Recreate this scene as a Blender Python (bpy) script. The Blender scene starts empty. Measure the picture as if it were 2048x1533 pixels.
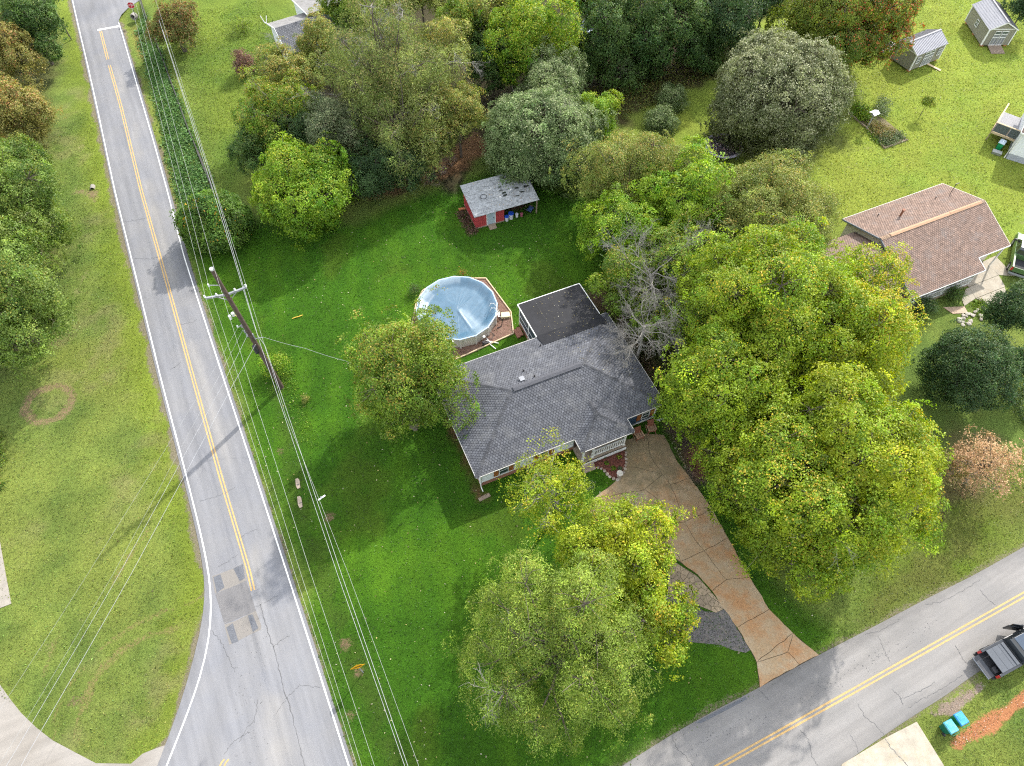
import bpy, bmesh, math, random
import numpy as np
from mathutils import Vector, Matrix

S = bpy.context.scene
COL = S.collection
R = math.radians
rnd = random.Random(7)

# ------------------------------------------------------------------ camera, sky, sun, exposure
CAM_H, PITCH, FPX = 54.0, R(57.5), 1422.0
cam = bpy.data.cameras.new("camera")
cam_ob = bpy.data.objects.new("camera", cam)
COL.objects.link(cam_ob)
cam_ob.location = (0, 0, CAM_H)
cam_ob.rotation_euler = (R(90) - PITCH, 0, 0)
cam.sensor_width = 36
cam.lens = FPX / 2048 * 36
cam.clip_start = 0.5
cam.clip_end = 6000
S.camera = cam_ob

SUN_EL, SUN_AZ = R(39), R(56)          # azimuth measured from +X towards +Y
SDIR = Vector((math.cos(SUN_EL) * math.cos(SUN_AZ), math.cos(SUN_EL) * math.sin(SUN_AZ), math.sin(SUN_EL)))
world = bpy.data.worlds.new("World")
S.world = world
world.use_nodes = True
wn = world.node_tree
wn.nodes.clear()
sky = wn.nodes.new("ShaderNodeTexSky")
sky.sky_type = 'NISHITA'
sky.sun_disc = False
sky.sun_elevation = SUN_EL
sky.sun_rotation = R(90) - SUN_AZ
sky.altitude = 0
sky.dust_density = 1.5
bg = wn.nodes.new("ShaderNodeBackground")
bg.inputs[1].default_value = 0.15
wo = wn.nodes.new("ShaderNodeOutputWorld")
hsv = wn.nodes.new("ShaderNodeHueSaturation")      # broken cloud: the whole sky is paler than a clear one
hsv.inputs["Saturation"].default_value = 0.8
wn.links.new(sky.outputs[0], hsv.inputs["Color"])
wtc = wn.nodes.new("ShaderNodeTexCoord")               # the same broken white cloud all over the sky
wcl = wn.nodes.new("ShaderNodeTexNoise")
wcl.inputs["Scale"].default_value = 3.2
wcl.inputs["Detail"].default_value = 7
wcl.inputs["Roughness"].default_value = 0.6
wn.links.new(wtc.outputs["Generated"], wcl.inputs["Vector"])
wrp = wn.nodes.new("ShaderNodeMapRange")
wrp.inputs["From Min"].default_value = 0.40
wrp.inputs["From Max"].default_value = 0.55
wn.links.new(wcl.outputs[0], wrp.inputs["Value"])
wmx = wn.nodes.new("ShaderNodeMix")
wmx.data_type = 'RGBA'
wn.links.new(wrp.outputs[0], wmx.inputs[0])
wn.links.new(hsv.outputs[0], wmx.inputs[6])
wmx.inputs[7].default_value = (5.6, 5.7, 5.85, 1)
wn.links.new(wmx.outputs[2], bg.inputs[0])
wn.links.new(bg.outputs[0], wo.inputs[0])
sun = bpy.data.lights.new("sun", 'SUN')
sun.energy = 2.4
sun.angle = R(0.9)
sun.color = (1.0, 0.95, 0.87)
sun_ob = bpy.data.objects.new("sun", sun)
COL.objects.link(sun_ob)
sun_ob.location = (60, 90, 120)
sun_ob.rotation_euler = SDIR.to_track_quat('Z', 'Y').to_euler()
S.view_settings.view_transform = 'Standard'
S.view_settings.look = 'None'
S.view_settings.gamma = 1.0
S.view_settings.use_curve_mapping = False
S.view_settings.exposure = 1.42
S.cycles.max_bounces = 5
S.cycles.diffuse_bounces = 4
S.cycles.transmission_bounces = 3
S.cycles.use_adaptive_sampling = True
S.cycles.adaptive_threshold = 0.02
S.cycles.use_denoising = False
S.cycles.filter_width = 1.15
S.cycles.caustics_reflective = False
S.cycles.caustics_refractive = False

# ------------------------------------------------------------------ survey: a photograph point + height -> a place on the site
def P(px, py, z=0.0):
    u = (px - 1024) / FPX
    v = -(py - 766.5) / FPX
    c, s = math.cos(PITCH), math.sin(PITCH)
    d = (u, c + v * s, -s + v * c)
    t = (z - CAM_H) / d[2]
    return Vector((t * d[0], t * d[1], z))

def PX(x, y, z=0.0):
    dz = z - CAM_H
    c, s = math.cos(PITCH), math.sin(PITCH)
    zc = y * c - dz * s
    yc = y * s + dz * c
    return 1024 + FPX * x / zc, 766.5 - FPX * yc / zc

def P2(px, py, z=0.0):
    p = P(px, py, z)
    return (p.x, p.y)

# ------------------------------------------------------------------ materials
def nd(t, kind, **kw):
    n = t.nodes.new(kind)
    for k, v in kw.items():
        setattr(n, k, v)
    return n

def new_mat(name):
    m = bpy.data.materials.new(name)
    m.use_nodes = True
    t = m.node_tree
    b = t.nodes["Principled BSDF"]
    return m, t, b

MATS = {}
def mat(name, color, rough=0.7, var=0.15, scale=4.0, bump=0.0, metal=0.0, spec=0.4, attr=None, stain=None, stain_scale=1.0, stain_amt=0.5):
    """plain coloured surface with noise variation, optional colour attribute, stains and bump"""
    if name in MATS:
        return MATS[name]
    m, t, b = new_mat(name)
    L = t.links.new
    tc = nd(t, "ShaderNodeTexCoord")
    nz = nd(t, "ShaderNodeTexNoise")
    nz.inputs["Scale"].default_value = scale
    nz.inputs["Detail"].default_value = 6
    nz.inputs["Roughness"].default_value = 0.65
    L(tc.outputs["Object"], nz.inputs["Vector"])
    rp = nd(t, "ShaderNodeMapRange")
    rp.inputs["From Min"].default_value = 0.3
    rp.inputs["From Max"].default_value = 0.7
    rp.inputs["To Min"].default_value = 1 - var
    rp.inputs["To Max"].default_value = 1 + var
    L(nz.outputs[0], rp.inputs["Value"])
    mx = nd(t, "ShaderNodeMix", data_type='RGBA', blend_type='MULTIPLY')
    mx.inputs[0].default_value = 1.0
    if attr:
        at = nd(t, "ShaderNodeAttribute", attribute_name=attr)
        L(at.outputs["Color"], mx.inputs[6])
    else:
        mx.inputs[6].default_value = (*color, 1)
    L(rp.outputs[0], mx.inputs[7])
    out = mx.outputs[2]
    if stain:
        n2 = nd(t, "ShaderNodeTexNoise")
        n2.inputs["Scale"].default_value = stain_scale
        n2.inputs["Detail"].default_value = 7
        n2.inputs["Roughness"].default_value = 0.7
        L(tc.outputs["Object"], n2.inputs["Vector"])
        r2 = nd(t, "ShaderNodeMapRange")
        r2.inputs["From Min"].default_value = 0.5
        r2.inputs["From Max"].default_value = 0.68
        r2.inputs["To Max"].default_value = stain_amt
        L(n2.outputs[0], r2.inputs["Value"])
        m2 = nd(t, "ShaderNodeMix", data_type='RGBA')
        L(r2.outputs[0], m2.inputs[0])
        L(out, m2.inputs[6])
        m2.inputs[7].default_value = (*stain, 1)
        out = m2.outputs[2]
    L(out, b.inputs["Base Color"])
    b.inputs["Roughness"].default_value = rough
    b.inputs["Metallic"].default_value = metal
    b.inputs["Specular IOR Level"].default_value = spec
    if bump > 0:
        bp = nd(t, "ShaderNodeBump")
        bp.inputs["Strength"].default_value = min(1, bump)
        bp.inputs["Distance"].default_value = 0.03
        L(nz.outputs[0], bp.inputs["Height"])
        L(bp.outputs[0], b.inputs["Normal"])
    MATS[name] = m
    return m

def leaf_material(name, trans=0.32, rough=0.55):
    m, t, b = new_mat(name)
    L = t.links.new
    at = nd(t, "ShaderNodeAttribute", attribute_name="tint")
    L(at.outputs["Color"], b.inputs["Base Color"])
    b.inputs["Roughness"].default_value = rough
    b.inputs["Specular IOR Level"].default_value = 0.35
    tr = nd(t, "ShaderNodeBsdfTranslucent")
    hs = nd(t, "ShaderNodeHueSaturation")
    hs.inputs["Saturation"].default_value = 1.1
    hs.inputs["Value"].default_value = 1.25
    L(at.outputs["Color"], hs.inputs["Color"])
    L(hs.outputs[0], tr.inputs["Color"])
    ms = nd(t, "ShaderNodeMixShader")
    ms.inputs[0].default_value = trans
    L(b.outputs[0], ms.inputs[1])
    L(tr.outputs[0], ms.inputs[2])
    L(ms.outputs[0], t.nodes["Material Output"].inputs["Surface"])
    return m

LEAF = leaf_material("leaf")
BARK = mat("bark", (0.13, 0.105, 0.085), 0.9, 0.3, 9, 0.5)
PALEBARK = mat("pale_bark", (0.27, 0.25, 0.225), 0.9, 0.25, 9, 0.3)

# ------------------------------------------------------------------ mesh building
class MB:
    def __init__(s):
        s.v = []; s.f = []; s.c = None
    def add(s, vs, fs):
        o = len(s.v)
        s.v += [tuple(q) for q in vs]
        s.f += [tuple(o + i for i in f) for f in fs]
    def box(s, c, d, rz=0.0, M=None):
        """box of size d centred on c, turned by rz about z (or by matrix M)"""
        hx, hy, hz = d[0] / 2, d[1] / 2, d[2] / 2
        m = M if M is not None else Matrix.Rotation(rz, 3, 'Z')
        vs = [Vector(c) + m @ Vector((x, y, z)) for x in (-hx, hx) for y in (-hy, hy) for z in (-hz, hz)]
        s.add(vs, [(0, 1, 3, 2), (4, 6, 7, 5), (0, 4, 5, 1), (2, 3, 7, 6), (0, 2, 6, 4), (1, 5, 7, 3)])
    def span(s, a, b, w, h, up=(0, 0, 1)):
        """bar from a to b, w wide, h high"""
        a, b = Vector(a), Vector(b)
        d = (b - a)
        ln = d.length
        if ln < 1e-5: return
        x = d / ln
        u = Vector(up)
        y = u.cross(x)
        if y.length < 1e-4: y = Vector((0, 1, 0)).cross(x)
        y.normalize()
        z = x.cross(y)
        m = Matrix((x, y, z)).transposed()
        s.box((a + b) / 2, (ln, w, h), M=m)
    def tube(s, pts, rad, n=6, cap=True):
        pts = [Vector(p) for p in pts]
        if not hasattr(rad, "__len__"): rad = [rad] * len(pts)
        o = len(s.v)
        prev = None
        for i, p in enumerate(pts):
            d = (pts[min(i + 1, len(pts) - 1)] - pts[max(i - 1, 0)])
            if d.length < 1e-6: d = Vector((0, 0, 1))
            d.normalize()
            a = Vector((0, 0, 1)) if abs(d.z) < 0.9 else Vector((1, 0, 0))
            if prev is not None:
                a = prev
            x = (a - d * a.dot(d))
            if x.length < 1e-4:
                x = Vector((1, 0, 0)).cross(d)
            x.normalize(); prev = x
            y = d.cross(x)
            for k in range(n):
                t = 2 * math.pi * k / n
                s.v.append(tuple(p + (x * math.cos(t) + y * math.sin(t)) * rad[i]))
        for i in range(len(pts) - 1):
            for k in range(n):
                k2 = (k + 1) % n
                s.f.append((o + i * n + k, o + i * n + k2, o + (i + 1) * n + k2, o + (i + 1) * n + k))
        if cap:
            s.f.append(tuple(o + k for k in reversed(range(n))))
            s.f.append(tuple(o + (len(pts) - 1) * n + k for k in range(n)))
    def cyl(s, c, r, h, n=12, r2=None):
        c = Vector(c)
        s.tube([c, c + Vector((0, 0, h))], [r, r if r2 is None else r2], n)
    def prism(s, poly, z0, z1):
        n = len(poly)
        # counter-clockwise
        ar = sum(poly[i][0] * poly[(i + 1) % n][1] - poly[(i + 1) % n][0] * poly[i][1] for i in range(n))
        if ar < 0: poly = poly[::-1]
        vs = [(p[0], p[1], z0) for p in poly] + [(p[0], p[1], z1) for p in poly]
        fs = [tuple(reversed(range(n))), tuple(range(n, 2 * n))]
        fs += [(i, (i + 1) % n, n + (i + 1) % n, n + i) for i in range(n)]
        s.add(vs, fs)
    def sheet(s, poly, z):
        n = len(poly)
        ar = sum(poly[i][0] * poly[(i + 1) % n][1] - poly[(i + 1) % n][0] * poly[i][1] for i in range(n))
        if ar < 0: poly = poly[::-1]
        s.add([(p[0], p[1], z) for p in poly], [tuple(range(n))])
    def extrude(s, poly3, off):
        """slab: a planar 3-D polygon given thickness by offset vector"""
        n = len(poly3)
        vs = [Vector(p) for p in poly3] + [Vector(p) + Vector(off) for p in poly3]
        fs = [tuple(range(n)), tuple(reversed(range(n, 2 * n)))]
        fs += [(i, n + i, n + (i + 1) % n, (i + 1) % n) for i in range(n)]
        s.add(vs, fs)
    def build(s, name, m, parent=None, smooth=False, bevel=0.0):
        me = bpy.data.meshes.new(name)
        me.from_pydata(s.v, [], s.f)
        if not s.c:
            bm = bmesh.new(); bm.from_mesh(me)
            bmesh.ops.recalc_face_normals(bm, faces=bm.faces)
            bm.to_mesh(me); bm.free()
        me.materials.append(m)
        if s.c:
            ca = me.attributes.new("tint", 'FLOAT_COLOR', 'POINT')
            arr = np.ones((len(s.v), 4), dtype=np.float32)
            arr[:, :3] = np.array(s.c, dtype=np.float32)
            ca.data.foreach_set("color", arr.ravel())
        if smooth:
            me.polygons.foreach_set("use_smooth", [True] * len(me.polygons))
        me.update()
        o = bpy.data.objects.new(name, me)
        COL.objects.link(o)
        if parent is not None: o.parent = parent
        if bevel > 0:
            bv = o.modifiers.new("bevel", 'BEVEL'); bv.width = bevel; bv.segments = 2; bv.limit_method = 'ANGLE'
        return o

def quads_obj(name, V, C, m, parent=None):
    """object from an (N,4,3) array of quads and an (N,3) array of colours"""
    N = len(V)
    me = bpy.data.meshes.new(name)
    me.vertices.add(N * 4)
    me.vertices.foreach_set("co", np.ascontiguousarray(V, dtype=np.float32).ravel())
    me.loops.add(N * 4)
    me.loops.foreach_set("vertex_index", np.arange(N * 4, dtype=np.int32))
    me.polygons.add(N)
    me.polygons.foreach_set("loop_start", np.arange(0, N * 4, 4, dtype=np.int32))
    me.polygons.foreach_set("loop_total", np.full(N, 4, dtype=np.int32))
    me.materials.append(m)
    ca = me.attributes.new("tint", 'FLOAT_COLOR', 'POINT')
    arr = np.ones((N, 4, 4), dtype=np.float32)
    arr[:, :, :3] = np.asarray(C, dtype=np.float32)[:, None, :]
    ca.data.foreach_set("color", arr.ravel())
    me.update(calc_edges=True)
    o = bpy.data.objects.new(name, me)
    COL.objects.link(o)
    if parent is not None: o.parent = parent
    return o

LABELS = {}
def tag(o, label=None, cat=None, group=None, kind=None):
    if label: o['label'] = label
    if cat: o['category'] = cat
    if group: o['group'] = group
    if kind: o['kind'] = kind
    return o
def thing(name, label, cat, loc=(0, 0, 0), rz=0.0, group=None):
    o = bpy.data.objects.new(name, None)
    o.empty_display_size = 0.3
    COL.objects.link(o)
    o.location = loc
    o.rotation_euler = (0, 0, rz)
    return tag(o, label, cat, group)
def copy_tree(o, parent=None):
    c = o.copy()
    COL.objects.link(c)
    if parent is not None: c.parent = parent
    for ch in list(o.children):
        copy_tree(ch, c)
    return c
def structure(name, mb, m, parent=None):
    o = mb.build(name, m, parent)
    if parent is None: o['kind'] = 'structure'
    return o

# ------------------------------------------------------------------ value noise
VN = {}
def vnoise(x, y, scale, seed):
    if seed not in VN: VN[seed] = np.random.default_rng(seed).random((256, 256))
    g = VN[seed]
    X = x / scale; Y = y / scale
    xi = np.floor(X).astype(int); yi = np.floor(Y).astype(int)
    fx = X - xi; fy = Y - yi
    fx = fx * fx * (3 - 2 * fx); fy = fy * fy * (3 - 2 * fy)
    a = g[xi % 256, yi % 256]; b = g[(xi + 1) % 256, yi % 256]
    c = g[xi % 256, (yi + 1) % 256]; d = g[(xi + 1) % 256, (yi + 1) % 256]
    return (a * (1 - fx) + b * fx) * (1 - fy) + (c * (1 - fx) + d * fx) * fy
def fbm(x, y, scale, seed, oct=4):
    r = 0; w = 0.5; t = 0
    for k in range(oct):
        r = r + w * vnoise(x, y, scale / 2 ** k, seed + k); t += w; w *= 0.55
    return r / t
def sd_poly(x, y, poly):
    """signed distance to polygon, positive inside (numpy)"""
    p = np.array(poly, dtype=float)
    d = np.full(x.shape, 1e9); inside = np.zeros(x.shape, bool)
    n = len(p)
    for i in range(n):
        a = p[i]; b = p[(i + 1) % n]
        ex, ey = b - a
        wx = x - a[0]; wy = y - a[1]
        t = np.clip((wx * ex + wy * ey) / (ex * ex + ey * ey + 1e-12), 0, 1)
        d = np.minimum(d, np.hypot(wx - ex * t, wy - ey * t))
        cond = ((a[1] > y) != (b[1] > y)) & (x < (b[0] - a[0]) * (y - a[1]) / (b[1] - a[1] + 1e-12) + a[0])
        inside ^= cond
    return np.where(inside, d, -d)
def sd_line(x, y, pts):
    p = np.array(pts, dtype=float); d = np.full(x.shape, 1e9)
    for a, b in zip(p[:-1], p[1:]):
        ex, ey = b - a
        wx = x - a[0]; wy = y - a[1]
        t = np.clip((wx * ex + wy * ey) / (ex * ex + ey * ey + 1e-12), 0, 1)
        d = np.minimum(d, np.hypot(wx - ex * t, wy - ey * t))
    return d
def sstep(a, b, x):
    t = np.clip((x - a) / (b - a), 0, 1)
    return t * t * (3 - 2 * t)
def pxl(*pts):
    return [P2(*q) for q in pts]

# ------------------------------------------------------------------ ground plan (site coordinates)
HOUSE_O = Vector((-2.79, 23.67, 0)); HOUSE_A = R(23.6)
def HU(u, v, z=0.0):
    c, s = math.cos(HOUSE_A), math.sin(HOUSE_A)
    return Vector((HOUSE_O.x + u * c - v * s, HOUSE_O.y + u * s + v * c, z))

# main road edges
LEFT_LINE = [(145, 0), (157, 53), (173, 120), (191, 200), (230, 383), (267, 533), (324, 766), (366, 925), (400, 1060), (419, 1149), (422, 1181), (423, 1249), (410, 1324), (390, 1389), (362, 1461), (334, 1531)]
LEFT_EDGE = [(142, 0), (154, 53), (169, 120), (187, 200), (226, 383), (262, 533), (318, 766), (359, 925), (392, 1060), (411, 1149), (416, 1211), (405, 1249), (389, 1311), (370, 1389), (350, 1444), (330, 1491), (315, 1531)]
RIGHT_LINE = [(237, 45), (240, 53), (271, 160), (305, 275), (335, 383), (367, 510), (396, 600), (450, 766), (513, 958), (575, 1149), (640, 1350), (698, 1533)]
RIGHT_EDGE = [(239, 45), (244, 53), (276, 160), (310, 275), (341, 383), (375, 510), (403, 600), (457, 766), (521, 958), (583, 1149), (649, 1350), (707, 1533)]
def ext(pts, a, b):
    p0, p1 = Vector(pts[0]), Vector(pts[1]); q0, q1 = Vector(pts[-2]), Vector(pts[-1])
    s = p0 + (p0 - p1).normalized() * a; e = q1 + (q1 - q0).normalized() * b
    return ([tuple(s)] if a else []) + pts + ([tuple(e)] if b else [])
le = ext(pxl(*LEFT_EDGE), 60, 9)
re_ = ext(pxl(*RIGHT_EDGE), 0, 26)
ll = ext(pxl(*LEFT_LINE), 60, 9)
rl = ext(pxl(*RIGHT_LINE), 0, 22)
def resample(pts, n):
    p = np.array(pts, float)
    d = np.r_[0, np.cumsum(np.hypot(*np.diff(p, axis=0).T))]
    t = np.linspace(0, d[-1], n)
    return np.c_[np.interp(t, d, p[:, 0]), np.interp(t, d, p[:, 1])]
def smooth(pts, n, it=3):
    p = resample(pts, n)
    for _ in range(it):
        q = p.copy()
        q[1:-1] = (p[:-2] + 2 * p[1:-1] + p[2:]) / 4
        p = q
    return p
# road surface polygon: up the left edge, across the junction at the top, down the right edge
TOP_RIGHT = pxl((244, 53), (238, 40), (243, 30), (255, 18), (272, 6), (290, -4))
road_poly = [tuple(q) for q in smooth(le[1:], 70)] + [(-21.5, -12), (-3, -23)] + [tuple(q) for q in smooth(re_, 60)][::-1] + TOP_RIGHT[1:] + [(-38, 101), (-34, 108), (-45, 112), (-66, 112), (-74, 104)]
SIDE_UP = [(2120, 1052), (2048, 1094), (1951, 1149), (1851, 1199), (1745, 1255), (1640, 1309), (1536, 1366), (1519, 1376), (1430, 1421), (1341, 1471), (1246, 1531)]
SIDE_LO = [(2150, 1235), (2048, 1292), (1948, 1349), (1890, 1392), (1836, 1426), (1768, 1471), (1683, 1531)]
su = ext(pxl(*SIDE_UP), 45, 26)
sl = ext(pxl(*SIDE_LO), 45, 30)
side_poly = [tuple(q) for q in resample(su, 60)] + [tuple(q) for q in resample(sl, 60)][::-1]
GRAVEL = pxl((-60, 1335), (0, 1370), (20, 1398), (42, 1426), (72, 1455), (105, 1481), (150, 1505), (192, 1527), (262, 1528), (285, 1508), (312, 1497), (330, 1491), (318, 1531)) + [(-22, -4), (-40, -2), (-48, 10)]
STRIP = pxl((-60, 1075), (0, 1083), (12, 1150), (23, 1208), (0, 1217), (-60, 1236))
CULV_DRIVE = pxl((1833, 1444), (1771, 1476), (1683, 1529)) + [(19.5, -2), (27, -2)] + pxl((1887, 1531))
DRIVE = pxl((1292, 868), (1328, 871), (1356, 926), (1381, 957), (1424, 1020), (1456, 1077), (1500, 1155), (1538, 1219), (1586, 1267), (1638, 1311), (1519, 1376), (1513, 1325), (1500, 1300), (1474, 1256), (1440, 1200), (1395, 1150), (1350, 1118), (1290, 1095), (1220, 1082), (1170, 1050), (1185, 1000), (1232, 962), (1250, 935), (1252, 905), (1240, 884))
BED = pxl((1172, 932), (1192, 918), (1240, 893), (1252, 905), (1252, 935), (1236, 962), (1224, 958), (1205, 940))
POOLBED = pxl((833, 606), (846, 582), (889, 560), (950, 558), (972, 558), (1022, 625), (1027, 668), (932, 711), (900, 724), (850, 715), (822, 660))
LUSH = pxl((360, 470), (500, 455), (520, 440), (700, 445), (900, 370), (1010, 330), (1150, 390), (1200, 360), (1290, 330), (1360, 420), (1420, 900), (1480, 1000), (1560, 1170), (1690, 1270), (1640, 1320), (1246, 1540)) + [(0, 0), (-9, -3)] + pxl((707, 1540), (583, 1149), (457, 766), (403, 600), (370, 500))

# ------------------------------------------------------------------ ground sheet
def axis(lo, hi, step):
    a = np.arange(lo, hi + step * 0.5, step)
    out_lo = lo - np.cumsum(np.geomspace(2, 900, 14))
    out_hi = hi + np.cumsum(np.geomspace(2, 900, 14))
    return np.r_[out_lo[::-1], a, out_hi]
gx = axis(-80, 80, 0.42); gy = axis(-8, 112, 0.42)
GX, GY = np.meshgrid(gx, gy, indexing='ij')

DITCH = pxl((262, 35), (281, 110), (303, 200), (326, 290), (350, 375), (372, 450))
def ground_height(x, y):
    z = np.zeros_like(x)
    d = sd_line(x, y, DITCH)
    z -= 0.75 * np.exp(-(d / 1.5) ** 2) * sstep(54, 60, y)
    return z
GZ = ground_height(GX, GY)
wob = lambda sc, sd: (fbm(GX, GY, sc, sd) - 0.5)
# albedo of each kind of ground
def cc(*c): return np.array(c)
dry_olive = cc(.195, .240, .048); dull_green = cc(.130, .200, .040)
lush = cc(.042, .122, .007); lush_lt = cc(.080, .178, .010)
sunny = cc(.270, .325, .048); tan = cc(.225, .200, .090)  # sunny: stronger sunlight put into the turf colour
litter = cc(.115, .075, .045); soil = cc(.25, .115, .055); dark_litter = cc(.05, .036, .025)
def lerp(A, B, t): return A + (B - A) * t[..., None]
n1 = fbm(GX, GY, 9, 11); n2 = fbm(GX, GY, 3.2, 21); n3 = fbm(GX, GY, 1.3, 31)
c = lerp(np.broadcast_to(dull_green, GX.shape + (3,)), dry_olive, sstep(.3, .68, n1 * .6 + n2 * .4))
# verge beside the main road: yellower
dl = sd_line(GX, GY, le)
c = lerp(c, cc(.185, .245, .026), 0.75 * sstep(3.6, .6, dl + 3 * wob(2.2, 41)) * (GX < -10))
# left lawn thin, tan towards the road
thin = sstep(.52, .74, fbm(GX, GY, 5, 51)) * (GX < -20)
c = lerp(c, tan, .5 * thin * sstep(.35, .65, n3))
# back lawns; the right one yellower, with stronger sun painted in as brightness
back_right = sstep(-3, 5, sd_poly(GX, GY, pxl((1180, 300), (1420, 130), (1480, -60), (2300, -60), (2300, 560), (1700, 470), (1500, 420))) + 5 * wob(7, 61))
c = lerp(c, lerp(np.broadcast_to(sunny, GX.shape + (3,)), cc(.200, .275, .040), sstep(.35, .7, n2 * .5 + n1 * .5)), back_right)
back_left = sstep(-2, 4, sd_poly(GX, GY, pxl((290, 0), (560, -60), (640, 60), (480, 400), (430, 400))) + 4 * wob(7, 63))
c = lerp(c, lerp(np.broadcast_to(cc(.165, .225, .032), GX.shape + (3,)), cc(.105, .180, .026), sstep(.35, .7, n1)), back_left)
# dry edge along the side road, right of the maples
dry_right = sstep(-2, 3, sd_poly(GX, GY, pxl((1700, 1280), (1760, 1120), (1880, 980), (2200, 830), (2200, 1010), (1900, 1180))) + 5 * wob(4, 65))
c = lerp(c, lerp(np.broadcast_to(cc(.14, .16, .035), GX.shape + (3,)), cc(.11, .165, .018), sstep(.35, .65, n2)), dry_right)
# the well kept lot round the grey house
lot = sstep(-1.0, 1.4, sd_poly(GX, GY, LUSH) + 2.0 * wob(4, 71))
stripe = .5 + .5 * np.sin((GX * math.sin(HOUSE_A + 1.35) - GY * math.cos(HOUSE_A + 1.35)) * 2.6 + 3 * wob(8, 73))
cl = lerp(np.broadcast_to(lush, GX.shape + (3,)), lush_lt, sstep(.32, .72, n1 * .5 + n2 * .28 + stripe * .10))
cl = lerp(cl, cc(.075, .135, .012), .7 * sstep(.6, .75, fbm(GX, GY, 6, 75)))
c = lerp(c, cl, lot)
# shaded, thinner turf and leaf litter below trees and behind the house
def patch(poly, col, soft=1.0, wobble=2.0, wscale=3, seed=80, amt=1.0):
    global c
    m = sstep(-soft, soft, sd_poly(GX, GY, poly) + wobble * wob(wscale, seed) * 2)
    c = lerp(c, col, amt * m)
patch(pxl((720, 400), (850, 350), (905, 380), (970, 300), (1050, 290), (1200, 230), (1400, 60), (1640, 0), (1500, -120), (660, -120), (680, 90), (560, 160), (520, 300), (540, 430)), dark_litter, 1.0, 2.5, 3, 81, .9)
patch(pxl((740, 400), (860, 362), (930, 335), (985, 300), (950, 270), (860, 330), (730, 380)), cc(.24, .135, .07), .6, 1.2, 1.5, 82)
patch(pxl((1160, 590), (1230, 560), (1300, 700), (1345, 830), (1420, 950), (1390, 965), (1350, 905), (1325, 815), (1240, 650), (1190, 620)), litter, .7, 1.2, 1.5, 83)
patch(pxl((1330, 830), (1440, 860), (1480, 1000), (1400, 975), (1350, 905)), cc(.13, .10, .08), .7, 1.4, 1.5, 84)
patch(pxl((1370, 910), (1395, 890), (1425, 940), (1400, 952)), soil, .4, .8, 1, 85, .8)
patch(pxl((1440, 180), (1700, 130), (1690, 300), (1500, 340)), cc(.085, .10, .03), 1.5, 2.0, 2, 86, .8)
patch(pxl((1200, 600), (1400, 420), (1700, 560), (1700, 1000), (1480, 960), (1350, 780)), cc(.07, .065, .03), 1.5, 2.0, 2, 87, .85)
patch(pxl((1880, 870), (1990, 860), (1960, 1000), (1850, 1040)), cc(.13, .10, .05), 1.2, 2.0, 2, 88, .8)
patch(pxl((905, 830), (960, 985), (975, 1000), (955, 1000), (893, 840)), cc(.16, .075, .045), .3, .5, 1, 89, .85)
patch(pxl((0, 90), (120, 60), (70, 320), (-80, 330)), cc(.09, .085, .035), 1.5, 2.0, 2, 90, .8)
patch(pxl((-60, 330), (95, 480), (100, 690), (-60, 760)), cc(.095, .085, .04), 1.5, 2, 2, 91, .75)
# weedy rough by the drain
patch(pxl((1150, 190), (1300, 120), (1440, 110), (1480, 130), (1330, 200), (1240, 245), (1200, 240)), cc(.085, .075, .03), .8, 2, 2, 92)
patch(pxl((1180, 130), (1400, 70), (1480, 90), (1440, 130), (1240, 180)), cc(.06, .035, .03), .8, 2, 2, 93)
bare_c = np.zeros(GX.shape + (3,)); bare_m = np.zeros(GX.shape)
def bare(m, col):
    global bare_c, bare_m
    up = m > bare_m
    bare_c = np.where((m > .02)[..., None] & (up | (bare_m < .02))[..., None], np.array(col), bare_c)
    bare_m = np.maximum(bare_m, m)
def bare_patch(poly, col, soft=.5, wobble=.8, wscale=1.0, seed=1, amt=1.0):
    bare(amt * sstep(-soft, soft, sd_poly(GX, GY, poly) + wobble * wob(wscale, seed) * 2), col)
# brown ring and scars on the left lawn
ring = np.abs(sd_line(GX, GY, [P2(98, 808)]) - 2.0 - .5 * wob(2, 94))
ang = np.abs(np.hypot((GX - P2(98, 808)[0]) / 1.0, (GY - P2(98, 808)[1]) / .95) - 1.95)
bare(.58 * sstep(1.0, .1, ang + .9 * wob(1.2, 95)), (.235, .165, .095))
bare_patch(pxl((146, 385), (170, 374), (203, 378), (201, 401), (180, 402)), (.24, .175, .10), .6, .9, 1, 96, .62)
patch(pxl((262, 40), (278, 60), (284, 110), (272, 80)), soil, .5, 1, 1, 97, .7)
# tyre tracks across the corner lawn
for k, tr in enumerate([[(414, 1185), (380, 1207), (330, 1222), (270, 1250), (215, 1285), (170, 1330), (135, 1375), (112, 1430), (106, 1480)],
                        [(370, 1250), (310, 1265), (255, 1290), (205, 1330), (175, 1375), (160, 1420), (152, 1480)],
                        [(345, 1262), (290, 1275), (235, 1310), (192, 1360), (175, 1410)],
                        [(120, 1270), (100, 1310), (85, 1350)], [(300, 1055), (255, 1120), (225, 1170)]]):
    d = sd_line(GX, GY, pxl(*tr))
    bare(.50 * sstep(.5, .05, d + .5 * wob(1.2, 100 + k)), (.215, .175, .070))
# bare soil on the bank by the bins, and the gutter
bare_patch(pxl((1893, 1492), (1925, 1460), (1990, 1425), (2048, 1385), (2120, 1340), (2120, 1380), (2048, 1412), (1985, 1455), (1935, 1490), (1905, 1500)), (.42, .185, .085), .45, .6, 1, 110)
bare_patch(pxl((1855, 1428), (1900, 1405), (1945, 1375), (1985, 1352), (1990, 1360), (1960, 1385), (1910, 1420), (1865, 1434)), (.29, .225, .18), .4, .6, 1, 111)
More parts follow.
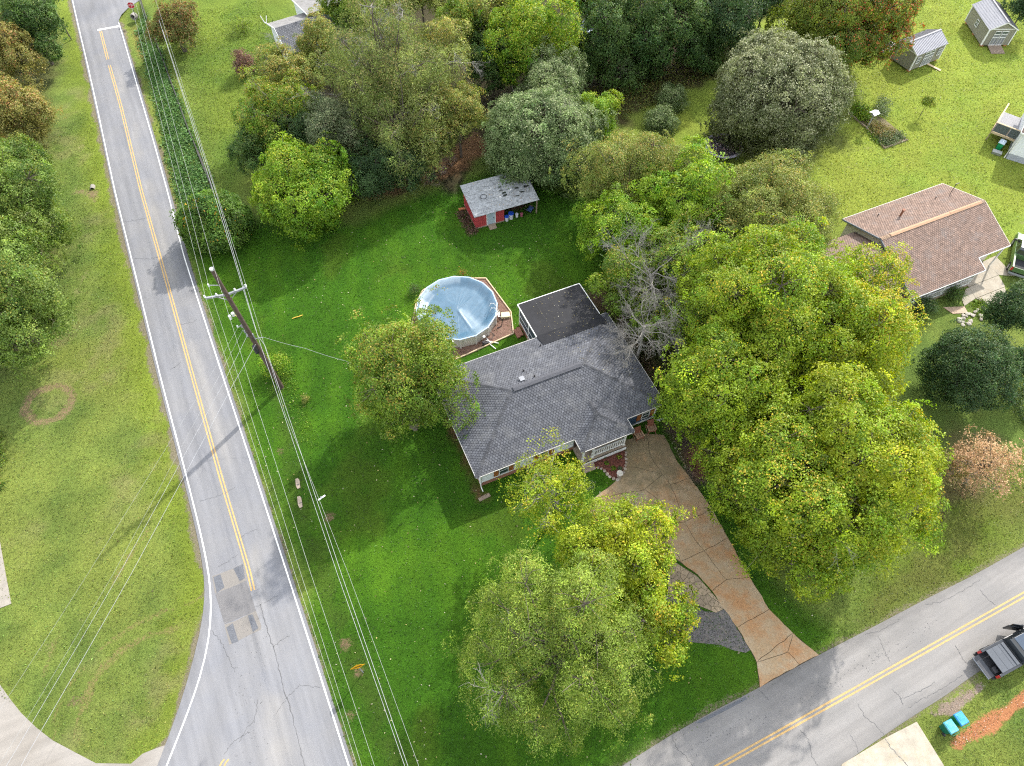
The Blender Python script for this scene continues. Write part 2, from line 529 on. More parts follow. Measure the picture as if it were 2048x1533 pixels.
# pavement margins: grit and dead grass
for e_, sd in ((le, 120), (su, 121), (sl, 122), (rl, 123)):
    d = sd_line(GX, GY, e_)
    bare((.8 if sd in (120, 123) else .55) * sstep(.8, .1, d + 1.0 * wob(1.5, sd)), (.20, .175, .115))
# a weedy swale between the wires and the lawn
sw = sd_line(GX, GY, pxl((560, 760), (600, 980), (640, 1120), (700, 1300), (760, 1440), (800, 1533)))
c = lerp(c, cc(.055, .085, .014), .6 * sstep(1.4, .3, sw + 1.2 * wob(1.6, 130)) * sstep(.3, .6, n3))
for q in ((150, 1405), (560, 905), (660, 1035), (690, 1290), (715, 1345), (700, 1430), (790, 1560)):
    bare(.6 * sstep(.8, .1, np.hypot(GX - P2(*q)[0], GY - P2(*q)[1]) + .9 * wob(1, 131)), (.17, .12, .07))
thinspot = sstep(.60, .80, fbm(GX, GY, 1.7, 140)) * sstep(.45, .65, fbm(GX, GY, 8, 141))
bare(.45 * thinspot * (lot < .5), (.26, .235, .11)); bare(.30 * thinspot * (lot >= .5), (.15, .17, .03))
c = c * (0.9 + .35 * (n3 - .5) + .3 * (n2 - .5))[..., None]
c = np.clip(c, 0.004, 1)

nx, ny = GX.shape
gm = bpy.data.meshes.new("ground")
gm.vertices.add(nx * ny)
gm.vertices.foreach_set("co", np.stack([GX, GY, GZ], -1).astype(np.float32).ravel())
ii = np.arange(nx * ny, dtype=np.int32).reshape(nx, ny)
q = np.stack([ii[:-1, :-1], ii[1:, :-1], ii[1:, 1:], ii[:-1, 1:]], -1).reshape(-1, 4)
gm.loops.add(q.size); gm.loops.foreach_set("vertex_index", q.ravel())
gm.polygons.add(len(q))
gm.polygons.foreach_set("loop_start", np.arange(0, q.size, 4, dtype=np.int32))
gm.polygons.foreach_set("loop_total", np.full(len(q), 4, dtype=np.int32))
gm.polygons.foreach_set("use_smooth", np.ones(len(q), dtype=bool))
ca = gm.attributes.new("tint", 'FLOAT_COLOR', 'POINT')
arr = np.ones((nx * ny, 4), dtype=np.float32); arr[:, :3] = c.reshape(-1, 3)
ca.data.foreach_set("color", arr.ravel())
cb = gm.attributes.new("bare", 'FLOAT_COLOR', 'POINT')
arr = np.concatenate([bare_c, bare_m[..., None]], -1).astype(np.float32)
cb.data.foreach_set("color", arr.ravel())
gm.update(calc_edges=True)

def ground_material():
    m, t, b = new_mat("turf")
    L = t.links.new
    at = nd(t, "ShaderNodeAttribute", attribute_name="tint")
    tc = nd(t, "ShaderNodeTexCoord")
    fac = None
    outs = []
    for sc, lo, hi, det in ((11.0, .55, 1.5, 4), (3.4, .72, 1.3, 6), (30.0, .6, 1.4, 2)):
        n = nd(t, "ShaderNodeTexNoise")
        n.inputs["Scale"].default_value = sc
        n.inputs["Detail"].default_value = det
        n.inputs["Roughness"].default_value = .7
        L(tc.outputs["Object"], n.inputs["Vector"])
        r = nd(t, "ShaderNodeMapRange")
        r.inputs["From Min"].default_value = .33; r.inputs["From Max"].default_value = .67
        r.inputs["To Min"].default_value = lo; r.inputs["To Max"].default_value = hi
        L(n.outputs[0], r.inputs["Value"])
        outs.append((n, r))
    m1 = nd(t, "ShaderNodeMath", operation='MULTIPLY'); L(outs[0][1].outputs[0], m1.inputs[0]); L(outs[1][1].outputs[0], m1.inputs[1])
    m2 = nd(t, "ShaderNodeMath", operation='MULTIPLY'); L(m1.outputs[0], m2.inputs[0]); L(outs[2][1].outputs[0], m2.inputs[1])
    mx = nd(t, "ShaderNodeMix", data_type='RGBA', blend_type='MULTIPLY'); mx.inputs[0].default_value = 1
    L(at.outputs["Color"], mx.inputs[6]); L(m2.outputs[0], mx.inputs[7])
    # dead straw flecks among the blades
    st = nd(t, "ShaderNodeTexNoise"); st.inputs["Scale"].default_value = 26; st.inputs["Detail"].default_value = 3
    L(tc.outputs["Object"], st.inputs["Vector"])
    sr = nd(t, "ShaderNodeMapRange"); sr.inputs["From Min"].default_value = .62; sr.inputs["From Max"].default_value = .74; sr.inputs["To Max"].default_value = .3
    L(st.outputs[0], sr.inputs["Value"])
    hs = nd(t, "ShaderNodeHueSaturation"); hs.inputs["Hue"].default_value = .46; hs.inputs["Saturation"].default_value = .8; hs.inputs["Value"].default_value = 1.5
    L(mx.outputs[2], hs.inputs["Color"])
    m3 = nd(t, "ShaderNodeMix", data_type='RGBA'); L(sr.outputs[0], m3.inputs[0]); L(mx.outputs[2], m3.inputs[6]); L(hs.outputs[0], m3.inputs[7])
    # bare soil and dead turf, ragged at its rim where tufts hold on
    ba = nd(t, "ShaderNodeAttribute", attribute_name="bare")
    bn = nd(t, "ShaderNodeTexNoise"); bn.inputs["Scale"].default_value = 5.5; bn.inputs["Detail"].default_value = 6; bn.inputs["Roughness"].default_value = .75
    L(tc.outputs["Object"], bn.inputs["Vector"])
    b1 = nd(t, "ShaderNodeMath", operation='MULTIPLY_ADD'); L(bn.outputs[0], b1.inputs[0]); b1.inputs[1].default_value = 1.5; b1.inputs[2].default_value = -.75
    b2 = nd(t, "ShaderNodeMath", operation='ADD'); L(ba.outputs["Alpha"], b2.inputs[0]); L(b1.outputs[0], b2.inputs[1])
    b3 = nd(t, "ShaderNodeMapRange"); b3.inputs["From Min"].default_value = .36; b3.inputs["From Max"].default_value = .64; L(b2.outputs[0], b3.inputs["Value"])
    b4 = nd(t, "ShaderNodeMix", data_type='RGBA', blend_type='MULTIPLY'); b4.inputs[0].default_value = .7; L(ba.outputs["Color"], b4.inputs[6]); L(m2.outputs[0], b4.inputs[7])
    m5 = nd(t, "ShaderNodeMix", data_type='RGBA'); L(b3.outputs[0], m5.inputs[0]); L(m3.outputs[2], m5.inputs[6]); L(b4.outputs[2], m5.inputs[7])
    L(m5.outputs[2], b.inputs["Base Color"])
    b.inputs["Roughness"].default_value = .95
    b.inputs["Specular IOR Level"].default_value = .12
    bp = nd(t, "ShaderNodeBump"); bp.inputs["Strength"].default_value = .9; bp.inputs["Distance"].default_value = .05
    L(m2.outputs[0], bp.inputs["Height"]); L(bp.outputs[0], b.inputs["Normal"])
    return m
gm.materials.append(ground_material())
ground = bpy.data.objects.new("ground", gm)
COL.objects.link(ground)
ground['kind'] = 'structure'

# ------------------------------------------------------------------ asphalt
def asphalt(name, base, warm, along, track_period):
    """weathered asphalt: aggregate speckle, paler wheel paths running along the road, stains"""
    m, t, b = new_mat(name)
    L = t.links.new
    tc = nd(t, "ShaderNodeTexCoord")
    ag = nd(t, "ShaderNodeTexNoise"); ag.inputs["Scale"].default_value = 38; ag.inputs["Detail"].default_value = 3; ag.inputs["Roughness"].default_value = .8
    L(tc.outputs["Object"], ag.inputs["Vector"])
    r1 = nd(t, "ShaderNodeMapRange"); r1.inputs["From Min"].default_value = .3; r1.inputs["From Max"].default_value = .7; r1.inputs["To Min"].default_value = .80; r1.inputs["To Max"].default_value = 1.2
    L(ag.outputs[0], r1.inputs["Value"])
    # stretched noise along the travelled direction
    mp = nd(t, "ShaderNodeMapping", vector_type='TEXTURE'); mp.inputs["Rotation"].default_value = (0, 0, along); mp.inputs["Scale"].default_value = (7, .55, 1)
    L(tc.outputs["Object"], mp.inputs["Vector"])
    sn = nd(t, "ShaderNodeTexNoise"); sn.inputs["Scale"].default_value = 1.0; sn.inputs["Detail"].default_value = 5; sn.inputs["Roughness"].default_value = .6
    L(mp.outputs[0], sn.inputs["Vector"])
    r2 = nd(t, "ShaderNodeMapRange"); r2.inputs["From Min"].default_value = .33; r2.inputs["From Max"].default_value = .67; r2.inputs["To Min"].default_value = .90; r2.inputs["To Max"].default_value = 1.10
    L(sn.outputs[0], r2.inputs["Value"])
    at = nd(t, "ShaderNodeAttribute", attribute_name="tint")
    mul = nd(t, "ShaderNodeMath", operation='MULTIPLY'); L(r1.outputs[0], mul.inputs[0]); L(r2.outputs[0], mul.inputs[1])
    big = nd(t, "ShaderNodeTexNoise"); big.inputs["Scale"].default_value = .35; big.inputs["Detail"].default_value = 6
    L(tc.outputs["Object"], big.inputs["Vector"])
    r3 = nd(t, "ShaderNodeMapRange"); r3.inputs["From Min"].default_value = .35; r3.inputs["From Max"].default_value = .65
    L(big.outputs[0], r3.inputs["Value"])
    cm = nd(t, "ShaderNodeMix", data_type='RGBA'); L(r3.outputs[0], cm.inputs[0]); cm.inputs[6].default_value = (*base, 1); cm.inputs[7].default_value = (*warm, 1)
    mx = nd(t, "ShaderNodeMix", data_type='RGBA', blend_type='MULTIPLY'); mx.inputs[0].default_value = 1
    L(cm.outputs[2], mx.inputs[6]); L(mul.outputs[0], mx.inputs[7])
    mx2 = nd(t, "ShaderNodeMix", data_type='RGBA', blend_type='MULTIPLY'); mx2.inputs[0].default_value = 1
    L(mx.outputs[2], mx2.inputs[6]); L(at.outputs["Color"], mx2.inputs[7])
    L(mx2.outputs[2], b.inputs["Base Color"])
    b.inputs["Roughness"].default_value = .85
    b.inputs["Specular IOR Level"].default_value = .3
    bp = nd(t, "ShaderNodeBump"); bp.inputs["Strength"].default_value = .35; bp.inputs["Distance"].default_value = .01
    L(ag.outputs[0], bp.inputs["Height"]); L(bp.outputs[0], b.inputs["Normal"])
    return m

def grid_sheet(name, poly, z, step, tintf, m, thick=.03):
    """flat sheet cut to a polygon, finely divided so that wear can vary along it; its rim drops to the ground"""
    p = np.array(poly)
    bm = bmesh.new()
    vs = [bm.verts.new((a[0], a[1], z)) for a in poly]
    f = bm.faces.new(vs)
    f.normal_update()
    if f.normal.z < 0: f.normal_flip()
    lo = p.min(0); hi = p.max(0)
    lo = np.maximum(lo, [-75, -10]); hi = np.minimum(hi, [75, 112])
    for x in np.arange(lo[0] + step, hi[0], step):
        bmesh.ops.bisect_plane(bm, geom=bm.verts[:] + bm.edges[:] + bm.faces[:], plane_co=(x, 0, 0), plane_no=(1, 0, 0))
    for y in np.arange(lo[1] + step, hi[1], step):
        bmesh.ops.bisect_plane(bm, geom=bm.verts[:] + bm.edges[:] + bm.faces[:], plane_co=(0, y, 0), plane_no=(0, 1, 0))
    rim = [e for e in bm.edges if e.is_boundary]
    ex = bmesh.ops.extrude_edge_only(bm, edges=rim)
    for g in ex['geom']:
        if isinstance(g, bmesh.types.BMVert): g.co.z -= thick
    me = bpy.data.meshes.new(name)
    bm.to_mesh(me); bm.free()
    n = len(me.vertices)
    co = np.empty(n * 3, dtype=np.float32); me.vertices.foreach_get("co", co); co = co.reshape(-1, 3)
    ca = me.attributes.new("tint", 'FLOAT_COLOR', 'POINT')
    a = np.ones((n, 4), dtype=np.float32); a[:, :3] = tintf(co[:, 0].astype(float), co[:, 1].astype(float))
    ca.data.foreach_set("color", a.ravel())
    me.materials.append(m)
    o = bpy.data.objects.new(name, me); COL.objects.link(o)
    o['kind'] = 'structure'
    return o

def road_tint(x, y):
    dL = sd_line(x, y, le); dR = sd_line(x, y, re_)
    f = dL / (dL + dR + 1e-6)
    w = .07 * (np.exp(-((f - .18) / .06) ** 2) + np.exp(-((f - .38) / .05) ** 2) + 1.2 * np.exp(-((f - .62) / .06) ** 2) + np.exp(-((f - .84) / .05) ** 2)) - .05 * np.exp(-((f - .28) / .05) ** 2)
    t = 1.0 + w + .10 * (fbm(x, y, 5, 201) - .5)
    t *= np.where(y < 16, 1.06, 1.0)
    c = np.stack([t, t, t * 1.005], -1)
    # buff wheel path on the right lane, dark oil by the magnolia
    bw = np.exp(-((f - .63) / .08) ** 2) * sstep(.4, .6, fbm(x, y, 6, 205))
    c = c * (1 + bw[:, None] * np.array([.17, .13, .05]))
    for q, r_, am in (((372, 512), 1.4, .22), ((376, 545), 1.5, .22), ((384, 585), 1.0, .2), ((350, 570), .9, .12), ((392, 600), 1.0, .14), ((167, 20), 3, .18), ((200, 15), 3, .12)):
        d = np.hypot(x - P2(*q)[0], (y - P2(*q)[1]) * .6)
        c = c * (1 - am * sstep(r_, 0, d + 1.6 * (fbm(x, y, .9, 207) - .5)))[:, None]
    edge = np.minimum(dL, dR)
    c = c * (1 - .14 * sstep(.7, .1, edge))[:, None]
    return c
def side_tint(x, y):
    dU = sd_line(x, y, su); dL = sd_line(x, y, sl)
    f = dU / (dU + dL + 1e-6)
    t = 1.0 + .06 * np.exp(-((f - .72) / .1) ** 2) + .10 * (fbm(x, y, 4, 211) - .5)
    c = np.stack([t * 1.02, t, t * .985], -1)
    for q, r_, am in (((1610, 1372), 2.2, .14), ((1560, 1400), 2.2, .12)):
        d = np.hypot(x - P2(*q)[0], y - P2(*q)[1])
        c = c * (1 - am * sstep(r_, .3, d + 2.4 * (fbm(x, y, 1.6, 213) - .5)))[:, None]
    c = c * (1 - .2 * sstep(.8, .1, np.minimum(dU, dL) + .5 * (fbm(x, y, 1.2, 215) - .5)))[:, None]
    return c
ROADANG = math.atan2(P2(324, 766)[1] - P2(419, 1149)[1], P2(324, 766)[0] - P2(419, 1149)[0])
road = grid_sheet("main_road", road_poly, .030, .55, road_tint, asphalt("road_asphalt", (.165, .168, .180), (.184, .183, .187), ROADANG, 3))
side = grid_sheet("side_road", side_poly, .024, .55, side_tint, asphalt("side_asphalt", (.196, .193, .190), (.218, .212, .206), R(28), 3))
gravel = grid_sheet("gravel_drive", GRAVEL, .012, .8, lambda x, y: np.ones((len(x), 3)), asphalt("gravel", (.22, .20, .175), (.27, .25, .225), .4, 1), .012)

def ribbon(mb, pts, w, z, jit=0.0, seed=0):
    """strip of width w along pts (site xy)"""
    p = np.array(pts, float)
    r_ = np.random.default_rng(seed)
    d = np.gradient(p, axis=0); d /= np.linalg.norm(d, axis=1)[:, None] + 1e-9
    nrm = np.c_[-d[:, 1], d[:, 0]]
    ws = w * (1 + jit * (r_.random(len(p)) - .5) * 2) / 2
    a = p + nrm * ws[:, None]; b_ = p - nrm * ws[:, None]
    vs = [(x, y, z) for x, y in a] + [(x, y, z) for x, y in b_]
    n = len(p)
    mb.add(vs, [(n + i, n + i + 1, i + 1, i) for i in range(n - 1)])

def worn_paint(name, colr, wear=.35):
    m = mat(name, colr, .7, .18, 9, 0, stain=(.17, .165, .16), stain_scale=6, stain_amt=wear)
    return m
WHITE_PAINT = worn_paint("white_road_paint", (.72, .72, .70), .45)
YELLOW_PAINT = worn_paint("yellow_road_paint", (.46, .30, .115), .5)
for pts_ in (ll, rl):
    mb = MB(); ribbon(mb, smooth(pts_, 140, 2), .105, .036, .12, 3); mb.build("edge_line", WHITE_PAINT, road)
mb = MB(); ribbon(mb, resample(pxl((195, 61), (240, 53)), 12), .36, .037, .2, 4); mb.build("stop_line", WHITE_PAINT, road)
YL = [(199, 64), (212, 116), (218, 138), (240, 217), (262, 310), (279.5, 383), (329, 560), (385, 766), (440, 964), (495, 1149), (502, 1183)]
for off in (-.115, .115):
    base = smooth(pxl(*YL), 120, 2)
    d = np.gradient(base, axis=0); d /= np.linalg.norm(d, axis=1)[:, None]
    line = base + np.c_[-d[:, 1], d[:, 0]] * -off + np.c_[d[:, 1], -d[:, 0]] * -.16
    wear0 = [i for i in range(120) if P2(213, 118)[1] > base[i, 1] > P2(217, 135)[1]]
    a_, b_ = (wear0[0], wear0[-1]) if wear0 else (0, 0)
    for seg in (line[:a_ + 1], line[b_:]):
        if len(seg) > 1:
            mb = MB(); ribbon(mb, seg, .115, .037, .1, 6); mb.build("centre_line", YELLOW_PAINT, road)
for s_ in (0, .3):
    q = np.array(pxl((437, 1540), (443, 1526), (449, 1519))) + [s_, 0]
    mb = MB(); ribbon(mb, resample(q, 8), .11, .037); mb.build("centre_line", YELLOW_PAINT, road)
for (a_, b_) in (((2048, 1185), (1434, 1531)), ((2048, 1195), (1451, 1531))):
    A_, B_ = np.array(P2(*a_)), np.array(P2(*b_)); dd = (B_ - A_) / np.linalg.norm(B_ - A_)
    mb = MB(); ribbon(mb, resample([tuple(A_ - dd * 45), tuple(B_ + dd * 22)], 120), .125, .031, .1, 8); mb.build("centre_line", YELLOW_PAINT, side)

# resurfaced rectangles at the junction
def patch_sheet(name, pts, z, m, parent):
    mb = MB(); mb.prism(pxl(*pts), z - .006, z); return mb.build(name, m, parent)
buff = mat("old_chip_seal", (.190, .176, .160), .9, .4, 30, .3)
dark_p = mat("fresh_patch", (.108, .114, .128), .85, .35, 14, .2)
grey_p = mat("patch_asphalt", (.142, .138, .139), .85, .2, 14, .2)
patch_sheet("road_patch", ((425, 1153), (440, 1148), (466, 1138), (486, 1128), (494, 1163), (430, 1188)), .0345, buff, road)
patch_sheet("road_patch", ((449, 1250), (470, 1243), (512, 1222), (523, 1252), (522, 1260), (500, 1270), (465, 1288), (459, 1290)), .0345, buff, road)
patch_sheet("road_patch", ((431, 1189), (493, 1162), (512, 1222), (449, 1249)), .0365, grey_p, road)
for q in (((427, 1155), (441, 1149), (449, 1175), (434, 1187)), ((467, 1138), (486, 1129), (490, 1157), (480, 1163)), ((453, 1256), (466, 1247), (477, 1283), (464, 1288)), ((496, 1232), (505, 1229), (517, 1257), (506, 1265))):
    patch_sheet("road_patch", q, .0385, dark_p, road)
patch_sheet("road_patch", ((1390, 1446), (1415, 1432), (1450, 1414), (1490, 1394), (1494, 1399), (1462, 1416), (1420, 1438), (1402, 1447)), .0275, dark_p, side)

# cracks
crack_m = mat("crack_fill", (.11, .11, .113), .9, .3, 12)
def crack(parent, pts, w, z, seed, amp=.07):
    r_ = np.random.default_rng(seed)
    p = resample(pxl(*pts), max(6, int(8 * len(pts))))
    p[1:-1] += r_.normal(0, amp, (len(p) - 2, 2)) * .5
    mb = MB(); ribbon(mb, p, w, z, .6, seed)
    return mb.build("crack", crack_m, parent)
CR = [[(521, 1209), (535, 1260), (548, 1300), (568, 1376), (588, 1445), (610, 1533)], [(511, 1214), (535, 1203), (560, 1190)], [(547, 1295), (565, 1280), (580, 1271)], [(552, 1430), (575, 1395), (600, 1370), (640, 1440 - 65)],
      [(400, 1003), (430, 995), (455, 985), (470, 975)], [(437, 1133), (460, 1122), (475, 1110)], [(480, 1075), (500, 1065), (515, 1058)], [(250, 445), (280, 440), (296, 436)], [(270, 518), (300, 519), (330, 512)], [(360, 650), (385, 646), (395, 640)],
      [(478, 1485), (495, 1455), (510, 1440), (515, 1400)], [(448, 1510), (462, 1490), (475, 1478), (500, 1465)], [(340, 740), (350, 735), (362, 725)], [(424, 1262), (440, 1280), (455, 1310), (470, 1345)]]
for i, k in enumerate(CR): crack(road, k, .040 if i == 0 else .020, .0405, 300 + i)
CR2 = [[(1344, 1474), (1356, 1500), (1372, 1512), (1385, 1533)], [(1600, 1461), (1617, 1480), (1625, 1515), (1635, 1533)], [(1715, 1408), (1730, 1435), (1750, 1448), (1768, 1471)], [(1755, 1270), (1765, 1295), (1772, 1310), (1780, 1325)], [(1910, 1290), (1925, 1318), (1935, 1330)], [(1960, 1180), (1975, 1200), (1990, 1210)],
       [(1816, 1415), (1850, 1395), (1890, 1375), (1925, 1350)], [(1800, 1400), (1835, 1385), (1870, 1365)], [(1850, 1210), (1880, 1205), (1920, 1185), (1960, 1160)], [(1730, 1270), (1760, 1262), (1800, 1240)], [(1700, 1470), (1712, 1490), (1718, 1510)], [(1517, 1379), (1530, 1392), (1537, 1400)], [(1783, 1378), (1800, 1395), (1806, 1412)]]
for i, k in enumerate(CR2): crack(side, k, .022, .034, 340 + i)
# bitumen drips and leaf crumbs on the pavement
def specks(name, m, parent, area, n, z, smin, smax, seed):
    r_ = np.random.default_rng(seed); mb = MB()
    x0, y0, x1, y1 = area
    for i in range(n):
        q = P2(r_.uniform(x0, x1), r_.uniform(y0, y1))
        s_ = r_.uniform(smin, smax); a0 = r_.random() * 6
        mb.add([(q[0] + s_ * math.cos(a0 + k * 1.57) * r_.uniform(.5, 1), q[1] + s_ * math.sin(a0 + k * 1.57) * r_.uniform(.5, 1), z) for k in range(4)], [(0, 1, 2, 3)])
    o = mb.build(name, m, parent); o['kind'] = 'stuff'
    return o
specks("tar_specks", crack_m, road, (470, 1230, 540, 1533), 90, .041, .02, .05, 5)
def band_specks(a, b, n, spread, seed):
    r_ = np.random.default_rng(seed); mb = MB()
    A_, B_ = np.array(P2(*a)), np.array(P2(*b))
    for i in range(n):
        q = A_ + (B_ - A_) * r_.random() + r_.normal(0, spread, 2); s_ = r_.uniform(.02, .055); a0 = r_.random() * 6
        mb.add([(q[0] + s_ * math.cos(a0 + k * 1.57) * r_.uniform(.5, 1), q[1] + s_ * math.sin(a0 + k * 1.57) * r_.uniform(.5, 1), .0345) for k in range(4)], [(0, 1, 2, 3)])
    o = mb.build("tar_specks", crack_m, side); o['kind'] = 'stuff'
band_specks((1560, 1420), (1870, 1250), 120, .25, 6)
band_specks((1380, 1500), (1560, 1420), 60, .3, 7)

# ------------------------------------------------------------------ driveway in slabs
def driveway_concrete():
    """one continuous stained pour: tan concrete, iron-orange soil stains, pale scrubbed areas, darker brown by the house"""
    m, t, b = new_mat("driveway_concrete")
    L = t.links.new
    tc = nd(t, "ShaderNodeTexCoord")
    def noise(sc, det, rg, off):
        mp = nd(t, "ShaderNodeMapping"); mp.inputs["Location"].default_value = (off, off * .7, 0); L(tc.outputs["Object"], mp.inputs["Vector"])
        n = nd(t, "ShaderNodeTexNoise"); n.inputs["Scale"].default_value = sc; n.inputs["Detail"].default_value = det; n.inputs["Roughness"].default_value = rg
        L(mp.outputs[0], n.inputs["Vector"]); return n.outputs[0]
    def ramp(v, a, b_, lo=0.0, hi=1.0):
        r = nd(t, "ShaderNodeMapRange"); r.inputs["From Min"].default_value = a; r.inputs["From Max"].default_value = b_; r.inputs["To Min"].default_value = lo; r.inputs["To Max"].default_value = hi
        L(v, r.inputs["Value"]); return r.outputs[0]
    def mixc(f, A, B):
        x = nd(t, "ShaderNodeMix", data_type='RGBA')
        L(f, x.inputs[0])
        for k, q in ((6, A), (7, B)):
            if isinstance(q, tuple): x.inputs[k].default_value = (*q, 1)
            else: L(q, x.inputs[k])
        return x.outputs[2]
    col = mixc(ramp(noise(.5, 6, .7, 3), .44, .64), (.36, .255, .150), (.40, .315, .210))
    col = mixc(ramp(noise(.33, 7, .72, 11), .47, .62, 0, .85), col, (.38, .195, .085))
    # darker brown mottling, strongest near the patio by the porch
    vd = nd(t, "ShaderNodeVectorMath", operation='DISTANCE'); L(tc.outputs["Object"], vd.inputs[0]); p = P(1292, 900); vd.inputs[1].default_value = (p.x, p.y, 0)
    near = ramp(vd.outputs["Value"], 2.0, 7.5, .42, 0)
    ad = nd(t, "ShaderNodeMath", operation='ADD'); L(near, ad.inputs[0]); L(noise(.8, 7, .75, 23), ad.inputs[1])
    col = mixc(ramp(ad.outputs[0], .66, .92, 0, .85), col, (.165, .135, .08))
    fine = ramp(noise(7, 5, .8, 31), .3, .7, .8, 1.18)
    x = nd(t, "ShaderNodeMix", data_type='RGBA', blend_type='MULTIPLY'); x.inputs[0].default_value = 1; L(col, x.inputs[6]); L(fine, x.inputs[7])
    L(x.outputs[2], b.inputs["Base Color"]); b.inputs["Roughness"].default_value = .92; b.inputs["Specular IOR Level"].default_value = .2
    bp = nd(t, "ShaderNodeBump"); bp.inputs["Strength"].default_value = .25; bp.inputs["Distance"].default_value = .02; L(fine, bp.inputs["Height"]); L(bp.outputs[0], b.inputs["Normal"])
    return m
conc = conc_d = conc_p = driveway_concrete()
mb = MB(); mb.sheet(DRIVE, .014)
driveway = structure("driveway", mb, mat("joint_soil", (.075, .06, .04), .95, .3, 8))
def jag(a, b):
    """shared broken edge between two points"""
    key = tuple(sorted([a, b]))
    rr = random.Random(hash(key) & 0xffff)
    p, q = Vector(P2(*key[0])), Vector(P2(*key[1]))
    n = max(1, int((q - p).length / .45))
    d = (q - p); nn = Vector((-d.y, d.x)).normalized()
    pts = [p + d * (i / n) + nn * (0 if i in (0, n) else rr.uniform(-.05, .05)) for i in range(n + 1)]
    if key[0] != a: pts.reverse()
    return pts
c0, c1, c2, c3, c4, c5, c6, c7, c8 = (1292, 868), (1302, 915), (1324, 950), (1340, 970), (1357, 1010), (1369, 1045), (1386, 1075), (1408, 1102), (1452, 1160)
r0, r1, r2, r3, r4, r5, r6, r7, r8 = (1328, 871), (1356, 926), (1381, 957), (1424, 1020), (1456, 1077), (1500, 1155), (1538, 1219), (1586, 1267), (1638, 1311)
l0, l1, l2, l3, l4, l5, l6, l7, l8 = (1240, 884), (1252, 905), (1250, 935), (1232, 962), (1185, 1000), (1170, 1050), (1220, 1082), (1290, 1095), (1350, 1118)
l9, l10, l11, l12, l13, l14 = (1395, 1150), (1424, 1183), (1474, 1256), (1500, 1300), (1513, 1325), (1519, 1376)
m0, m1, m2, m3, m4, m5, m6 = (1275, 936), (1289, 980), (1316, 1000), (1320, 1048), (1260, 1040), (1335, 1078), (1362, 1123)
e1, e2, e3 = (1575, 1305), (1560, 1352), (1598, 1330)
SLABS = [((c0, r0, r1, r2, c3, c2, c1), conc_d), ((c3, r2, r3, c5, c4), conc), ((c5, r3, r4, c7, c6), conc_p), ((c7, r4, r5, c8), conc), ((l0, c0, c1, c2, m0, l2, l1), conc_d),
         ((l2, m0, c2, m1, l4, l3), conc_d), ((c2, c3, c4, c5, m3, m2, m1), conc_p), ((l4, m1, m2, m3, m4, l5), conc), ((c5, c6, c7, m6, m5, m3), conc_p), ((l5, m4, m3, m5, m6, l8, l7, l6), conc),
         ((m6, c7, c8, l10, l9, l8), conc), ((l10, c8, r5, r6, l11), conc), ((l11, r6, r7, l13, l12), conc), ((l13, r7, e1), conc), ((r7, r8, e3, e1), conc), ((l13, e1, e3, e2, l14), conc)]
def slab(parent, ring, m, inset=.018, z0=.016, z1=.055, name="concrete_slab"):
    pts = []
    for a, b in zip(ring, ring[1:] + ring[:1]):
        pts += jag(a, b)[:-1]
    n = len(pts)
    ar = sum(pts[i].x * pts[(i + 1) % n].y - pts[(i + 1) % n].x * pts[i].y for i in range(n))
    sgn = 1 if ar > 0 else -1
    out = []
    for i in range(n):
        d = pts[(i + 1) % n] - pts[i - 1]
        nn = Vector((-d.y, d.x)).normalized() * sgn
        out.append(pts[i] + nn * inset)
    mb = MB(); mb.prism([(p.x, p.y) for p in out], z0, z1 + rnd.uniform(-.006, .006))
    return mb.build(name, m, parent)
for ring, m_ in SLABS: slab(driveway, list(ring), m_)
# worn parking apron beside it
APC = pxl((1336, 1116), (1394, 1153), (1438, 1203), (1450, 1217), (1432, 1226), (1385, 1207), (1336, 1196))
mb = MB(); mb.prism(APC, .0, .014)
apron = structure("crazed_apron", mb, mat("joint_soil", (.075, .06, .04)))
rr = np.random.default_rng(5)
apa = np.array(APC)
if sum(apa[i][0] * apa[i - 1][1] - apa[i - 1][0] * apa[i][1] for i in range(len(apa))) > 0: apa = apa[::-1]
lo_, hi_ = apa.min(0), apa.max(0)
sites = []
while len(sites) < 85:
    q = rr.uniform(lo_, hi_)
    if all(np.hypot(*(q - s_)) > .26 for s_ in sites): sites.append(q)
def clip(poly, p, n_):
    out = []
    for i in range(len(poly)):
        a, b_ = poly[i - 1], poly[i]
        da, db = np.dot(a - p, n_), np.dot(b_ - p, n_)
        if (da <= 0) != (db <= 0): out.append(a + (b_ - a) * (da / (da - db)))
        if db <= 0: out.append(b_)
    return out
ap_m = [mat("apron_piece_a", (.36, .275, .185), .95, .3, 4, .3, stain=(.16, .12, .08), stain_scale=2, stain_amt=.6), mat("apron_piece_b", (.29, .225, .155), .95, .3, 4, .3, stain=(.14, .11, .08), stain_scale=2, stain_amt=.6)]
for i, s_ in enumerate(sites):
    poly = [np.array(q) for q in apa]
    for j, o_ in enumerate(sites):
        if j != i and np.hypot(*(o_ - s_)) < 2.5 and poly:
            d_ = (o_ - s_) / np.hypot(*(o_ - s_)); poly = clip(poly, (s_ + o_) / 2 - d_ * rr.uniform(.006, .018), d_)
    if len(poly) < 3: continue
    mb = MB(); mb.prism([tuple(q) for q in poly], .015, .032 + rr.uniform(0, .012)); mb.build("concrete_piece", ap_m[i % 2], apron)
mb = MB(); mb.prism(pxl((1330, 1190), (1385, 1207), (1408, 1223), (1432, 1226), (1451, 1218), (1474, 1258), (1500, 1301), (1492, 1306), (1470, 1302), (1440, 1290), (1408, 1287), (1375, 1284), (1330, 1265)), .0, .022)
structure("gravel_apron", mb, mat("dark_gravel", (.120, .113, .110), .95, .6, 9, .5, stain=(.24, .20, .165), stain_scale=2.2, stain_amt=.6))
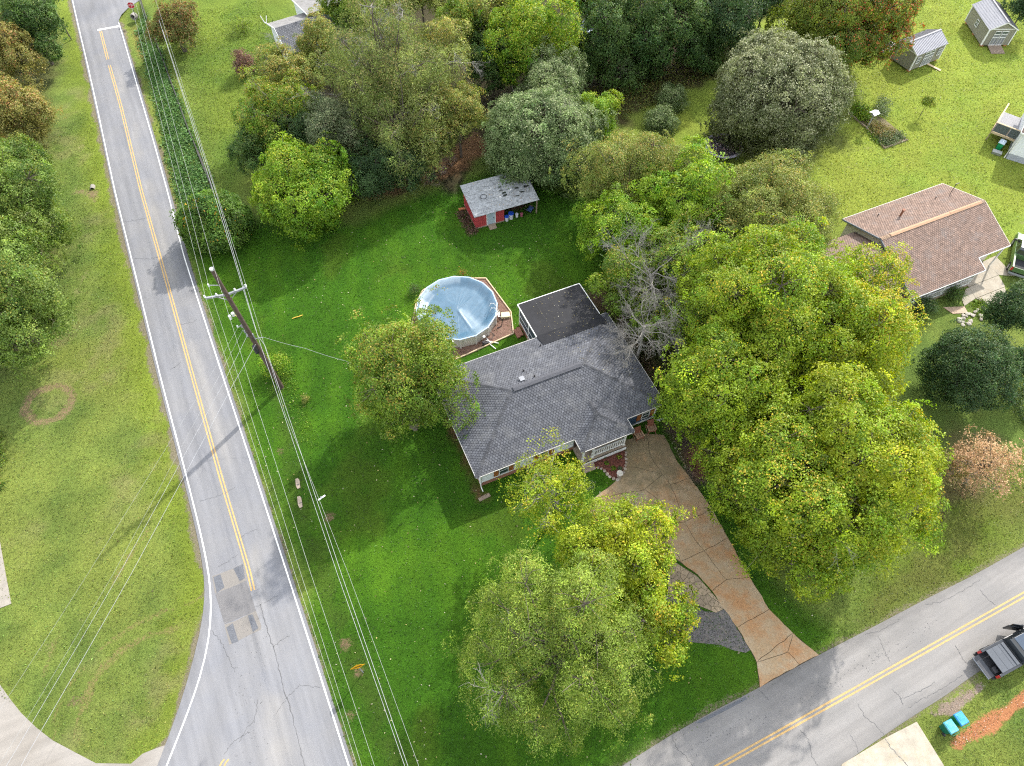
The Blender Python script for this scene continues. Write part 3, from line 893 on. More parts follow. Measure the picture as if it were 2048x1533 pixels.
# concrete crossing at lower right and pad at far left
cx = mat("crossing_concrete", (.35, .315, .255), .9, .22, 1.2, .2, stain=(.30, .25, .16), stain_scale=.8, stain_amt=.7)
mb = MB(); mb.prism(CULV_DRIVE, .0, .04); crossing = structure("concrete_crossing", mb, cx)
crack(crossing, [(1770, 1478), (1780, 1495), (1800, 1515), (1815, 1533)], .04, .045, 401)
mb = MB(); mb.prism(STRIP, .0, .04); structure("concrete_pad", mb, mat("pad_concrete", (.27, .245, .21), .9, .15, 2, .2))

# ------------------------------------------------------------------ foliage
def unit(a):
    return a / (np.linalg.norm(a, axis=-1, keepdims=True) + 1e-9)
def leaves(rng, pos, nrm, size, aspect=.55, tilt=.6, along=None):
    """one folded diamond leaf per point"""
    N = len(pos)
    n = unit(nrm + rng.normal(0, tilt, (N, 3)))
    a = rng.normal(0, 1, (N, 3)) if along is None else along + rng.normal(0, .5, (N, 3))
    a = unit(a - n * (a * n).sum(1, keepdims=True))
    b = np.cross(n, a)
    s = size * rng.uniform(.65, 1.3, (N, 1))
    w = s * aspect * .5
    V = np.empty((N, 4, 3))
    V[:, 0] = pos - a * s * .5
    V[:, 2] = pos + a * s * .5 - n * s * .12
    fold = n * w * .5
    V[:, 1] = pos + b * w + fold
    V[:, 3] = pos - b * w + fold
    return V
def tints(rng, N, pal, mixv, jit=.18, clumpv=None):
    """colour per leaf: between pal[0] and pal[1] by mixv, leaf to leaf variation"""
    A, B = np.array(pal[0]), np.array(pal[1])
    c = A + (B - A) * np.clip(mixv, 0, 1)[:, None]
    v = np.exp(rng.normal(0, jit, (N, 1)))
    if clumpv is not None: v = v * clumpv[:, None]
    return np.clip(c * v, .004, .85)

PAL = {
    'vine': ((.070, .160, .040), (.150, .270, .075), (.16, .22, .04)),
    'myrtle':  ((.070, .100, .022), (.150, .155, .038), (.20, .10, .04)),
    'edgegreen': ((.062, .118, .018), (.150, .202, .035), (.18, .18, .03)),
    'maple': ((.095, .180, .012), (.215, .265, .014), (.36, .28, .03)),
    'gold': ((.115, .200, .012), (.255, .282, .014), (.38, .29, .03)),
    'fine': ((.088, .145, .017), (.188, .245, .036), (.28, .26, .05)),
    'oak': ((.065, .130, .014), (.160, .215, .022), (.22, .18, .03)),
    'dark':    ((.030, .072, .016), (.075, .125, .028), (.12, .15, .03)),
    'deep':    ((.024, .056, .018), (.055, .100, .030), (.09, .12, .03)),
    'grey':    ((.060, .090, .038), (.140, .165, .080), (.22, .22, .12)),
    'silver': ((.062, .105, .032), (.155, .200, .078), (.26, .29, .15)),
    'pear': ((.060, .082, .026), (.155, .168, .072), (.25, .26, .15)),
    'bright':  ((.070, .165, .010), (.190, .275, .018), (.28, .30, .03)),
    'olive': ((.105, .145, .026), (.205, .225, .052), (.29, .22, .06)),
    'feather': ((.080, .120, .026), (.185, .215, .055), (.26, .21, .08)),
    'rust': ((.130, .140, .035), (.235, .205, .055), (.30, .16, .06)),
    'pinkish': ((.310, .195, .105), (.440, .290, .165), (.44, .25, .13)),
    'redmaple': ((.070, .120, .016), (.170, .200, .022), (.38, .10, .04)),
    'purple':  ((.105, .060, .045), (.190, .110, .080), (.26, .16, .08)),
    'magnolia': ((.035, .090, .014), (.120, .195, .026), (.40, .22, .02)),
}

def crown_clumps(rng, R_, Rz, nl, spacing, zmin=-.72, lobe=(.22, .37), off=(.55, .86), inner=.36, rough=1.0):
    """clump centres and outward normals on a crown made of overlapping lobes"""
    k = np.arange(int(nl * 1.35)) + .5
    phi = np.arccos(1 - 2 * k / len(k)); th = math.pi * (1 + 5 ** .5) * k
    d = np.c_[np.cos(th) * np.sin(phi), np.sin(th) * np.sin(phi), np.cos(phi)]
    d = unit(d + rng.normal(0, .16, d.shape))
    d = d[d[:, 2] > zmin]
    sc = np.array([R_, R_, Rz])
    lr = rng.uniform(*lobe, len(d)) * R_
    lc = d * sc * rng.uniform(*off, (len(d), 1))
    lc = np.r_[lc, [[0, 0, .1 * Rz]]]; lr = np.r_[lr, .50 * R_]
    zs = (Rz / R_) ** .6
    C, Nn, Lb = [], [], []
    for i in range(len(lc)):
        m = max(6, int(4 * math.pi * lr[i] ** 2 / spacing ** 2))
        dd = unit(rng.normal(0, 1, (m, 3)))
        sh = np.where(rng.random((m, 1)) < inner, rng.uniform(.55, .85, (m, 1)), rng.uniform(.88, 1.08, (m, 1)))
        p = lc[i] + dd * lr[i] * sh * np.array([1, 1, zs])
        C.append(p); Nn.append(dd); Lb.append(np.full(m, i))
    C = np.concatenate(C); Nn = np.concatenate(Nn); Lb = np.concatenate(Lb)
    keep = np.ones(len(C), bool)
    for i in range(len(lc)):
        q = (C - lc[i]) / (lr[i] * np.array([1, 1, zs]))
        keep &= ~((np.linalg.norm(q, axis=1) < .74) & (Lb != i) & (rng.random(len(C)) < .92))
    keep &= C[:, 2] > zmin * Rz * 1.05
    # uneven outline: low swells, and single sprays that reach out
    g = unit(rng.normal(0, 1, (6, 3))); ph = rng.uniform(0, 6.28, 6)
    mod = 1 + .055 * rough * np.sin(5.0 * (C / sc) @ g.T + ph).sum(1)
    mod += .22 * rough * np.maximum(0, rng.normal(-.5, .75, len(C)))
    C = C * mod[:, None]
    return C[keep], unit(Nn[keep] + .5 * unit(C[keep] / sc) + np.array([0, 0, .25])), Lb[keep], lc, lr

K_LEAF = 1.40
def limb(mb, a, b, ra, rb, rng, n=5, bow=.12, sides=5):
    a, b = Vector(a), Vector(b)
    L_ = (b - a).length
    k = Vector(rng.normal(0, bow * .5, 3)) * L_
    k.z += bow * .5 * L_
    pts = [a.lerp(b, t) + k * (4 * t * (1 - t)) for t in np.linspace(0, 1, n)]
    mb.tube(pts, [ra + (rb - ra) * t for t in np.linspace(0, 1, n)], sides)

NTREES = [0]
def tree(name, label, px, py, zc, rpx, pal, cat="tree", Rz=1.05, nl=22, spacing=.66, leaf=.165, lpc=54, sig=.29, tip=.06, tipz=.4, seed=0, group=None,
         aspect=.6, droop=.4, trunk=True, bark=None, bare=0, lean=(0, 0), trunks=1, shade=.22, gapp=.06, tilt=.7, zmin=-.72, inner=.36, side_tip=None, lobe=(.22, .37), off=(.55, .86), rough=1.0):
    rng = np.random.default_rng(1000 + seed)
    c = P(px, py, zc)
    R_ = (P(px + rpx, py, zc) - c).length * .91
    RZ = min(R_ * Rz, zc * 1.02)
    base = Vector((c.x - lean[0], c.y - lean[1], 0))
    if name == 'shrub': base.z = 0
    t = thing(name, label, cat, base, 0, group)
    C, Nn, Lb, lc, lr = crown_clumps(rng, R_, RZ, nl, spacing, zmin, lobe, off, inner, rough)
    if gapp > 0:
        k = rng.random(len(C)) > gapp
        C, Nn, Lb = C[k], Nn[k], Lb[k]
    o = np.array([lean[0], lean[1], zc])
    M = len(C)
    cnt = rng.poisson(lpc, M)
    idx = np.repeat(np.arange(M), cnt)
    N = len(idx)
    nn = Nn[idx]
    a = unit(np.cross(nn, np.array([.3, .2, 1.0])) + 1e-6); b_ = np.cross(nn, a)
    sg = sig * rng.uniform(.7, 1.35, M)[idx]
    x = rng.normal(0, 1, N) * sg; y = rng.normal(0, 1, N) * sg; z = rng.normal(0, .30, N) * sg
    rad2 = (x * x + y * y) / (sg * sg)
    pos = C[idx] + a * x[:, None] + b_ * y[:, None] + nn * z[:, None]
    pos[:, 2] -= droop * sg * rad2 * .5
    V = leaves(rng, pos + o, nn + np.array([0, 0, .35]), leaf, aspect, tilt, a * x[:, None] + b_ * y[:, None] + np.array([0, 0, -droop]))
    V[:, :, 2] = np.maximum(V[:, :, 2], .03)
    p = [tuple(min(.6, x * K_LEAF) for x in q) for q in PAL[pal]]
    lobev = rng.normal(.5, .22, len(lc))
    mixv = lobev[Lb][idx] * .6 + rng.normal(.2, .24, M)[idx] + rng.normal(0, .10, N)
    cv = np.exp(rng.normal(0, shade, M))[idx]
    col = tints(rng, N, p, mixv, .11, cv)
    # turning leaves gather at the sprays that face the sky or one side
    expo = C[:, 2] / RZ
    if side_tip is not None:
        expo = .4 * expo + .9 * (C[:, 0] * side_tip[0] + C[:, 1] * side_tip[1]) / R_
    pr = tip * np.exp(2.2 * (expo - tipz)) * np.exp(rng.normal(-.5, 1.3, M))
    turn = rng.random(N) < np.clip(pr, 0, .45)[idx]
    col[turn] = np.array(p[2]) * np.exp(rng.normal(0, .22, (turn.sum(), 1)))
    quads_obj("crown", V, np.clip(col, .004, .8), LEAF, t)
    bm_ = bark or BARK
    mb = MB()
    zb = zc - RZ * .35
    tr = max(.035, R_ * .045)
    for k in range(trunks):
        ofs = Vector((0, 0, 0)) if trunks == 1 else Vector((math.cos(k * 2.4) * R_ * .12, math.sin(k * 2.4) * R_ * .12, 0))
        top = Vector((lean[0], lean[1], zc - RZ * .05)) + ofs * 1.6
        mid = Vector((lean[0] * .4, lean[1] * .4, zb * .5)) + ofs * .9
        mb.tube([ofs * .3, mid, top], [tr * 1.25, tr * .9, tr * .45], 7)
    for i in range(len(lc) - 1):
        s0 = Vector((lean[0] * .7, lean[1] * .7, max(.2, zc + min(-.35 * RZ, lc[i][2] - .45 * RZ) * rng.uniform(.8, 1.1))))
        limb(mb, s0, lc[i] + o, tr * .42, tr * .16, rng, 5, .10)
    pick = rng.permutation(M)[:int(min(M, 26 + M * .12))]
    for j in pick:
        e = C[j] + o
        limb(mb, lc[Lb[j]] + o, e, tr * .12, .012, rng, 4, .12, 3)
    mb.build("trunk", bm_, t)
    if bare:
        for k in range(bare):
            mb = MB()
            j = rng.integers(M)
            branchy(mb, rng, Vector(lc[Lb[j]] + o), Vector(C[j] * .98 + o) - Vector(lc[Lb[j]] + o), tr * .2, 3)
            mb.build("dead_branch", PALEBARK, t)
    NTREES[0] += N
    return t

def branchy(mb, rng, p, d, r_, depth, kids=(3, 5), sides=4):
    """recursive bare branch"""
    n = 4
    pts = [p]
    q = p.copy(); dd = d / n
    for k in range(n):
        dd = dd + Vector(rng.normal(0, .22, 3)) * dd.length
        q = q + dd
        pts.append(q.copy())
    mb.tube(pts, [max(.006, r_ * (1 - .6 * k / n)) for k in range(n + 1)], sides if r_ > .02 else 3, cap=False)
    if depth <= 0: return
    for k in range(rng.integers(*kids)):
        t = rng.uniform(.3, 1.0)
        i = min(n - 1, int(t * n)); s = pts[i].lerp(pts[i + 1], t * n - i)
        nd_ = Vector(d).normalized() + Vector(rng.normal(0, .62, 3))
        nd_.normalize()
        branchy(mb, rng, s, nd_ * d.length * rng.uniform(.45, .72), r_ * .5, depth - 1, kids, sides)

def bare_tree(name, label, px, py, zc, rpx, n, seed, cat="tree", group=None, m=None, lift=.5):
    rng = np.random.default_rng(seed)
    c = P(px, py, zc); R_ = (P(px + rpx, py, zc) - c).length
    t = thing(name, label, cat, (c.x, c.y, 0), 0, group)
    mb = MB()
    mb.tube([(0, 0, 0), (.1, .05, zc * .4), (0, 0, zc * .72)], [R_ * .045, R_ * .035, R_ * .026], 7)
    mb.build("trunk", m or PALEBARK, t)
    mb = MB()
    for k in range(n):
        a = 2.399 * k + rng.normal(0, .2)
        el = rng.uniform(.05, 1.1) * lift
        d = Vector((math.cos(a) * math.cos(el), math.sin(a) * math.cos(el), math.sin(el))) * R_ * rng.uniform(.45, .75)
        branchy(mb, rng, Vector((0, 0, zc * rng.uniform(.5, .74))), d, R_ * .012, 4, (3, 6))
    mb.build("branches", m or PALEBARK, t)
    return t

def greens(name, poly, n, hmin, hmax, leaf, pal, seed, clump=.25, label=None, cat=None, lpc=14, kind='stuff', tip=.04, parent=None, zf=None):
    """low plants scattered over an outline: one leaf mass"""
    rng = np.random.default_rng(seed)
    p = np.array(poly); lo, hi = p.min(0), p.max(0)
    pts = []
    while len(pts) < n:
        q = rng.uniform(lo, hi, (n * 2, 2))
        q = q[sd_poly(q[:, 0], q[:, 1], poly) > -.05]
        pts += list(q)
    pts = np.array(pts[:n])
    hv = fbm(pts[:, 0], pts[:, 1], 1.6, seed)
    h = hmin + (hmax - hmin) * np.clip((hv - .3) / .4, 0, 1)
    idx = np.repeat(np.arange(n), lpc); N = len(idx)
    pos = np.c_[pts[idx] + rng.normal(0, clump, (N, 2)), h[idx] * rng.uniform(.25, 1.0, N)]
    if zf is not None: pos[:, 2] += zf(pos[:, 0], pos[:, 1])
    V = leaves(rng, pos, np.tile([0, 0, 1.0], (N, 1)), leaf, .7, .75)
    mixv = rng.normal(.45, .25, n)[idx] + rng.normal(0, .2, N)
    col = tints(rng, N, PAL[pal], mixv, .2, np.exp(rng.normal(0, .2, n))[idx])
    turn = rng.random(N) < tip
    col[turn] = np.array(PAL[pal][2])
    o = quads_obj(name, V, col, LEAF, parent)
    if kind: o['kind'] = kind
    if label: tag(o, label, cat)
    return o

# ---- the trees, one by one
YT = "yellow green maples right of the grey house"
tree("maple_tree", "broad yellow green maple, upper left of the maples right of the grey house", 1530, 620, 8.5, 190, 'maple', seed=1, tip=.025, nl=29, group=YT)
tree("maple_tree", "green maple overhanging the right eave of the grey house", 1455, 780, 7.5, 158, 'maple', seed=2, tip=.015, nl=24, group=YT)
tree("maple_tree", "largest golden maple, lower right of the maples beside the driveway", 1685, 930, 8.5, 200, 'gold', seed=3, tip=.03, nl=31, group=YT, side_tip=(.9, .1), bare=5)
tree("maple_tree", "maple with orange tinged sprays in front of the brown roofed porch", 1700, 690, 8.0, 136, 'gold', seed=4, tip=.10, nl=24, group=YT, side_tip=(.8, .5))
tree("maple_tree", "green maple whose low boughs hang over the lawn right of the driveway", 1580, 965, 7.0, 172, 'maple', seed=5, tip=.03, nl=26, group=YT, bare=3)
tree("maple_tree", "loose maple with reddish tips spreading over the lower brown roof wing", 1730, 545, 7.0, 84, 'gold', seed=6, tip=.14, nl=15, group=YT, gapp=.35, lpc=34)
tree("maple_tree", "maple reaching down towards the side road at the foot of the maples", 1640, 1070, 6.0, 128, 'maple', seed=7, tip=.04, nl=21, group=YT)

tree("oak_tree", "forked green tree standing between the pool and the grey house's left eave", 820, 755, 6.4, 126, 'oak', rough=1.3, seed=10, tip=.07, nl=26, trunks=2, leaf=.16, Rz=1.5, gapp=.12, lean=(.4, 1.2))

tree("willow_oak", "large fine leaved olive tree on the front lawn by the side road", 1128, 1280, 7.2, 206, 'fine', Rz=1.2, seed=12, leaf=.15, aspect=.30, lpc=58, spacing=.62, sig=.30, droop=.9, gapp=.12, lobe=(.17, .30), off=(.5, .92), nl=34, tip=.02, shade=.28, bare=5, inner=.4)
tree("maple_tree", "bright yellow maple behind the olive tree, reaching over the driveway apron", 1235, 1120, 6.8, 142, 'gold', seed=13, tip=.03, nl=18, leaf=.16, side_tip=(1, -.2))
tree("maple_tree", "bright yellow green maple edge hanging over the gravel apron, behind the olive tree", 1318, 1235, 4.6, 82, 'gold', seed=113, tip=.05, nl=18, leaf=.16)
tree("birch_tree", "sparse pale limbed yellow tree in front of the white house wall", 1105, 985, 6.4, 104, 'gold', seed=14, tip=.025, nl=17, leaf=.14, gapp=.30, lpc=30, bark=PALEBARK, bare=10, inner=.5)
tree("birch_tree", "thin leafy sapling crown spread over the driveway slabs", 1265, 1022, 6.0, 46, 'maple', seed=15, tip=.08, nl=10, leaf=.13, gapp=.35, lpc=26, bark=PALEBARK, bare=5)

tree("oak_tree", "green tree at the left edge between the two big green crowns", -20, 520, 6.5, 105, 'edgegreen', seed=180, tip=.02)
tree("oak_tree", "low green boughs at the left edge below the rust and gold tree", 30, 330, 4.0, 62, 'edgegreen', seed=181, tip=.03)
LW = "trees along the left edge"
tree("oak_tree", "big dark green tree at the left edge, upper crown", 4, 415, 6.4, 128, 'edgegreen', seed=20, tip=.02, nl=23, group=LW)
tree("oak_tree", "big green tree at the left edge beside the tan ring in the lawn", 4, 612, 6.4, 136, 'edgegreen', seed=21, tip=.02, nl=24, group=LW)
tree("tree", "rust and gold tree at the left edge above the dark green ones", 20, 222, 4.6, 78, 'rust', seed=22, tip=.10, nl=17, group=LW, leaf=.18)
tree("tree", "smaller rust coloured tree tucked at the left edge below the green corner tree", 25, 110, 4.2, 64, 'rust', seed=23, tip=.06, nl=14, group=LW, leaf=.18, bare=4)
tree("tree", "dark green tree in the upper left corner", 55, 45, 5.5, 72, 'dark', seed=24, tip=.02, nl=17, group=LW, leaf=.19)
tree("tree", "narrow green treetop leaning in at the top edge beside the road", 92, -12, 6.0, 30, 'dark', seed=25, tip=.02, nl=10, group=LW, leaf=.19)

tree("crape_myrtle", "vase shaped reddish green tree alone on the lawn by the stop sign", 350, 55, 3.2, 60, 'myrtle', zmin=-.45, seed=26, tip=.25, nl=15, leaf=.17, trunks=3, Rz=.85, tipz=.1)
tree("shrub", "small thin green bush on the far left lawn", 484, 50, 1.0, 20, 'fine', cat="shrub", seed=27, nl=8, spacing=.45, lpc=24, leaf=.14, gapp=.2)
tree("shrub", "small purple leaved tree beside the tall thicket", 486, 126, 1.6, 24, 'purple', cat="shrub", seed=28, nl=10, spacing=.45, lpc=36, leaf=.15)
tree("magnolia_tree", "glossy dark magnolia beside the road and under the wires", 424, 438, 2.7, 78, 'magnolia', rough=.5, lobe=(.28, .42), off=(.5, .7), seed=29, shade=.3, nl=18, leaf=.19, tip=.01, spacing=.5, lpc=44, Rz=.9)

TH = "thicket of trees behind the back lawn"
tree("maple_tree", "rounded bright green maple at the front left of the thicket", 605, 372, 4.2, 118, 'bright', rough=.8, lobe=(.26, .40), off=(.54, .76), seed=30, tip=.05, nl=23, group=TH, leaf=.18, Rz=.85)
tree("pine_tree", "tallest feathery pale green tree in the middle of the thicket", 775, 135, 9.5, 146, 'feather', seed=31, leaf=.21, aspect=.26, lpc=36, sig=.36, spacing=.74, droop=.7, nl=40, tip=.06, bare=14, group=TH, Rz=1.1, shade=.3, gapp=.2, lobe=(.16, .27), off=(.5, .95), inner=.35)
tree("pine_tree", "lower boughs of a feathery green tree above the red shed lane", 800, 245, 6.5, 122, 'feather', seed=32, leaf=.21, aspect=.26, lpc=36, sig=.36, spacing=.74, droop=.5, nl=26, tip=.04, bare=6, group=TH, shade=.3, gapp=.2, lobe=(.17, .30), off=(.5, .92), inner=.35)
tree("tree", "tree with orange brown leaves beside the grey gable at the thicket's left end", 562, 152, 6.5, 70, 'olive', seed=33, tip=.28, nl=15, group=TH, bare=5, leaf=.16)
tree("tree", "half dead tree with white limbs on the left side of the thicket", 560, 240, 5.5, 92, 'oak', seed=34, tip=.10, nl=17, group=TH, bare=14, gapp=.25)
tree("tree", "dark green tree at the lower left corner of the thicket", 515, 300, 3.8, 58, 'dark', seed=35, nl=14, group=TH)
tree("tree", "grey green rounded evergreen behind the bright maple", 670, 262, 5.0, 76, 'grey', seed=36, nl=15, group=TH, leaf=.13, spacing=.52)
tree("tree", "dark grey green evergreen at the lawn side of the thicket", 750, 335, 3.6, 70, 'deep', seed=37, nl=15, group=TH, leaf=.13, spacing=.52)
tree("tree", "dark evergreen next to the bare bush at the edge of the back lawn", 815, 335, 3.2, 52, 'deep', seed=38, nl=13, group=TH, leaf=.13, spacing=.52)
tree("tree", "gold turning tree at the right end of the feathery tree", 915, 215, 6.5, 62, 'olive', seed=39, tip=.35, nl=15, group=TH, leaf=.16)
tree("tree", "brownish twiggy tree right of the tallest feathery tree", 890, 95, 8.0, 62, 'olive', seed=40, tip=.14, nl=15, group=TH, bare=12, gapp=.2, leaf=.14)
tree("tree", "olive tree at the top edge above the yellow tipped maple", 985, 18, 8.0, 66, 'olive', seed=41, tip=.08, nl=15, group=TH, leaf=.17)
tree("tree", "green tree filling the top edge behind the tallest feathery tree", 705, -10, 7.0, 70, 'oak', seed=42, tip=.08, nl=15, group=TH, leaf=.18)
tree("tree", "olive tree at the top edge right of the grey roofed house", 840, -25, 8.0, 62, 'olive', seed=43, tip=.08, nl=15, group=TH, leaf=.18)
bare_tree("bare_bush", "leafless twiggy bush at the edge of the back lawn", 862, 328, 1.8, 44, 9, 44, group=TH, m=mat("twig", (.20, .155, .125), .9, .2, 9))
tree("tree", "bright maple with yellow top left of the dark treeline", 1065, 85, 6.5, 104, 'bright', seed=45, tip=.22, nl=20, leaf=.18, tipz=.2)
tree("tree", "bushy silver green tree arching over the red shed roof", 1085, 272, 4.4, 138, 'silver', rough=.6, lobe=(.28, .42), off=(.52, .74), seed=46, tip=.05, nl=26, leaf=.18, spacing=.64, shade=.3, bare=6, Rz=.85)
tree("tree", "silvery top of a tree behind the one over the red shed", 1105, 172, 4.2, 74, 'silver', seed=47, tip=.22, nl=15, leaf=.15, spacing=.55)
tree("tree", "green tree between the silver green tree and the weedy drain", 1185, 240, 3.2, 56, 'bright', seed=48, tip=.06, nl=14, leaf=.15, spacing=.52)

tree("tree", "dark evergreen understorey tree deep in the thicket, above the bright maple", 610, 275, 3.8, 70, 'deep', seed=170, nl=16, group=TH, leaf=.14, spacing=.55)
tree("tree", "olive brown tree hanging over the lane behind the red shed", 860, 275, 5.0, 62, 'olive', seed=171, tip=.12, nl=16, group=TH, leaf=.15)
tree("tree", "dark green tree at the back of the thicket beside the yellow topped maple", 985, 120, 5.0, 66, 'dark', seed=172, nl=16, group=TH, leaf=.17)
tree("tree", "green tree at the top edge between the olive treetops", 930, 45, 7.0, 60, 'oak', seed=173, tip=.08, nl=16, group=TH, leaf=.17)
tree("tree", "yellow flecked tree beside the grey roofed house", 640, 95, 6.5, 60, 'olive', seed=174, tip=.15, nl=16, group=TH, leaf=.16)
tree("tree", "dark bush like tree at the foot of the tallest feathery tree", 690, 345, 2.6, 46, 'deep', seed=175, nl=14, group=TH, leaf=.13, spacing=.52)
DK = "dark trees along the top edge"
tree("tree", "tall dark green tree at the left of the treeline above the drain", 1240, 62, 6.0, 108, 'dark', seed=50, nl=21, group=DK, leaf=.19, lpc=36)
tree("tree", "dark green tree in the middle of the treeline above the drain", 1345, 45, 6.0, 92, 'dark', seed=51, nl=17, group=DK, leaf=.19, lpc=36)
tree("tree", "near black green tree beside the orange red maple", 1450, 38, 5.6, 84, 'deep', seed=52, nl=17, group=DK, leaf=.19, lpc=36)
tree("tree", "dark green treetop crossing the top edge behind the treeline", 1400, -45, 8.5, 70, 'dark', seed=53, tip=.06, nl=15, group=DK, leaf=.2, lpc=34)
tree("tree", "low dark green tree nearest the drain in the treeline", 1180, 122, 3.0, 56, 'dark', seed=54, nl=14, group=DK, leaf=.18)
tree("tree", "dark green underwood at the foot of the treeline, left of the drain", 1290, 110, 2.4, 60, 'dark', seed=190, nl=14, group=DK, leaf=.18)
tree("tree", "dark green underwood at the foot of the treeline, right part", 1400, 95, 2.4, 60, 'dark', seed=191, nl=14, group=DK, leaf=.18)
tree("tree", "dark treetop at the top edge behind the yellow tipped maple", 1165, -20, 8.0, 62, 'oak', seed=55, nl=15, group=DK, leaf=.2)
tree("tree", "deep green tree at the top edge left of the red maple", 1535, -5, 6.0, 48, 'deep', seed=56, nl=14, group=DK, leaf=.2, lpc=34)
tree("maple_tree", "maple turning orange red at the top edge beside the green shed", 1690, 45, 6.5, 122, 'redmaple', seed=57, tip=.14, nl=24, leaf=.19, side_tip=(.9, -.1))
tree("pear_tree", "large round grey green tree standing over the round trampoline", 1552, 194, 6.0, 152, 'pear', rough=.5, lobe=(.28, .40), off=(.55, .72), seed=58, tip=.16, nl=34, leaf=.18, spacing=.62, lpc=46, shade=.3, gapp=.1, tipz=.1)
tree("tree", "dark green tree in the upper right corner behind the sheds", 2052, 12, 3.5, 40, 'deep', seed=59, nl=13, leaf=.18)

BH = "trees behind the grey house"
tree("tree", "olive brown tree at the upper left of the group behind the grey house", 1258, 352, 5.0, 116, 'olive', seed=60, tip=.08, nl=20, group=BH, leaf=.14)
tree("tree", "bright green tree in the middle of the group behind the grey house", 1365, 402, 6.0, 104, 'bright', seed=61, tip=.05, nl=18, group=BH, leaf=.17)
tree("tree", "domed yellowish olive tree right of the group behind the grey house", 1535, 438, 6.0, 142, 'olive', rough=.5, lobe=(.28, .40), off=(.55, .72), seed=62, tip=.05, nl=23, group=BH, leaf=.14, spacing=.54, lpc=50)
tree("tree", "green tree by the open lawn left of the dead limbs", 1240, 460, 4.5, 96, 'bright', seed=63, tip=.04, nl=17, group=BH, leaf=.16, bare=4)
tree("tree", "green tree below the leafless tree and above the black flat roof", 1265, 560, 5.0, 84, 'oak', seed=64, tip=.04, nl=15, group=BH, leaf=.16)
tree("tree", "green tree between the two leafless trees", 1355, 530, 5.6, 92, 'oak', seed=65, tip=.04, nl=17, group=BH, leaf=.16)
tree("tree", "green tree under the lower leafless tree beside the grey roof", 1318, 640, 5.0, 60, 'oak', seed=66, tip=.03, nl=14, group=BH, leaf=.16)
tree("tree", "olive tree filling the gap between the domed tree and the maples", 1450, 470, 5.0, 86, 'olive', seed=160, tip=.04, group=BH, leaf=.15)
tree("tree", "pale olive tree at the top of the group behind the grey house", 1330, 338, 4.0, 52, 'olive', seed=161, tip=.05, nl=18, group=BH, leaf=.14)
tree("tree", "small green tree at the left foot of the group behind the grey house", 1205, 415, 3.0, 50, 'oak', seed=162, tip=.04, nl=14, group=BH, leaf=.15)
bare_tree("dead_tree", "leafless grey tree above the grey house, upper of two", 1318, 500, 10.6, 108, 12, 67, group="leafless trees behind the grey house")
bare_tree("dead_tree", "leafless grey tree beside the roof corner, lower of two", 1300, 612, 9.6, 100, 13, 68, group="leafless trees behind the grey house")
tree("holly_tree", "round dark evergreen below the brown house patio", 1940, 738, 3.9, 98, 'deep', rough=.5, lobe=(.28, .42), off=(.5, .7), seed=70, nl=21, leaf=.14, spacing=.5, lpc=46, Rz=.95)
tree("holly_tree", "dark evergreen at the right edge beside the brown house patio", 2040, 620, 3.9, 66, 'deep', rough=.5, lobe=(.28, .42), off=(.5, .7), seed=71, nl=15, leaf=.14, spacing=.5, lpc=46)
tree("holly_tree", "dark evergreen half outside the right edge, below the other two", 2060, 730, 3.5, 46, 'deep', seed=72, nl=13, leaf=.14, spacing=.5)
tree("cherry_tree", "sparse salmon orange tree near the side road at right", 1978, 925, 3.4, 74, 'pinkish', seed=73, tip=.1, nl=17, leaf=.14, gapp=.30, lpc=26, bare=8, inner=.5)
tree("shrub", "brown olive thin bush between the golden maple and the salmon tree", 1900, 935, 2.2, 42, 'rust', cat="shrub", seed=74, nl=11, leaf=.13, gapp=.3, lpc=24)
tree("sapling", "little orange topped sapling alone on the sunny back lawn", 1856, 204, 1.9, 15, 'oak', zmin=-.4, seed=75, nl=8, leaf=.11, spacing=.3, lpc=26, sig=.18, tip=.10, tipz=0, Rz=.9)
tree("shrub", "silvery bush below the wooden post, nearer of two", 1322, 240, 1.2, 37, 'silver', cat="shrub", seed=76, nl=13, leaf=.13, spacing=.42, lpc=34)
tree("shrub", "silvery bush behind the wooden post, farther of two", 1346, 196, 1.2, 35, 'silver', cat="shrub", seed=77, nl=13, leaf=.13, spacing=.42, lpc=34)
tree("shrub", "bright green bush growing round the foot of the utility pole", 547, 730, 1.2, 27, 'bright', cat="shrub", seed=78, nl=11, leaf=.12, spacing=.36, lpc=30, gapp=.15)
tree("shrub", "tiny brownish bush on the lawn below the utility pole", 610, 797, .35, 9, 'olive', cat="shrub", seed=79, nl=5, leaf=.08, spacing=.2, lpc=22, sig=.12)
tree("shrub", "thin bush with orange flowers at the left of the pool bed", 829, 578, .6, 10, 'dark', cat="shrub", seed=80, nl=7, leaf=.09, spacing=.24, lpc=20, tip=.15)
tree("shrub", "small orange flowered plant on the lawn behind the pool", 925, 545, .5, 6, 'redmaple', cat="shrub", seed=81, nl=5, leaf=.08, spacing=.2, lpc=18, tip=.3)
tree("shrub", "pale green bush by the treeline at the end of the drain", 1482, 72, 1.6, 30, 'silver', cat="shrub", seed=82, nl=11, leaf=.15, spacing=.5, lpc=28)
tree("shrub", "dark shrub below the brown house porch railing, left of two", 1850, 612, .9, 26, 'deep', cat="shrub", seed=83, nl=10, leaf=.1, spacing=.35, lpc=30)
tree("shrub", "leafy shrub below the brown house porch railing, right of two", 1908, 585, .8, 20, 'dark', cat="shrub", seed=84, nl=10, leaf=.1, spacing=.35, lpc=30)

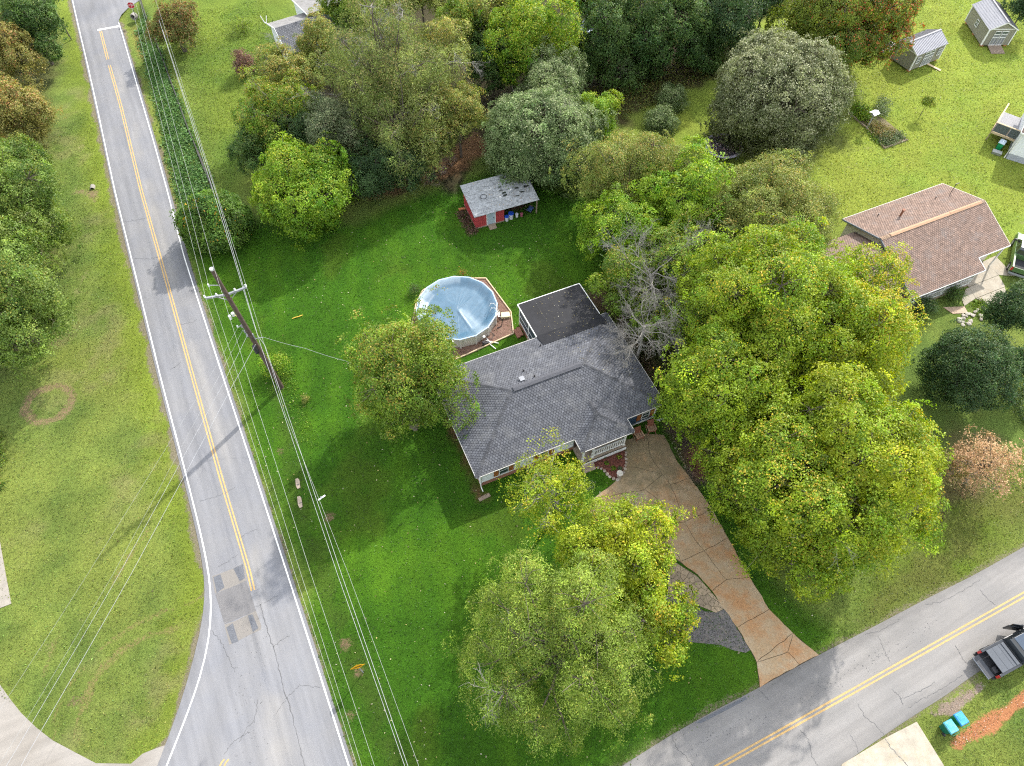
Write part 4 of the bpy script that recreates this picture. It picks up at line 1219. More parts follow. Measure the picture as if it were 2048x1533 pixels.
# ------------------------------------------------------------------ ground cover and litter
greens("ditch_vines", pxl((272, 55), (287, 115), (309, 200), (327, 285), (350, 375), (372, 445), (425, 410), (424, 372), (378, 262), (345, 172), (310, 78), (288, 25)), 1900, .05, .35, .22, 'vine', 500, .32, lpc=9, zf=lambda x, y: ground_height(x, y))
for o_ in [bpy.data.objects["ditch_vines"]]:
    pass
greens("weeds", pxl((1155, 190), (1235, 165), (1330, 128), (1440, 95), (1500, 90), (1470, 130), (1330, 200), (1240, 243), (1200, 240)), 620, .2, .9, .17, 'olive', 501, .3, lpc=14, tip=.12)
greens("pole_weeds", pxl((520, 700), (575, 705), (600, 790), (640, 900), (600, 880), (560, 800)), 110, .05, .22, .10, 'bright', 502, .25, lpc=10)
greens("bank_plants", pxl((-20, 850), (8, 860), (10, 930), (6, 990), (-20, 985)), 60, .1, .4, .16, 'oak', 503, .2)
greens("tree_foot_weeds", pxl((1240, 690), (1330, 790), (1300, 720), (1270, 660)), 60, .05, .3, .12, 'dark', 504, .3)
def litter_stuff(name, poly, n, seed, cols, smin, smax, z=.02, zf=None):
    rng = np.random.default_rng(seed)
    p = np.array(poly); lo, hi = p.min(0), p.max(0)
    q = rng.uniform(lo, hi, (n * 4, 2)); q = q[sd_poly(q[:, 0], q[:, 1], poly) > 0][:n]
    dens = fbm(q[:, 0], q[:, 1], 4, seed); q = q[dens + rng.normal(0, .12, len(q)) > .42]
    pos = np.c_[q, np.full(len(q), z) + rng.uniform(0, .03, len(q))]
    if zf is not None: pos[:, 2] = zf(pos[:, 0], pos[:, 1]) + .015
    V = leaves(rng, pos, np.tile([0, 0, 1.0], (len(q), 1)), rng.uniform(smin, smax, (len(q), 1)), .7, .3)
    col = np.array(cols)[rng.integers(len(cols), size=len(q))] * np.exp(rng.normal(0, .2, (len(q), 1)))
    o = quads_obj(name, V, col, LEAF); o['kind'] = 'stuff'
    return o
PALE = [(.45, .42, .22), (.5, .47, .35), (.4, .33, .12), (.35, .30, .20)]
litter_stuff("fallen_leaves", LUSH, 1400, 510, PALE, .07, .14)
litter_stuff("fallen_leaves", pxl((1150, 590), (1240, 560), (1300, 700), (1345, 830), (1420, 950), (1390, 965), (1325, 815), (1190, 620)), 1500, 511, [(.22, .14, .08), (.30, .20, .12), (.14, .09, .06), (.38, .33, .26)], .08, .16)
litter_stuff("fallen_leaves", pxl((740, 400), (860, 362), (930, 335), (985, 300), (950, 270), (860, 330)), 900, 512, [(.30, .17, .08), (.38, .24, .11), (.2, .12, .07)], .08, .16)
litter_stuff("fallen_leaves", pxl((1345, 868), (1385, 950), (1430, 1030), (1410, 1030), (1375, 950), (1335, 872)), 500, 513, [(.34, .30, .24), (.22, .15, .10), (.4, .36, .3)], .06, .12)
litter_stuff("fallen_leaves", pxl((1180, 120), (1440, 60), (1480, 100), (1330, 200), (1200, 200)), 900, 514, [(.26, .14, .09), (.16, .09, .06), (.12, .12, .03)], .1, .2)

# blades and tufts that stand proud of the turf, each the colour of the ground it grows from
def tufts(name, poly, n, seed, s0, s1, avoid=()):
    rng = np.random.default_rng(seed)
    p = np.array(poly); lo, hi = p.min(0), p.max(0)
    q = rng.uniform(lo, hi, (int(n * 2.2), 2)); q = q[sd_poly(q[:, 0], q[:, 1], poly) > 0]
    for a in avoid: q = q[sd_poly(q[:, 0], q[:, 1], a) < -.05]
    ix = np.clip(np.searchsorted(gx, q[:, 0]), 0, len(gx) - 1); iy = np.clip(np.searchsorted(gy, q[:, 1]), 0, len(gy) - 1)
    q, ix, iy = q[:n], ix[:n], iy[:n]
    bm_ = bare_m[ix, iy]; k = rng.random(len(q)) > bm_ * 1.6
    q, ix, iy = q[k], ix[k], iy[k]; N = len(q)
    pos = np.c_[q, ground_height(q[:, 0], q[:, 1]) + rng.uniform(.01, .05, N)]
    V = leaves(rng, pos, np.tile([0, 0, 1.0], (N, 1)), rng.uniform(s0, s1, (N, 1)), .45, .8)
    col = c[ix, iy] * np.exp(rng.normal(.05, .20, (N, 1))) * np.exp(rng.normal(0, .10, (N, 3)))
    o = quads_obj(name, V, np.clip(col, .004, .6), LEAF); o['kind'] = 'stuff'
HOUSE_FP = [tuple(HU(u, v)[:2]) for u, v in ((.3, -1.2), (16.7, -1.2), (16.7, 14.6), (.3, 14.6))]
AV = (DRIVE, POOLBED, BED, HOUSE_FP)
tufts("grass_tufts", LUSH, 52000, 900, .07, .17, AV)
tufts("grass_tufts", pxl((-40, 300), (140, 250), (180, 200), (222, 383), (314, 766), (388, 1060), (400, 1249), (366, 1389), (325, 1480), (262, 1520), (190, 1520), (40, 1420), (-40, 1360)), 46000, 901, .07, .17)
tufts("grass_tufts", pxl((1480, 330), (1700, 100), (1830, -40), (2100, -40), (2100, 330), (1990, 520), (1690, 430)), 30000, 902, .1, .22)
tufts("grass_tufts", pxl((300, 40), (520, 0), (560, 60), (480, 330), (450, 400), (428, 370), (378, 255)), 14000, 903, .1, .2)
tufts("grass_tufts", pxl((1500, 1150), (1700, 1100), (1900, 960), (2100, 850), (2048, 1090), (1745, 1250), (1640, 1305)), 12000, 904, .07, .16, (DRIVE,))
tufts("grass_tufts", pxl((1840, 1440), (2060, 1310), (2060, 1540), (1890, 1540)), 5000, 905, .05, .12)

# ------------------------------------------------------------------ shingled roofs
SH_GREY = ((.078, .082, .094), (.104, .109, .123), (.048, .050, .060))
SH_BROWN = ((.185, .128, .102), (.230, .158, .122), (.125, .086, .070))
shingle_m = mat("shingles", (1, 1, 1), .9, .22, 2.2, .25, attr="tint", stain=(.19, .19, .19), stain_scale=.9, stain_amt=.35)
def shingle_plane(acc, origin, e, s_, poly2, pal, seed, course=.195, tabw=(.15, .18)):
    """overlapping tabs laid in courses over a roof plane.  e: along the eave, s_: up the slope, poly2: outline in (e, s_) metres"""
    rng = np.random.default_rng(seed)
    origin, e, s_ = Vector(origin), Vector(e).normalized(), Vector(s_).normalized()
    n = e.cross(s_).normalized()
    if n.z < 0: n = -n
    ys = [q[1] for q in poly2]
    vs, fs, cs = acc
    k = 0; y = min(ys)
    while y < max(ys) - .02:
        ym = y + course * .5
        xs = []
        m = len(poly2)
        for i in range(m):
            a, b = poly2[i], poly2[(i + 1) % m]
            if (a[1] > ym) != (b[1] > ym):
                xs.append(a[0] + (ym - a[1]) / (b[1] - a[1]) * (b[0] - a[0]))
        xs.sort()
        for x0, x1 in zip(xs[::2], xs[1::2]):
            x = min(q[0] for q in poly2) - .30 + (k % 2) * .125 + rng.uniform(0, .03)
            tooth = True
            w = .16
            while x < x1:
                w = rng.uniform(*tabw) if tooth else .25 - w
                a, b = max(x, x0), min(x + w, x1)
                if b - a > .02:
                    h = .028 if tooth else .012
                    col = np.array(pal[0]) + (np.array(pal[1]) - np.array(pal[0])) * rng.random() if tooth else np.array(pal[2])
                    col = col * math.exp(rng.normal(0, .10))
                    o = len(vs)
                    yt = min(y + course * 1.1, max(ys))
                    for (xx, yy, hh) in ((a, y, h), (b, y, h), (b, yt, .006), (a, yt, .006), (a, y, 0), (b, y, 0)):
                        vs.append(tuple(origin + e * xx + s_ * yy + n * hh)); cs.append(col)
                    fs += [(o, o + 1, o + 2, o + 3), (o + 4, o + 5, o + 1, o), (o + 5, o + 2, o + 1), (o + 4, o, o + 3)]
                x += w; tooth = not tooth
        y += course; k += 1
def shingles_obj(acc, parent, name="shingles"):
    mb = MB(); mb.v, mb.f, mb.c = acc
    o = mb.build(name, shingle_m, parent); o['kind'] = 'stuff'
    return o
def caps(acc, a, b, w, pal, seed, step=.17, lift=.05):
    """ridge or hip cap tiles folded over the line a-b"""
    rng = np.random.default_rng(seed)
    a, b = Vector(a), Vector(b); L_ = (b - a).length; d = (b - a) / L_
    side_ = d.cross(Vector((0, 0, 1))).normalized(); up = side_.cross(d).normalized()
    vs, fs, cs = acc
    t = 0
    while t < L_ - .02:
        p = a + d * t; q = a + d * min(t + step * 1.25, L_)
        col = np.array(pal[0]) * math.exp(rng.normal(0, .1)) * .72
        o = len(vs)
        for base, h in ((p, lift), (q, lift - .02)):
            for sx, dz in ((-1, -.34), (0, 0), (1, -.34)):
                vs.append(tuple(base + side_ * sx * w + up * (h + dz * w))); cs.append(col)
        fs += [(o, o + 1, o + 4, o + 3), (o + 1, o + 2, o + 5, o + 4), (o, o + 2, o + 1)]
        t += step

white = mat("white_trim", (.72, .72, .70), .55, .06, 3)
siding_w = mat("white_siding", (.70, .72, .74), .6, .05, 2)
navy = mat("navy_siding", (.030, .060, .105), .6, .1, 3)
shutter_m = mat("orange_brown_shutter", (.30, .105, .030), .6, .2, 8)
brickm = mat("red_block_foundation", (.27, .125, .085), .9, .25, 7, .2)
glass = mat("window_glass", (.035, .055, .060), .08, .1, 1, 0, spec=.8)
black_membrane = mat("black_membrane", (.013, .0135, .017), .6, .3, 1.2, .05, spec=.22)
deckboard = mat("weathered_deck", (.26, .20, .15), .9, .25, 6, .2)
wood_new = mat("pale_timber", (.55, .43, .28), .85, .2, 6, .2)
darkm = mat("dark_metal", (.035, .035, .04), .5, .15, 5)

def siding(mb, a, b, z0, z1, lap=.18, out=(0, 0)):
    """lapped boards between points a and b (2-D), facing outwards"""
    a, b = Vector(a), Vector(b); o = Vector(out)
    n = max(1, int(round((z1 - z0) / lap))); h = (z1 - z0) / n
    for i in range(n):
        zl, zh = z0 + i * h, z0 + (i + 1) * h
        k = len(mb.v)
        p = [(a + o * .035), (b + o * .035), b + o * .012, a + o * .012]
        mb.v += [(p[0].x, p[0].y, zl), (p[1].x, p[1].y, zl), (p[2].x, p[2].y, zh), (p[3].x, p[3].y, zh), (a.x, a.y, zl), (b.x, b.y, zl)]
        mb.f += [(k, k + 1, k + 2, k + 3), (k + 4, k + 5, k + 1, k)]

def window(parent, a, b, z0, z1, out, cols=1, rows=2, shutters=None, t=.06):
    """window on the wall from a to b (2-D), frame with panes"""
    a, b, o = Vector(a), Vector(b), Vector(out).normalized()
    d = (b - a).normalized()
    f = MB(); w = .06
    def P3(p, z, k=.07): q = p + o * k; return (q.x, q.y, z)
    f.span(P3(a, z0), P3(b, z0), .05, w); f.span(P3(a, z1), P3(b, z1), .05, w)
    f.span(P3(a, z0 + w / 2), P3(a, z1 - w / 2), .05, w, (o.x, o.y, 0)); f.span(P3(b, z0 + w / 2), P3(b, z1 - w / 2), .05, w, (o.x, o.y, 0))
    for i in range(1, cols):
        m_ = a + (b - a) * (i / cols); f.span(P3(m_, z0 + w / 2), P3(m_, z1 - w / 2), .03, .03, (o.x, o.y, 0))
    for i in range(1, rows):
        zz = z0 + (z1 - z0) * i / rows; f.span(P3(a + d * w / 2, zz, .062), P3(b - d * w / 2, zz, .062), .03, .035)
    fr = f.build("window", white, parent)
    p = MB(); p.span(P3(a + d * .02, (z0 + z1) / 2, .048), P3(b - d * .02, (z0 + z1) / 2, .048), .012, z1 - z0 - .04); p.build("pane", glass, fr)
    if shutters:
        for q, s_ in ((a, -1), (b, 1)):
            m = MB()
            c0_ = q + d * s_ * .09; c1_ = q + d * s_ * (.09 + shutters)
            m.span(P3(c0_, (z0 + z1) / 2, .06), P3(c1_, (z0 + z1) / 2, .06), .04, z1 - z0)
            for i in range(3):
                zz = z0 + (i + .5) * (z1 - z0) / 3
                m.span(P3(c0_ + d * s_ * .06, zz, .085), P3(c1_ - d * s_ * .06, zz, .085), .02, (z1 - z0) / 3 - .14)
            m.build("shutter", shutter_m, parent)
    return fr

# ------------------------------------------------------------------ the grey house
LH, DH, EZ, SLP = 17.0, 10.45, 3.0, .375
HR = DH / 2
RZ_ = EZ + HR * SLP
house = thing("house", "grey shingled house with white walls and a black flat roof at the rear", "house", HOUSE_O, HOUSE_A)
m = MB(); m.prism([(.45, .5), (16.55, .5), (16.55, DH - .5), (.45, DH - .5)], 0.0, .62); m.build("foundation", brickm, house)
m = MB(); m.prism([(.47, .52), (16.53, .52), (16.53, DH - .52), (.47, DH - .52)], .62, EZ - .02)
siding(m, (.47, .52), (13.4, .52), .62, EZ - .05, out=(0, -1)); siding(m, (.47, DH - .52), (.47, .52), .62, EZ - .05, out=(-1, 0)); siding(m, (16.53, DH - .52), (.47, DH - .52), .62, EZ - .05, out=(0, 1))
m.build("wall", siding_w, house)
m = MB(); siding(m, (13.4, .50), (16.53, .50), .40, EZ - .05, .14, (0, -1)); siding(m, (16.55, .52), (16.55, DH - .52), .40, EZ - .05, .14, (1, 0)); m.build("wall", navy, house)['label'] = "navy boarded wall of the right wing"
m = MB(); m.span((13.4, .42, .33), (16.6, .42, .33), .10, .14); m.build("skirting_board", white, house)
for u in (.44, 13.32, 16.56):
    m = MB(); m.box((u, .46, 1.8), (.12, .12, 2.3)); m.build("corner_board", white, house)
window(house, (2.12, .48), (2.88, .48), .95, 2.15, (0, -1), 1, 2, .40)
window(house, (5.7, .48), (6.5, .48), .95, 2.15, (0, -1), 1, 2, .40)
window(house, (15.28, .46), (16.02, .46), .82, 1.78, (0, -1), 1, 2, .38)
# roof: one closed shell
A0, B0, C0, D0 = (0, 0), (0, DH), (LH, DH), (LH, 0)
E0, F0 = (HR, HR), (LH - HR, HR)
m = MB()
v3 = lambda p, z: (p[0], p[1], z)
vs = [v3(A0, EZ), v3(B0, EZ), v3(C0, EZ), v3(D0, EZ), v3(E0, RZ_), v3(F0, RZ_)]
lo = [v3(A0, EZ - .16), v3(B0, EZ - .16), v3(C0, EZ - .16), v3(D0, EZ - .16)]
m.add(vs + lo, [(0, 3, 5, 4), (1, 4, 5, 2), (0, 4, 1), (3, 2, 5), (0, 1, 7, 6), (1, 2, 8, 7), (2, 3, 9, 8), (3, 0, 6, 9), (6, 7, 8, 9)])
PU0, PU1, PV, PZ = 8.6, 13.35, -1.32, EZ
pw = (PU1 - PU0) / 2; pc = (PU0 + PU1) / 2
ap = (pc, PV + pw, PZ + pw * SLP); rb = (pc, pw + .6, PZ + pw * SLP)
pv = [(PU0, PV, PZ), (PU1, PV, PZ), ap, rb, (PU0, .8, PZ), (PU1, .8, PZ), (PU0, PV, PZ - .16), (PU1, PV, PZ - .16), (PU0, .0, PZ - .16), (PU1, .0, PZ - .16)]
m.add(pv, [(0, 1, 2), (0, 2, 3, 4), (1, 5, 3, 2), (0, 6, 7, 1), (0, 4, 8, 6), (1, 7, 9, 5), (6, 8, 9, 7)])
roof = m.build("roof", mat("roof_deck", (.06, .062, .07), .9), house)
acc = ([], [], [])
sl_ = math.sqrt(1 + SLP ** 2); ss = HR * sl_
sd_ = .02
shingle_plane(acc, v3(A0, EZ + .012), (1, 0, 0), (0, 1, SLP), [(0, 0), (PU0 - .02, 0), (PU0 - .02, .05), (PU1 + .02, .05), (PU1 + .02, 0), (LH, 0), (LH - HR, ss), (HR, ss)], SH_GREY, 1)
shingle_plane(acc, v3(C0, EZ + .012), (-1, 0, 0), (0, -1, SLP), [(0, 0), (LH, 0), (LH - HR, ss), (HR, ss)], SH_GREY, 2)
shingle_plane(acc, v3(B0, EZ + .012), (0, -1, 0), (1, 0, SLP), [(0, 0), (DH, 0), (HR, ss)], SH_GREY, 3)
shingle_plane(acc, v3(D0, EZ + .012), (0, 1, 0), (-1, 0, SLP), [(0, 0), (DH, 0), (HR, ss)], SH_GREY, 4)
shingle_plane(acc, (PU0, PV, PZ + .012), (1, 0, 0), (0, 1, SLP), [(0, 0), (2 * pw, 0), (pw, pw * sl_)], SH_GREY, 5)
shingle_plane(acc, (PU0, PV, PZ + .012), (0, 1, 0), (1, 0, SLP), [(0, 0), (1.34, 0), (1.30 + pw, pw * sl_), (pw, pw * sl_)], SH_GREY, 6)
shingle_plane(acc, (PU1, PV, PZ + .012), (0, 1, 0), (-1, 0, SLP), [(0, 0), (1.34, 0), (1.30 + pw, pw * sl_), (pw, pw * sl_)], SH_GREY, 7)
shingles_obj(acc, roof)
acc = ([], [], [])
for a, b in ((v3(A0, EZ), v3(E0, RZ_)), (v3(B0, EZ), v3(E0, RZ_)), (v3(C0, EZ), v3(F0, RZ_)), (v3(D0, EZ), v3(F0, RZ_)), ((PU0, PV, PZ), ap), ((PU1, PV, PZ), ap), (ap, (pc, pw - .1, ap[2]))):
    caps(acc, a, b, .20, ((.072, .075, .086),), len(acc[0]))
shingles_obj(acc, roof, "hip_caps")
m = MB()
p0, p1 = Vector(v3(E0, RZ_)), Vector(v3(F0, RZ_))
d_ = p1 - p0
for s_, q in ((-1, .17), (1, .17)):
    m.extrude([p0 + d_ * .03 + Vector((0, 0, .13)), p1 - d_ * .03 + Vector((0, 0, .13)), p1 - d_ * .03 + Vector((0, s_ * .24, .05)), p0 + d_ * .03 + Vector((0, s_ * .24, .05))], (0, 0, -.035))
m.build("ridge_vent", mat("ridge_vent_grey", (.075, .077, .088), .9, .25, 8, .2), roof)
gut = mat("white_gutter", (.55, .53, .50), .5, .08, 4)
m = MB()
for a, b in ((A0, (PU0, 0)), ((PU1, 0), D0), (D0, C0), (A0, B0), ((PU0, PV), (PU1, PV)), ((PU0, PV), (PU0, 0)), ((PU1, PV), (PU1, 0)), (B0, (10.0, DH)), ((16.3, DH), C0)):
    a_, b_ = Vector((*a, EZ - .05)), Vector((*b, EZ - .05)); dd = (b_ - a_).normalized(); o_ = dd.cross(Vector((0, 0, 1))) * .05
    if a == A0 and b == B0 or b == (PU0, 0) and a[1] < 0 or a == B0 or a == (16.3, DH): o_ = -o_
    if a == (PU0, PV) and b == (PU0, 0): o_ = Vector((-.05, 0, 0))
    if a == (PU1, PV) and b == (PU1, 0): o_ = Vector((.05, 0, 0))
    if a == A0 and b == B0: o_ = Vector((-.05, 0, 0))
    if a == B0 or a == (16.3, DH): o_ = Vector((0, .05, 0))
    m.span(a_ + o_ * .7, b_ + o_ * .7, .05, .11)
m.build("gutter", gut, house)
for u, v, out in ((.44, .30, -1), (16.62, .30, 1)):
    m = MB(); m.tube([(u, v - .2, EZ - .12), (u, v + .08, EZ - .4), (u, v + .08, .25), (u + out * .12 * (out > 0), v - .05, .12), (u + (.45 if out > 0 else .0), v - .35, .08)], .045, 6); m.build("downspout", white, house)
# plumbing vents
for (u, v, k) in ((7.58, 5.75, 'p'), (7.09, 6.85, 'p'), (9.77, 9.2, 'p'), (6.53, 5.95, 'b')):
    z = EZ + (DH - v) * SLP
    m = MB()
    if k == 'p': m.cyl((u, v, z - .1), .05, .4, 8); m.cyl((u, v, z + .02), .11, .05, 8)
    else: m.box((u, v, z + .1), (.34, .34, .14)); m.box((u, v, z + .2), (.42, .42, .05))
    m.build("roof_vent", darkm if k == 'p' else mat("vent_grey", (.25, .26, .28), .5), roof)
# front porch
m = MB(); m.prism([(PU0 + .3, PV + .15), (PU1 - .3, PV + .15), (PU1 - .3, .48), (PU0 + .3, .48)], 0, .55); m.build("porch_floor", mat("porch_concrete", (.34, .27, .21), .9, .2, 3, .1), house)
for u in (PU0 + .4, 9.9, PU1 - .5):
    m = MB(); m.box((u, PV + .3, 1.7), (.14, .14, 2.3)); m.box((u, PV + .3, .62), (.2, .2, .14)); m.build("porch_post", white, house)
rail = MB(); rail.span((9.95, PV + .3, 1.62), (12.8, PV + .3, 1.62), .10, .06); rail.span((9.95, PV + .3, .74), (12.8, PV + .3, .74), .10, .08)
rl_ = rail.build("porch_railing", white, house)
for i in range(13):
    m = MB(); m.box((10.08 + i * .215, PV + .3, 1.18), (.10, .035, .82)); m.build("baluster", white, rl_)
m = MB(); m.span((8.9, PV + .02, .30), (13.0, PV + .02, .30), .06, .34); m.build("porch_skirt", white, house)
m = MB(); m.box((9.35, .44, 1.55), (.95, .06, 2.0)); dr = m.build("door", mat("dark_door", (.05, .03, .028), .5), house)
m = MB(); m.box((9.02, .39, 1.5), (.05, .05, .12)); m.build("handle", mat("brass", (.5, .35, .12), .3, metal=.9), dr)
for i in range(2):
    m = MB(); m.box((9.3, PV - .15 - .3 * i, .27 - .18 * i), (1.1, .3, .18)); m.build("step", mat("porch_concrete", (.34, .27, .21)), house)
# rear screened porch with the black flat roof
m = MB()
fz0, fz1 = EZ + .16, EZ - .12
top = [(10.02, DH - 1.3, EZ + .56), (16.3, DH - 1.3, EZ + .56), (16.3, DH + .1, EZ + .10), (16.25, 14.6, fz1), (10.05, 14.6, fz1), (10.02, DH + .1, EZ + .10)]
tt = [Vector(p) for p in top]
m.add([*tt, *[p - Vector((0, 0, .14)) for p in tt]], [(0, 1, 2, 5), (5, 2, 3, 4), (6, 11, 8, 7), (11, 10, 9, 8), (0, 5, 11, 6), (5, 4, 10, 11), (4, 3, 9, 10), (3, 2, 8, 9), (2, 1, 7, 8), (1, 0, 6, 7)])
flat = m.build("flat_roof", black_membrane, house)
m = MB()
for k in range(1, 4):
    u = 10.05 + k * 1.55
    q = [Vector((u, DH - 1.1, EZ + .505)), Vector((u, DH + .1, EZ + .108)), Vector((u, 14.55, fz1 + .008))]
    for a, b in zip(q, q[1:]): m.span(a, b, .03, .006)
m.build("membrane_seam", mat("seam", (.022, .022, .026), .6), flat)
m = MB(); m.span((9.99, DH, EZ + .05), (9.99, 14.64, fz1 - .06), .07, .16); m.span((9.99, 14.64, fz1 - .06), (16.3, 14.64, fz1 - .06), .07, .16); m.span((16.31, 14.64, fz1 - .06), (16.31, DH + .1, EZ + .05), .07, .16); m.build("fascia", white, house)
for (u, v) in ((10.15, 14.45), (10.15, 12.4), (10.15, 10.6), (16.15, 14.45), (13.1, 14.45)):
    m = MB(); m.box((u, v, 1.38), (.12, .12, 2.76)); m.build("porch_post", white, house)
for v0, v1 in ((14.4, 12.45), (12.35, 10.65)):
    m = MB(); m.span((10.15, v0, 1.55), (10.15, v1, 1.55), .02, 1.9); m.build("screen_panel", mat("insect_screen", (.04, .06, .085), .5, .1, 2), house)
    m = MB(); m.span((10.12, v0, .62), (10.12, v1, .62), .05, .08); m.span((10.12, v0, 1.5), (10.12, v1, 1.5), .03, .05); m.build("screen_frame", white, house)
m = MB(); m.span((10.2, 14.45, 1.4), (16.1, 14.45, 1.4), .03, 2.6); m.build("screen_panel", mat("insect_screen", (.04, .06, .085)), house)
m = MB(); m.prism([(10.1, DH - .4), (16.2, DH - .4), (16.2, 14.5), (10.1, 14.5)], 0, .5); m.build("porch_floor", brickm, house)
for k in range(2):
    m = MB(); m.box((9.75 - .3 * k, 13.5, .30 - .16 * k), (.32, 1.0, .16)); m.build("step", brickm, house)
HIN = house.matrix_world
def to_world(o, uv):
    c, s = math.cos(o.rotation_euler.z), math.sin(o.rotation_euler.z)
    return [(o.location.x + u * c - v * s, o.location.y + u * s + v * c) for u, v in uv]
def roof_z(x, y):
    c, s = math.cos(HOUSE_A), math.sin(HOUSE_A)
    u = (x - HOUSE_O.x) * c + (y - HOUSE_O.y) * s; v = -(x - HOUSE_O.x) * s + (y - HOUSE_O.y) * c
    z = EZ + SLP * np.minimum(np.minimum(u, LH - u), np.minimum(v, DH - v))
    zf = np.where(v < DH + .1, EZ + .10 + (DH + .1 - v) * .33, EZ + .10 - (v - DH - .1) * .049)
    return np.where((u > 10.02) & (v > DH - 1.3), zf + .02, z + .045)
litter_stuff("roof_leaves", to_world(house, [(11, 14.5), (16.2, 14.5), (16.9, 10), (16.9, .3), (14.5, .4), (12, 5), (11, 8)]), 330, 520, [(.50, .45, .22), (.45, .36, .14), (.38, .30, .16), (.5, .48, .36)], .05, .09, zf=roof_z)

# splash block, rocking chairs, flower bed
t = thing("splash_block", "brown plank splash block at the grey house's front left corner", "splash block", HU(.35, -.55), HOUSE_A + .1)
m = MB(); m.box((0, 0, .05), (1.0, .3, .08)); m.box((0, .14, .1), (1.0, .04, .06)); m.box((0, -.14, .1), (1.0, .04, .06)); m.build("trough", deckboard, t)
rust_wood = mat("reddish_stained_wood", (.20, .075, .045), .7, .25, 9, .1)
seat_wood = mat("worn_seat_wood", (.34, .215, .14), .75, .25, 9, .1)
def rocking_chair(label, px, py, rz):
    p = P(px, py, .055)
    t = thing("rocking_chair", label, "chair", p, rz, "rocking chairs on the driveway patio")
    for i in range(6):
        m = MB(); m.box((-.26 + i * .104, -.02, .43), (.08, .52, .03)); m.build("seat_slat", seat_wood, t)
    Mx = Matrix.Rotation(R(-17), 3, 'X')
    for i in range(6):
        m = MB(); m.box((-.25 + i * .10, .33, .78 + .03 * math.sin(i * math.pi / 5)), (.085, .025, .68), M=Mx); m.build("back_slat", rust_wood, t)
    m = MB(); m.box((0, .44, 1.12), (.62, .05, .12), M=Mx); m.box((0, .25, .55), (.6, .04, .07), M=Mx); m.build("back_rail", rust_wood, t)
    for s_ in (-1, 1):
        m = MB(); m.box((s_ * .33, -.02, .64), (.11, .62, .035)); m.build("armrest", seat_wood, t)
        m = MB(); m.box((s_ * .31, -.27, .36), (.06, .06, .56)); m.build("leg", rust_wood, t)
        m = MB(); m.box((s_ * .31, .25, .36), (.06, .06, .6)); m.build("leg", rust_wood, t)
        m = MB(); m.tube([(s_ * .31, y, .035 + .14 * (y / .55) ** 2 * .8) for y in np.linspace(-.55, .6, 9)], .028, 6); m.build("rocker", seat_wood, t)
    m = MB(); m.box((0, -.28, .38), (.58, .05, .08)); m.build("apron", rust_wood, t)
    return t
rocking_chair("left reddish rocking chair, partly under the porch eave", 1276, 876, R(23))
rocking_chair("right reddish rocking chair, in front of the navy wall", 1301, 862, R(14))
t = thing("downspout_drain", "corrugated drain end on the ground beside the navy wall's downspout", "drain", P(1319, 840, .02), R(10))
m = MB(); m.tube([(-.3, 0, .07), (0, 0, .07), (.35, .03, .06)], .06, 8); m.build("pipe", mat("grey_plastic", (.38, .40, .42), .6), t)
m = MB(); m.prism(BED, .0, .035); structure("flower_bed", m, mat("red_mulch", (.155, .055, .040), .95, .5, 13, .6))
litter_stuff("mulch_chips", BED, 1300, 530, [(.20, .07, .05), (.12, .045, .035), (.27, .12, .08)], .05, .11, .045)
bedge = thing("bed_border", "row of rough stones round the mulched flower bed by the porch", "border", P(1235, 935))
stone_ms = [mat("stone_a", (.36, .30, .24), .9, .25, 6, .3), mat("stone_b", (.27, .22, .18), .9, .25, 6, .3), mat("stone_c", (.42, .37, .31), .9, .25, 6, .3)]
def stone_mesh(seed, r_):
    rr_ = random.Random(seed); bm = bmesh.new(); bmesh.ops.create_icosphere(bm, subdivisions=1, radius=r_)
    for v in bm.verts:
        v.co *= rr_.uniform(.75, 1.2); v.co.z *= .6
    me = bpy.data.meshes.new("stone"); bm.to_mesh(me); bm.free(); return me
SM = [stone_mesh(k, .14) for k in range(5)]
for k, me in enumerate(SM): me.materials.append(stone_ms[k % 3])
def stones(parent, pts, step, seed, sc=1.0, name="stone"):
    rr_ = random.Random(seed); p = resample(pts, max(2, int(np.sum(np.hypot(*np.diff(np.array(pts), axis=0).T)) / step)))
    for q in p:
        o = bpy.data.objects.new(name, SM[rr_.randrange(5)]); COL.objects.link(o); o.parent = parent
        o.location = (q[0] - parent.location.x + rr_.uniform(-.04, .04), q[1] - parent.location.y + rr_.uniform(-.04, .04), .06)
        o.rotation_euler = (0, 0, rr_.uniform(0, 6)); k = sc * rr_.uniform(.75, 1.25); o.scale = (k * rr_.uniform(.9, 1.3), k, k)
stones(bedge, BED[3:] + BED[:1], .3, 3)
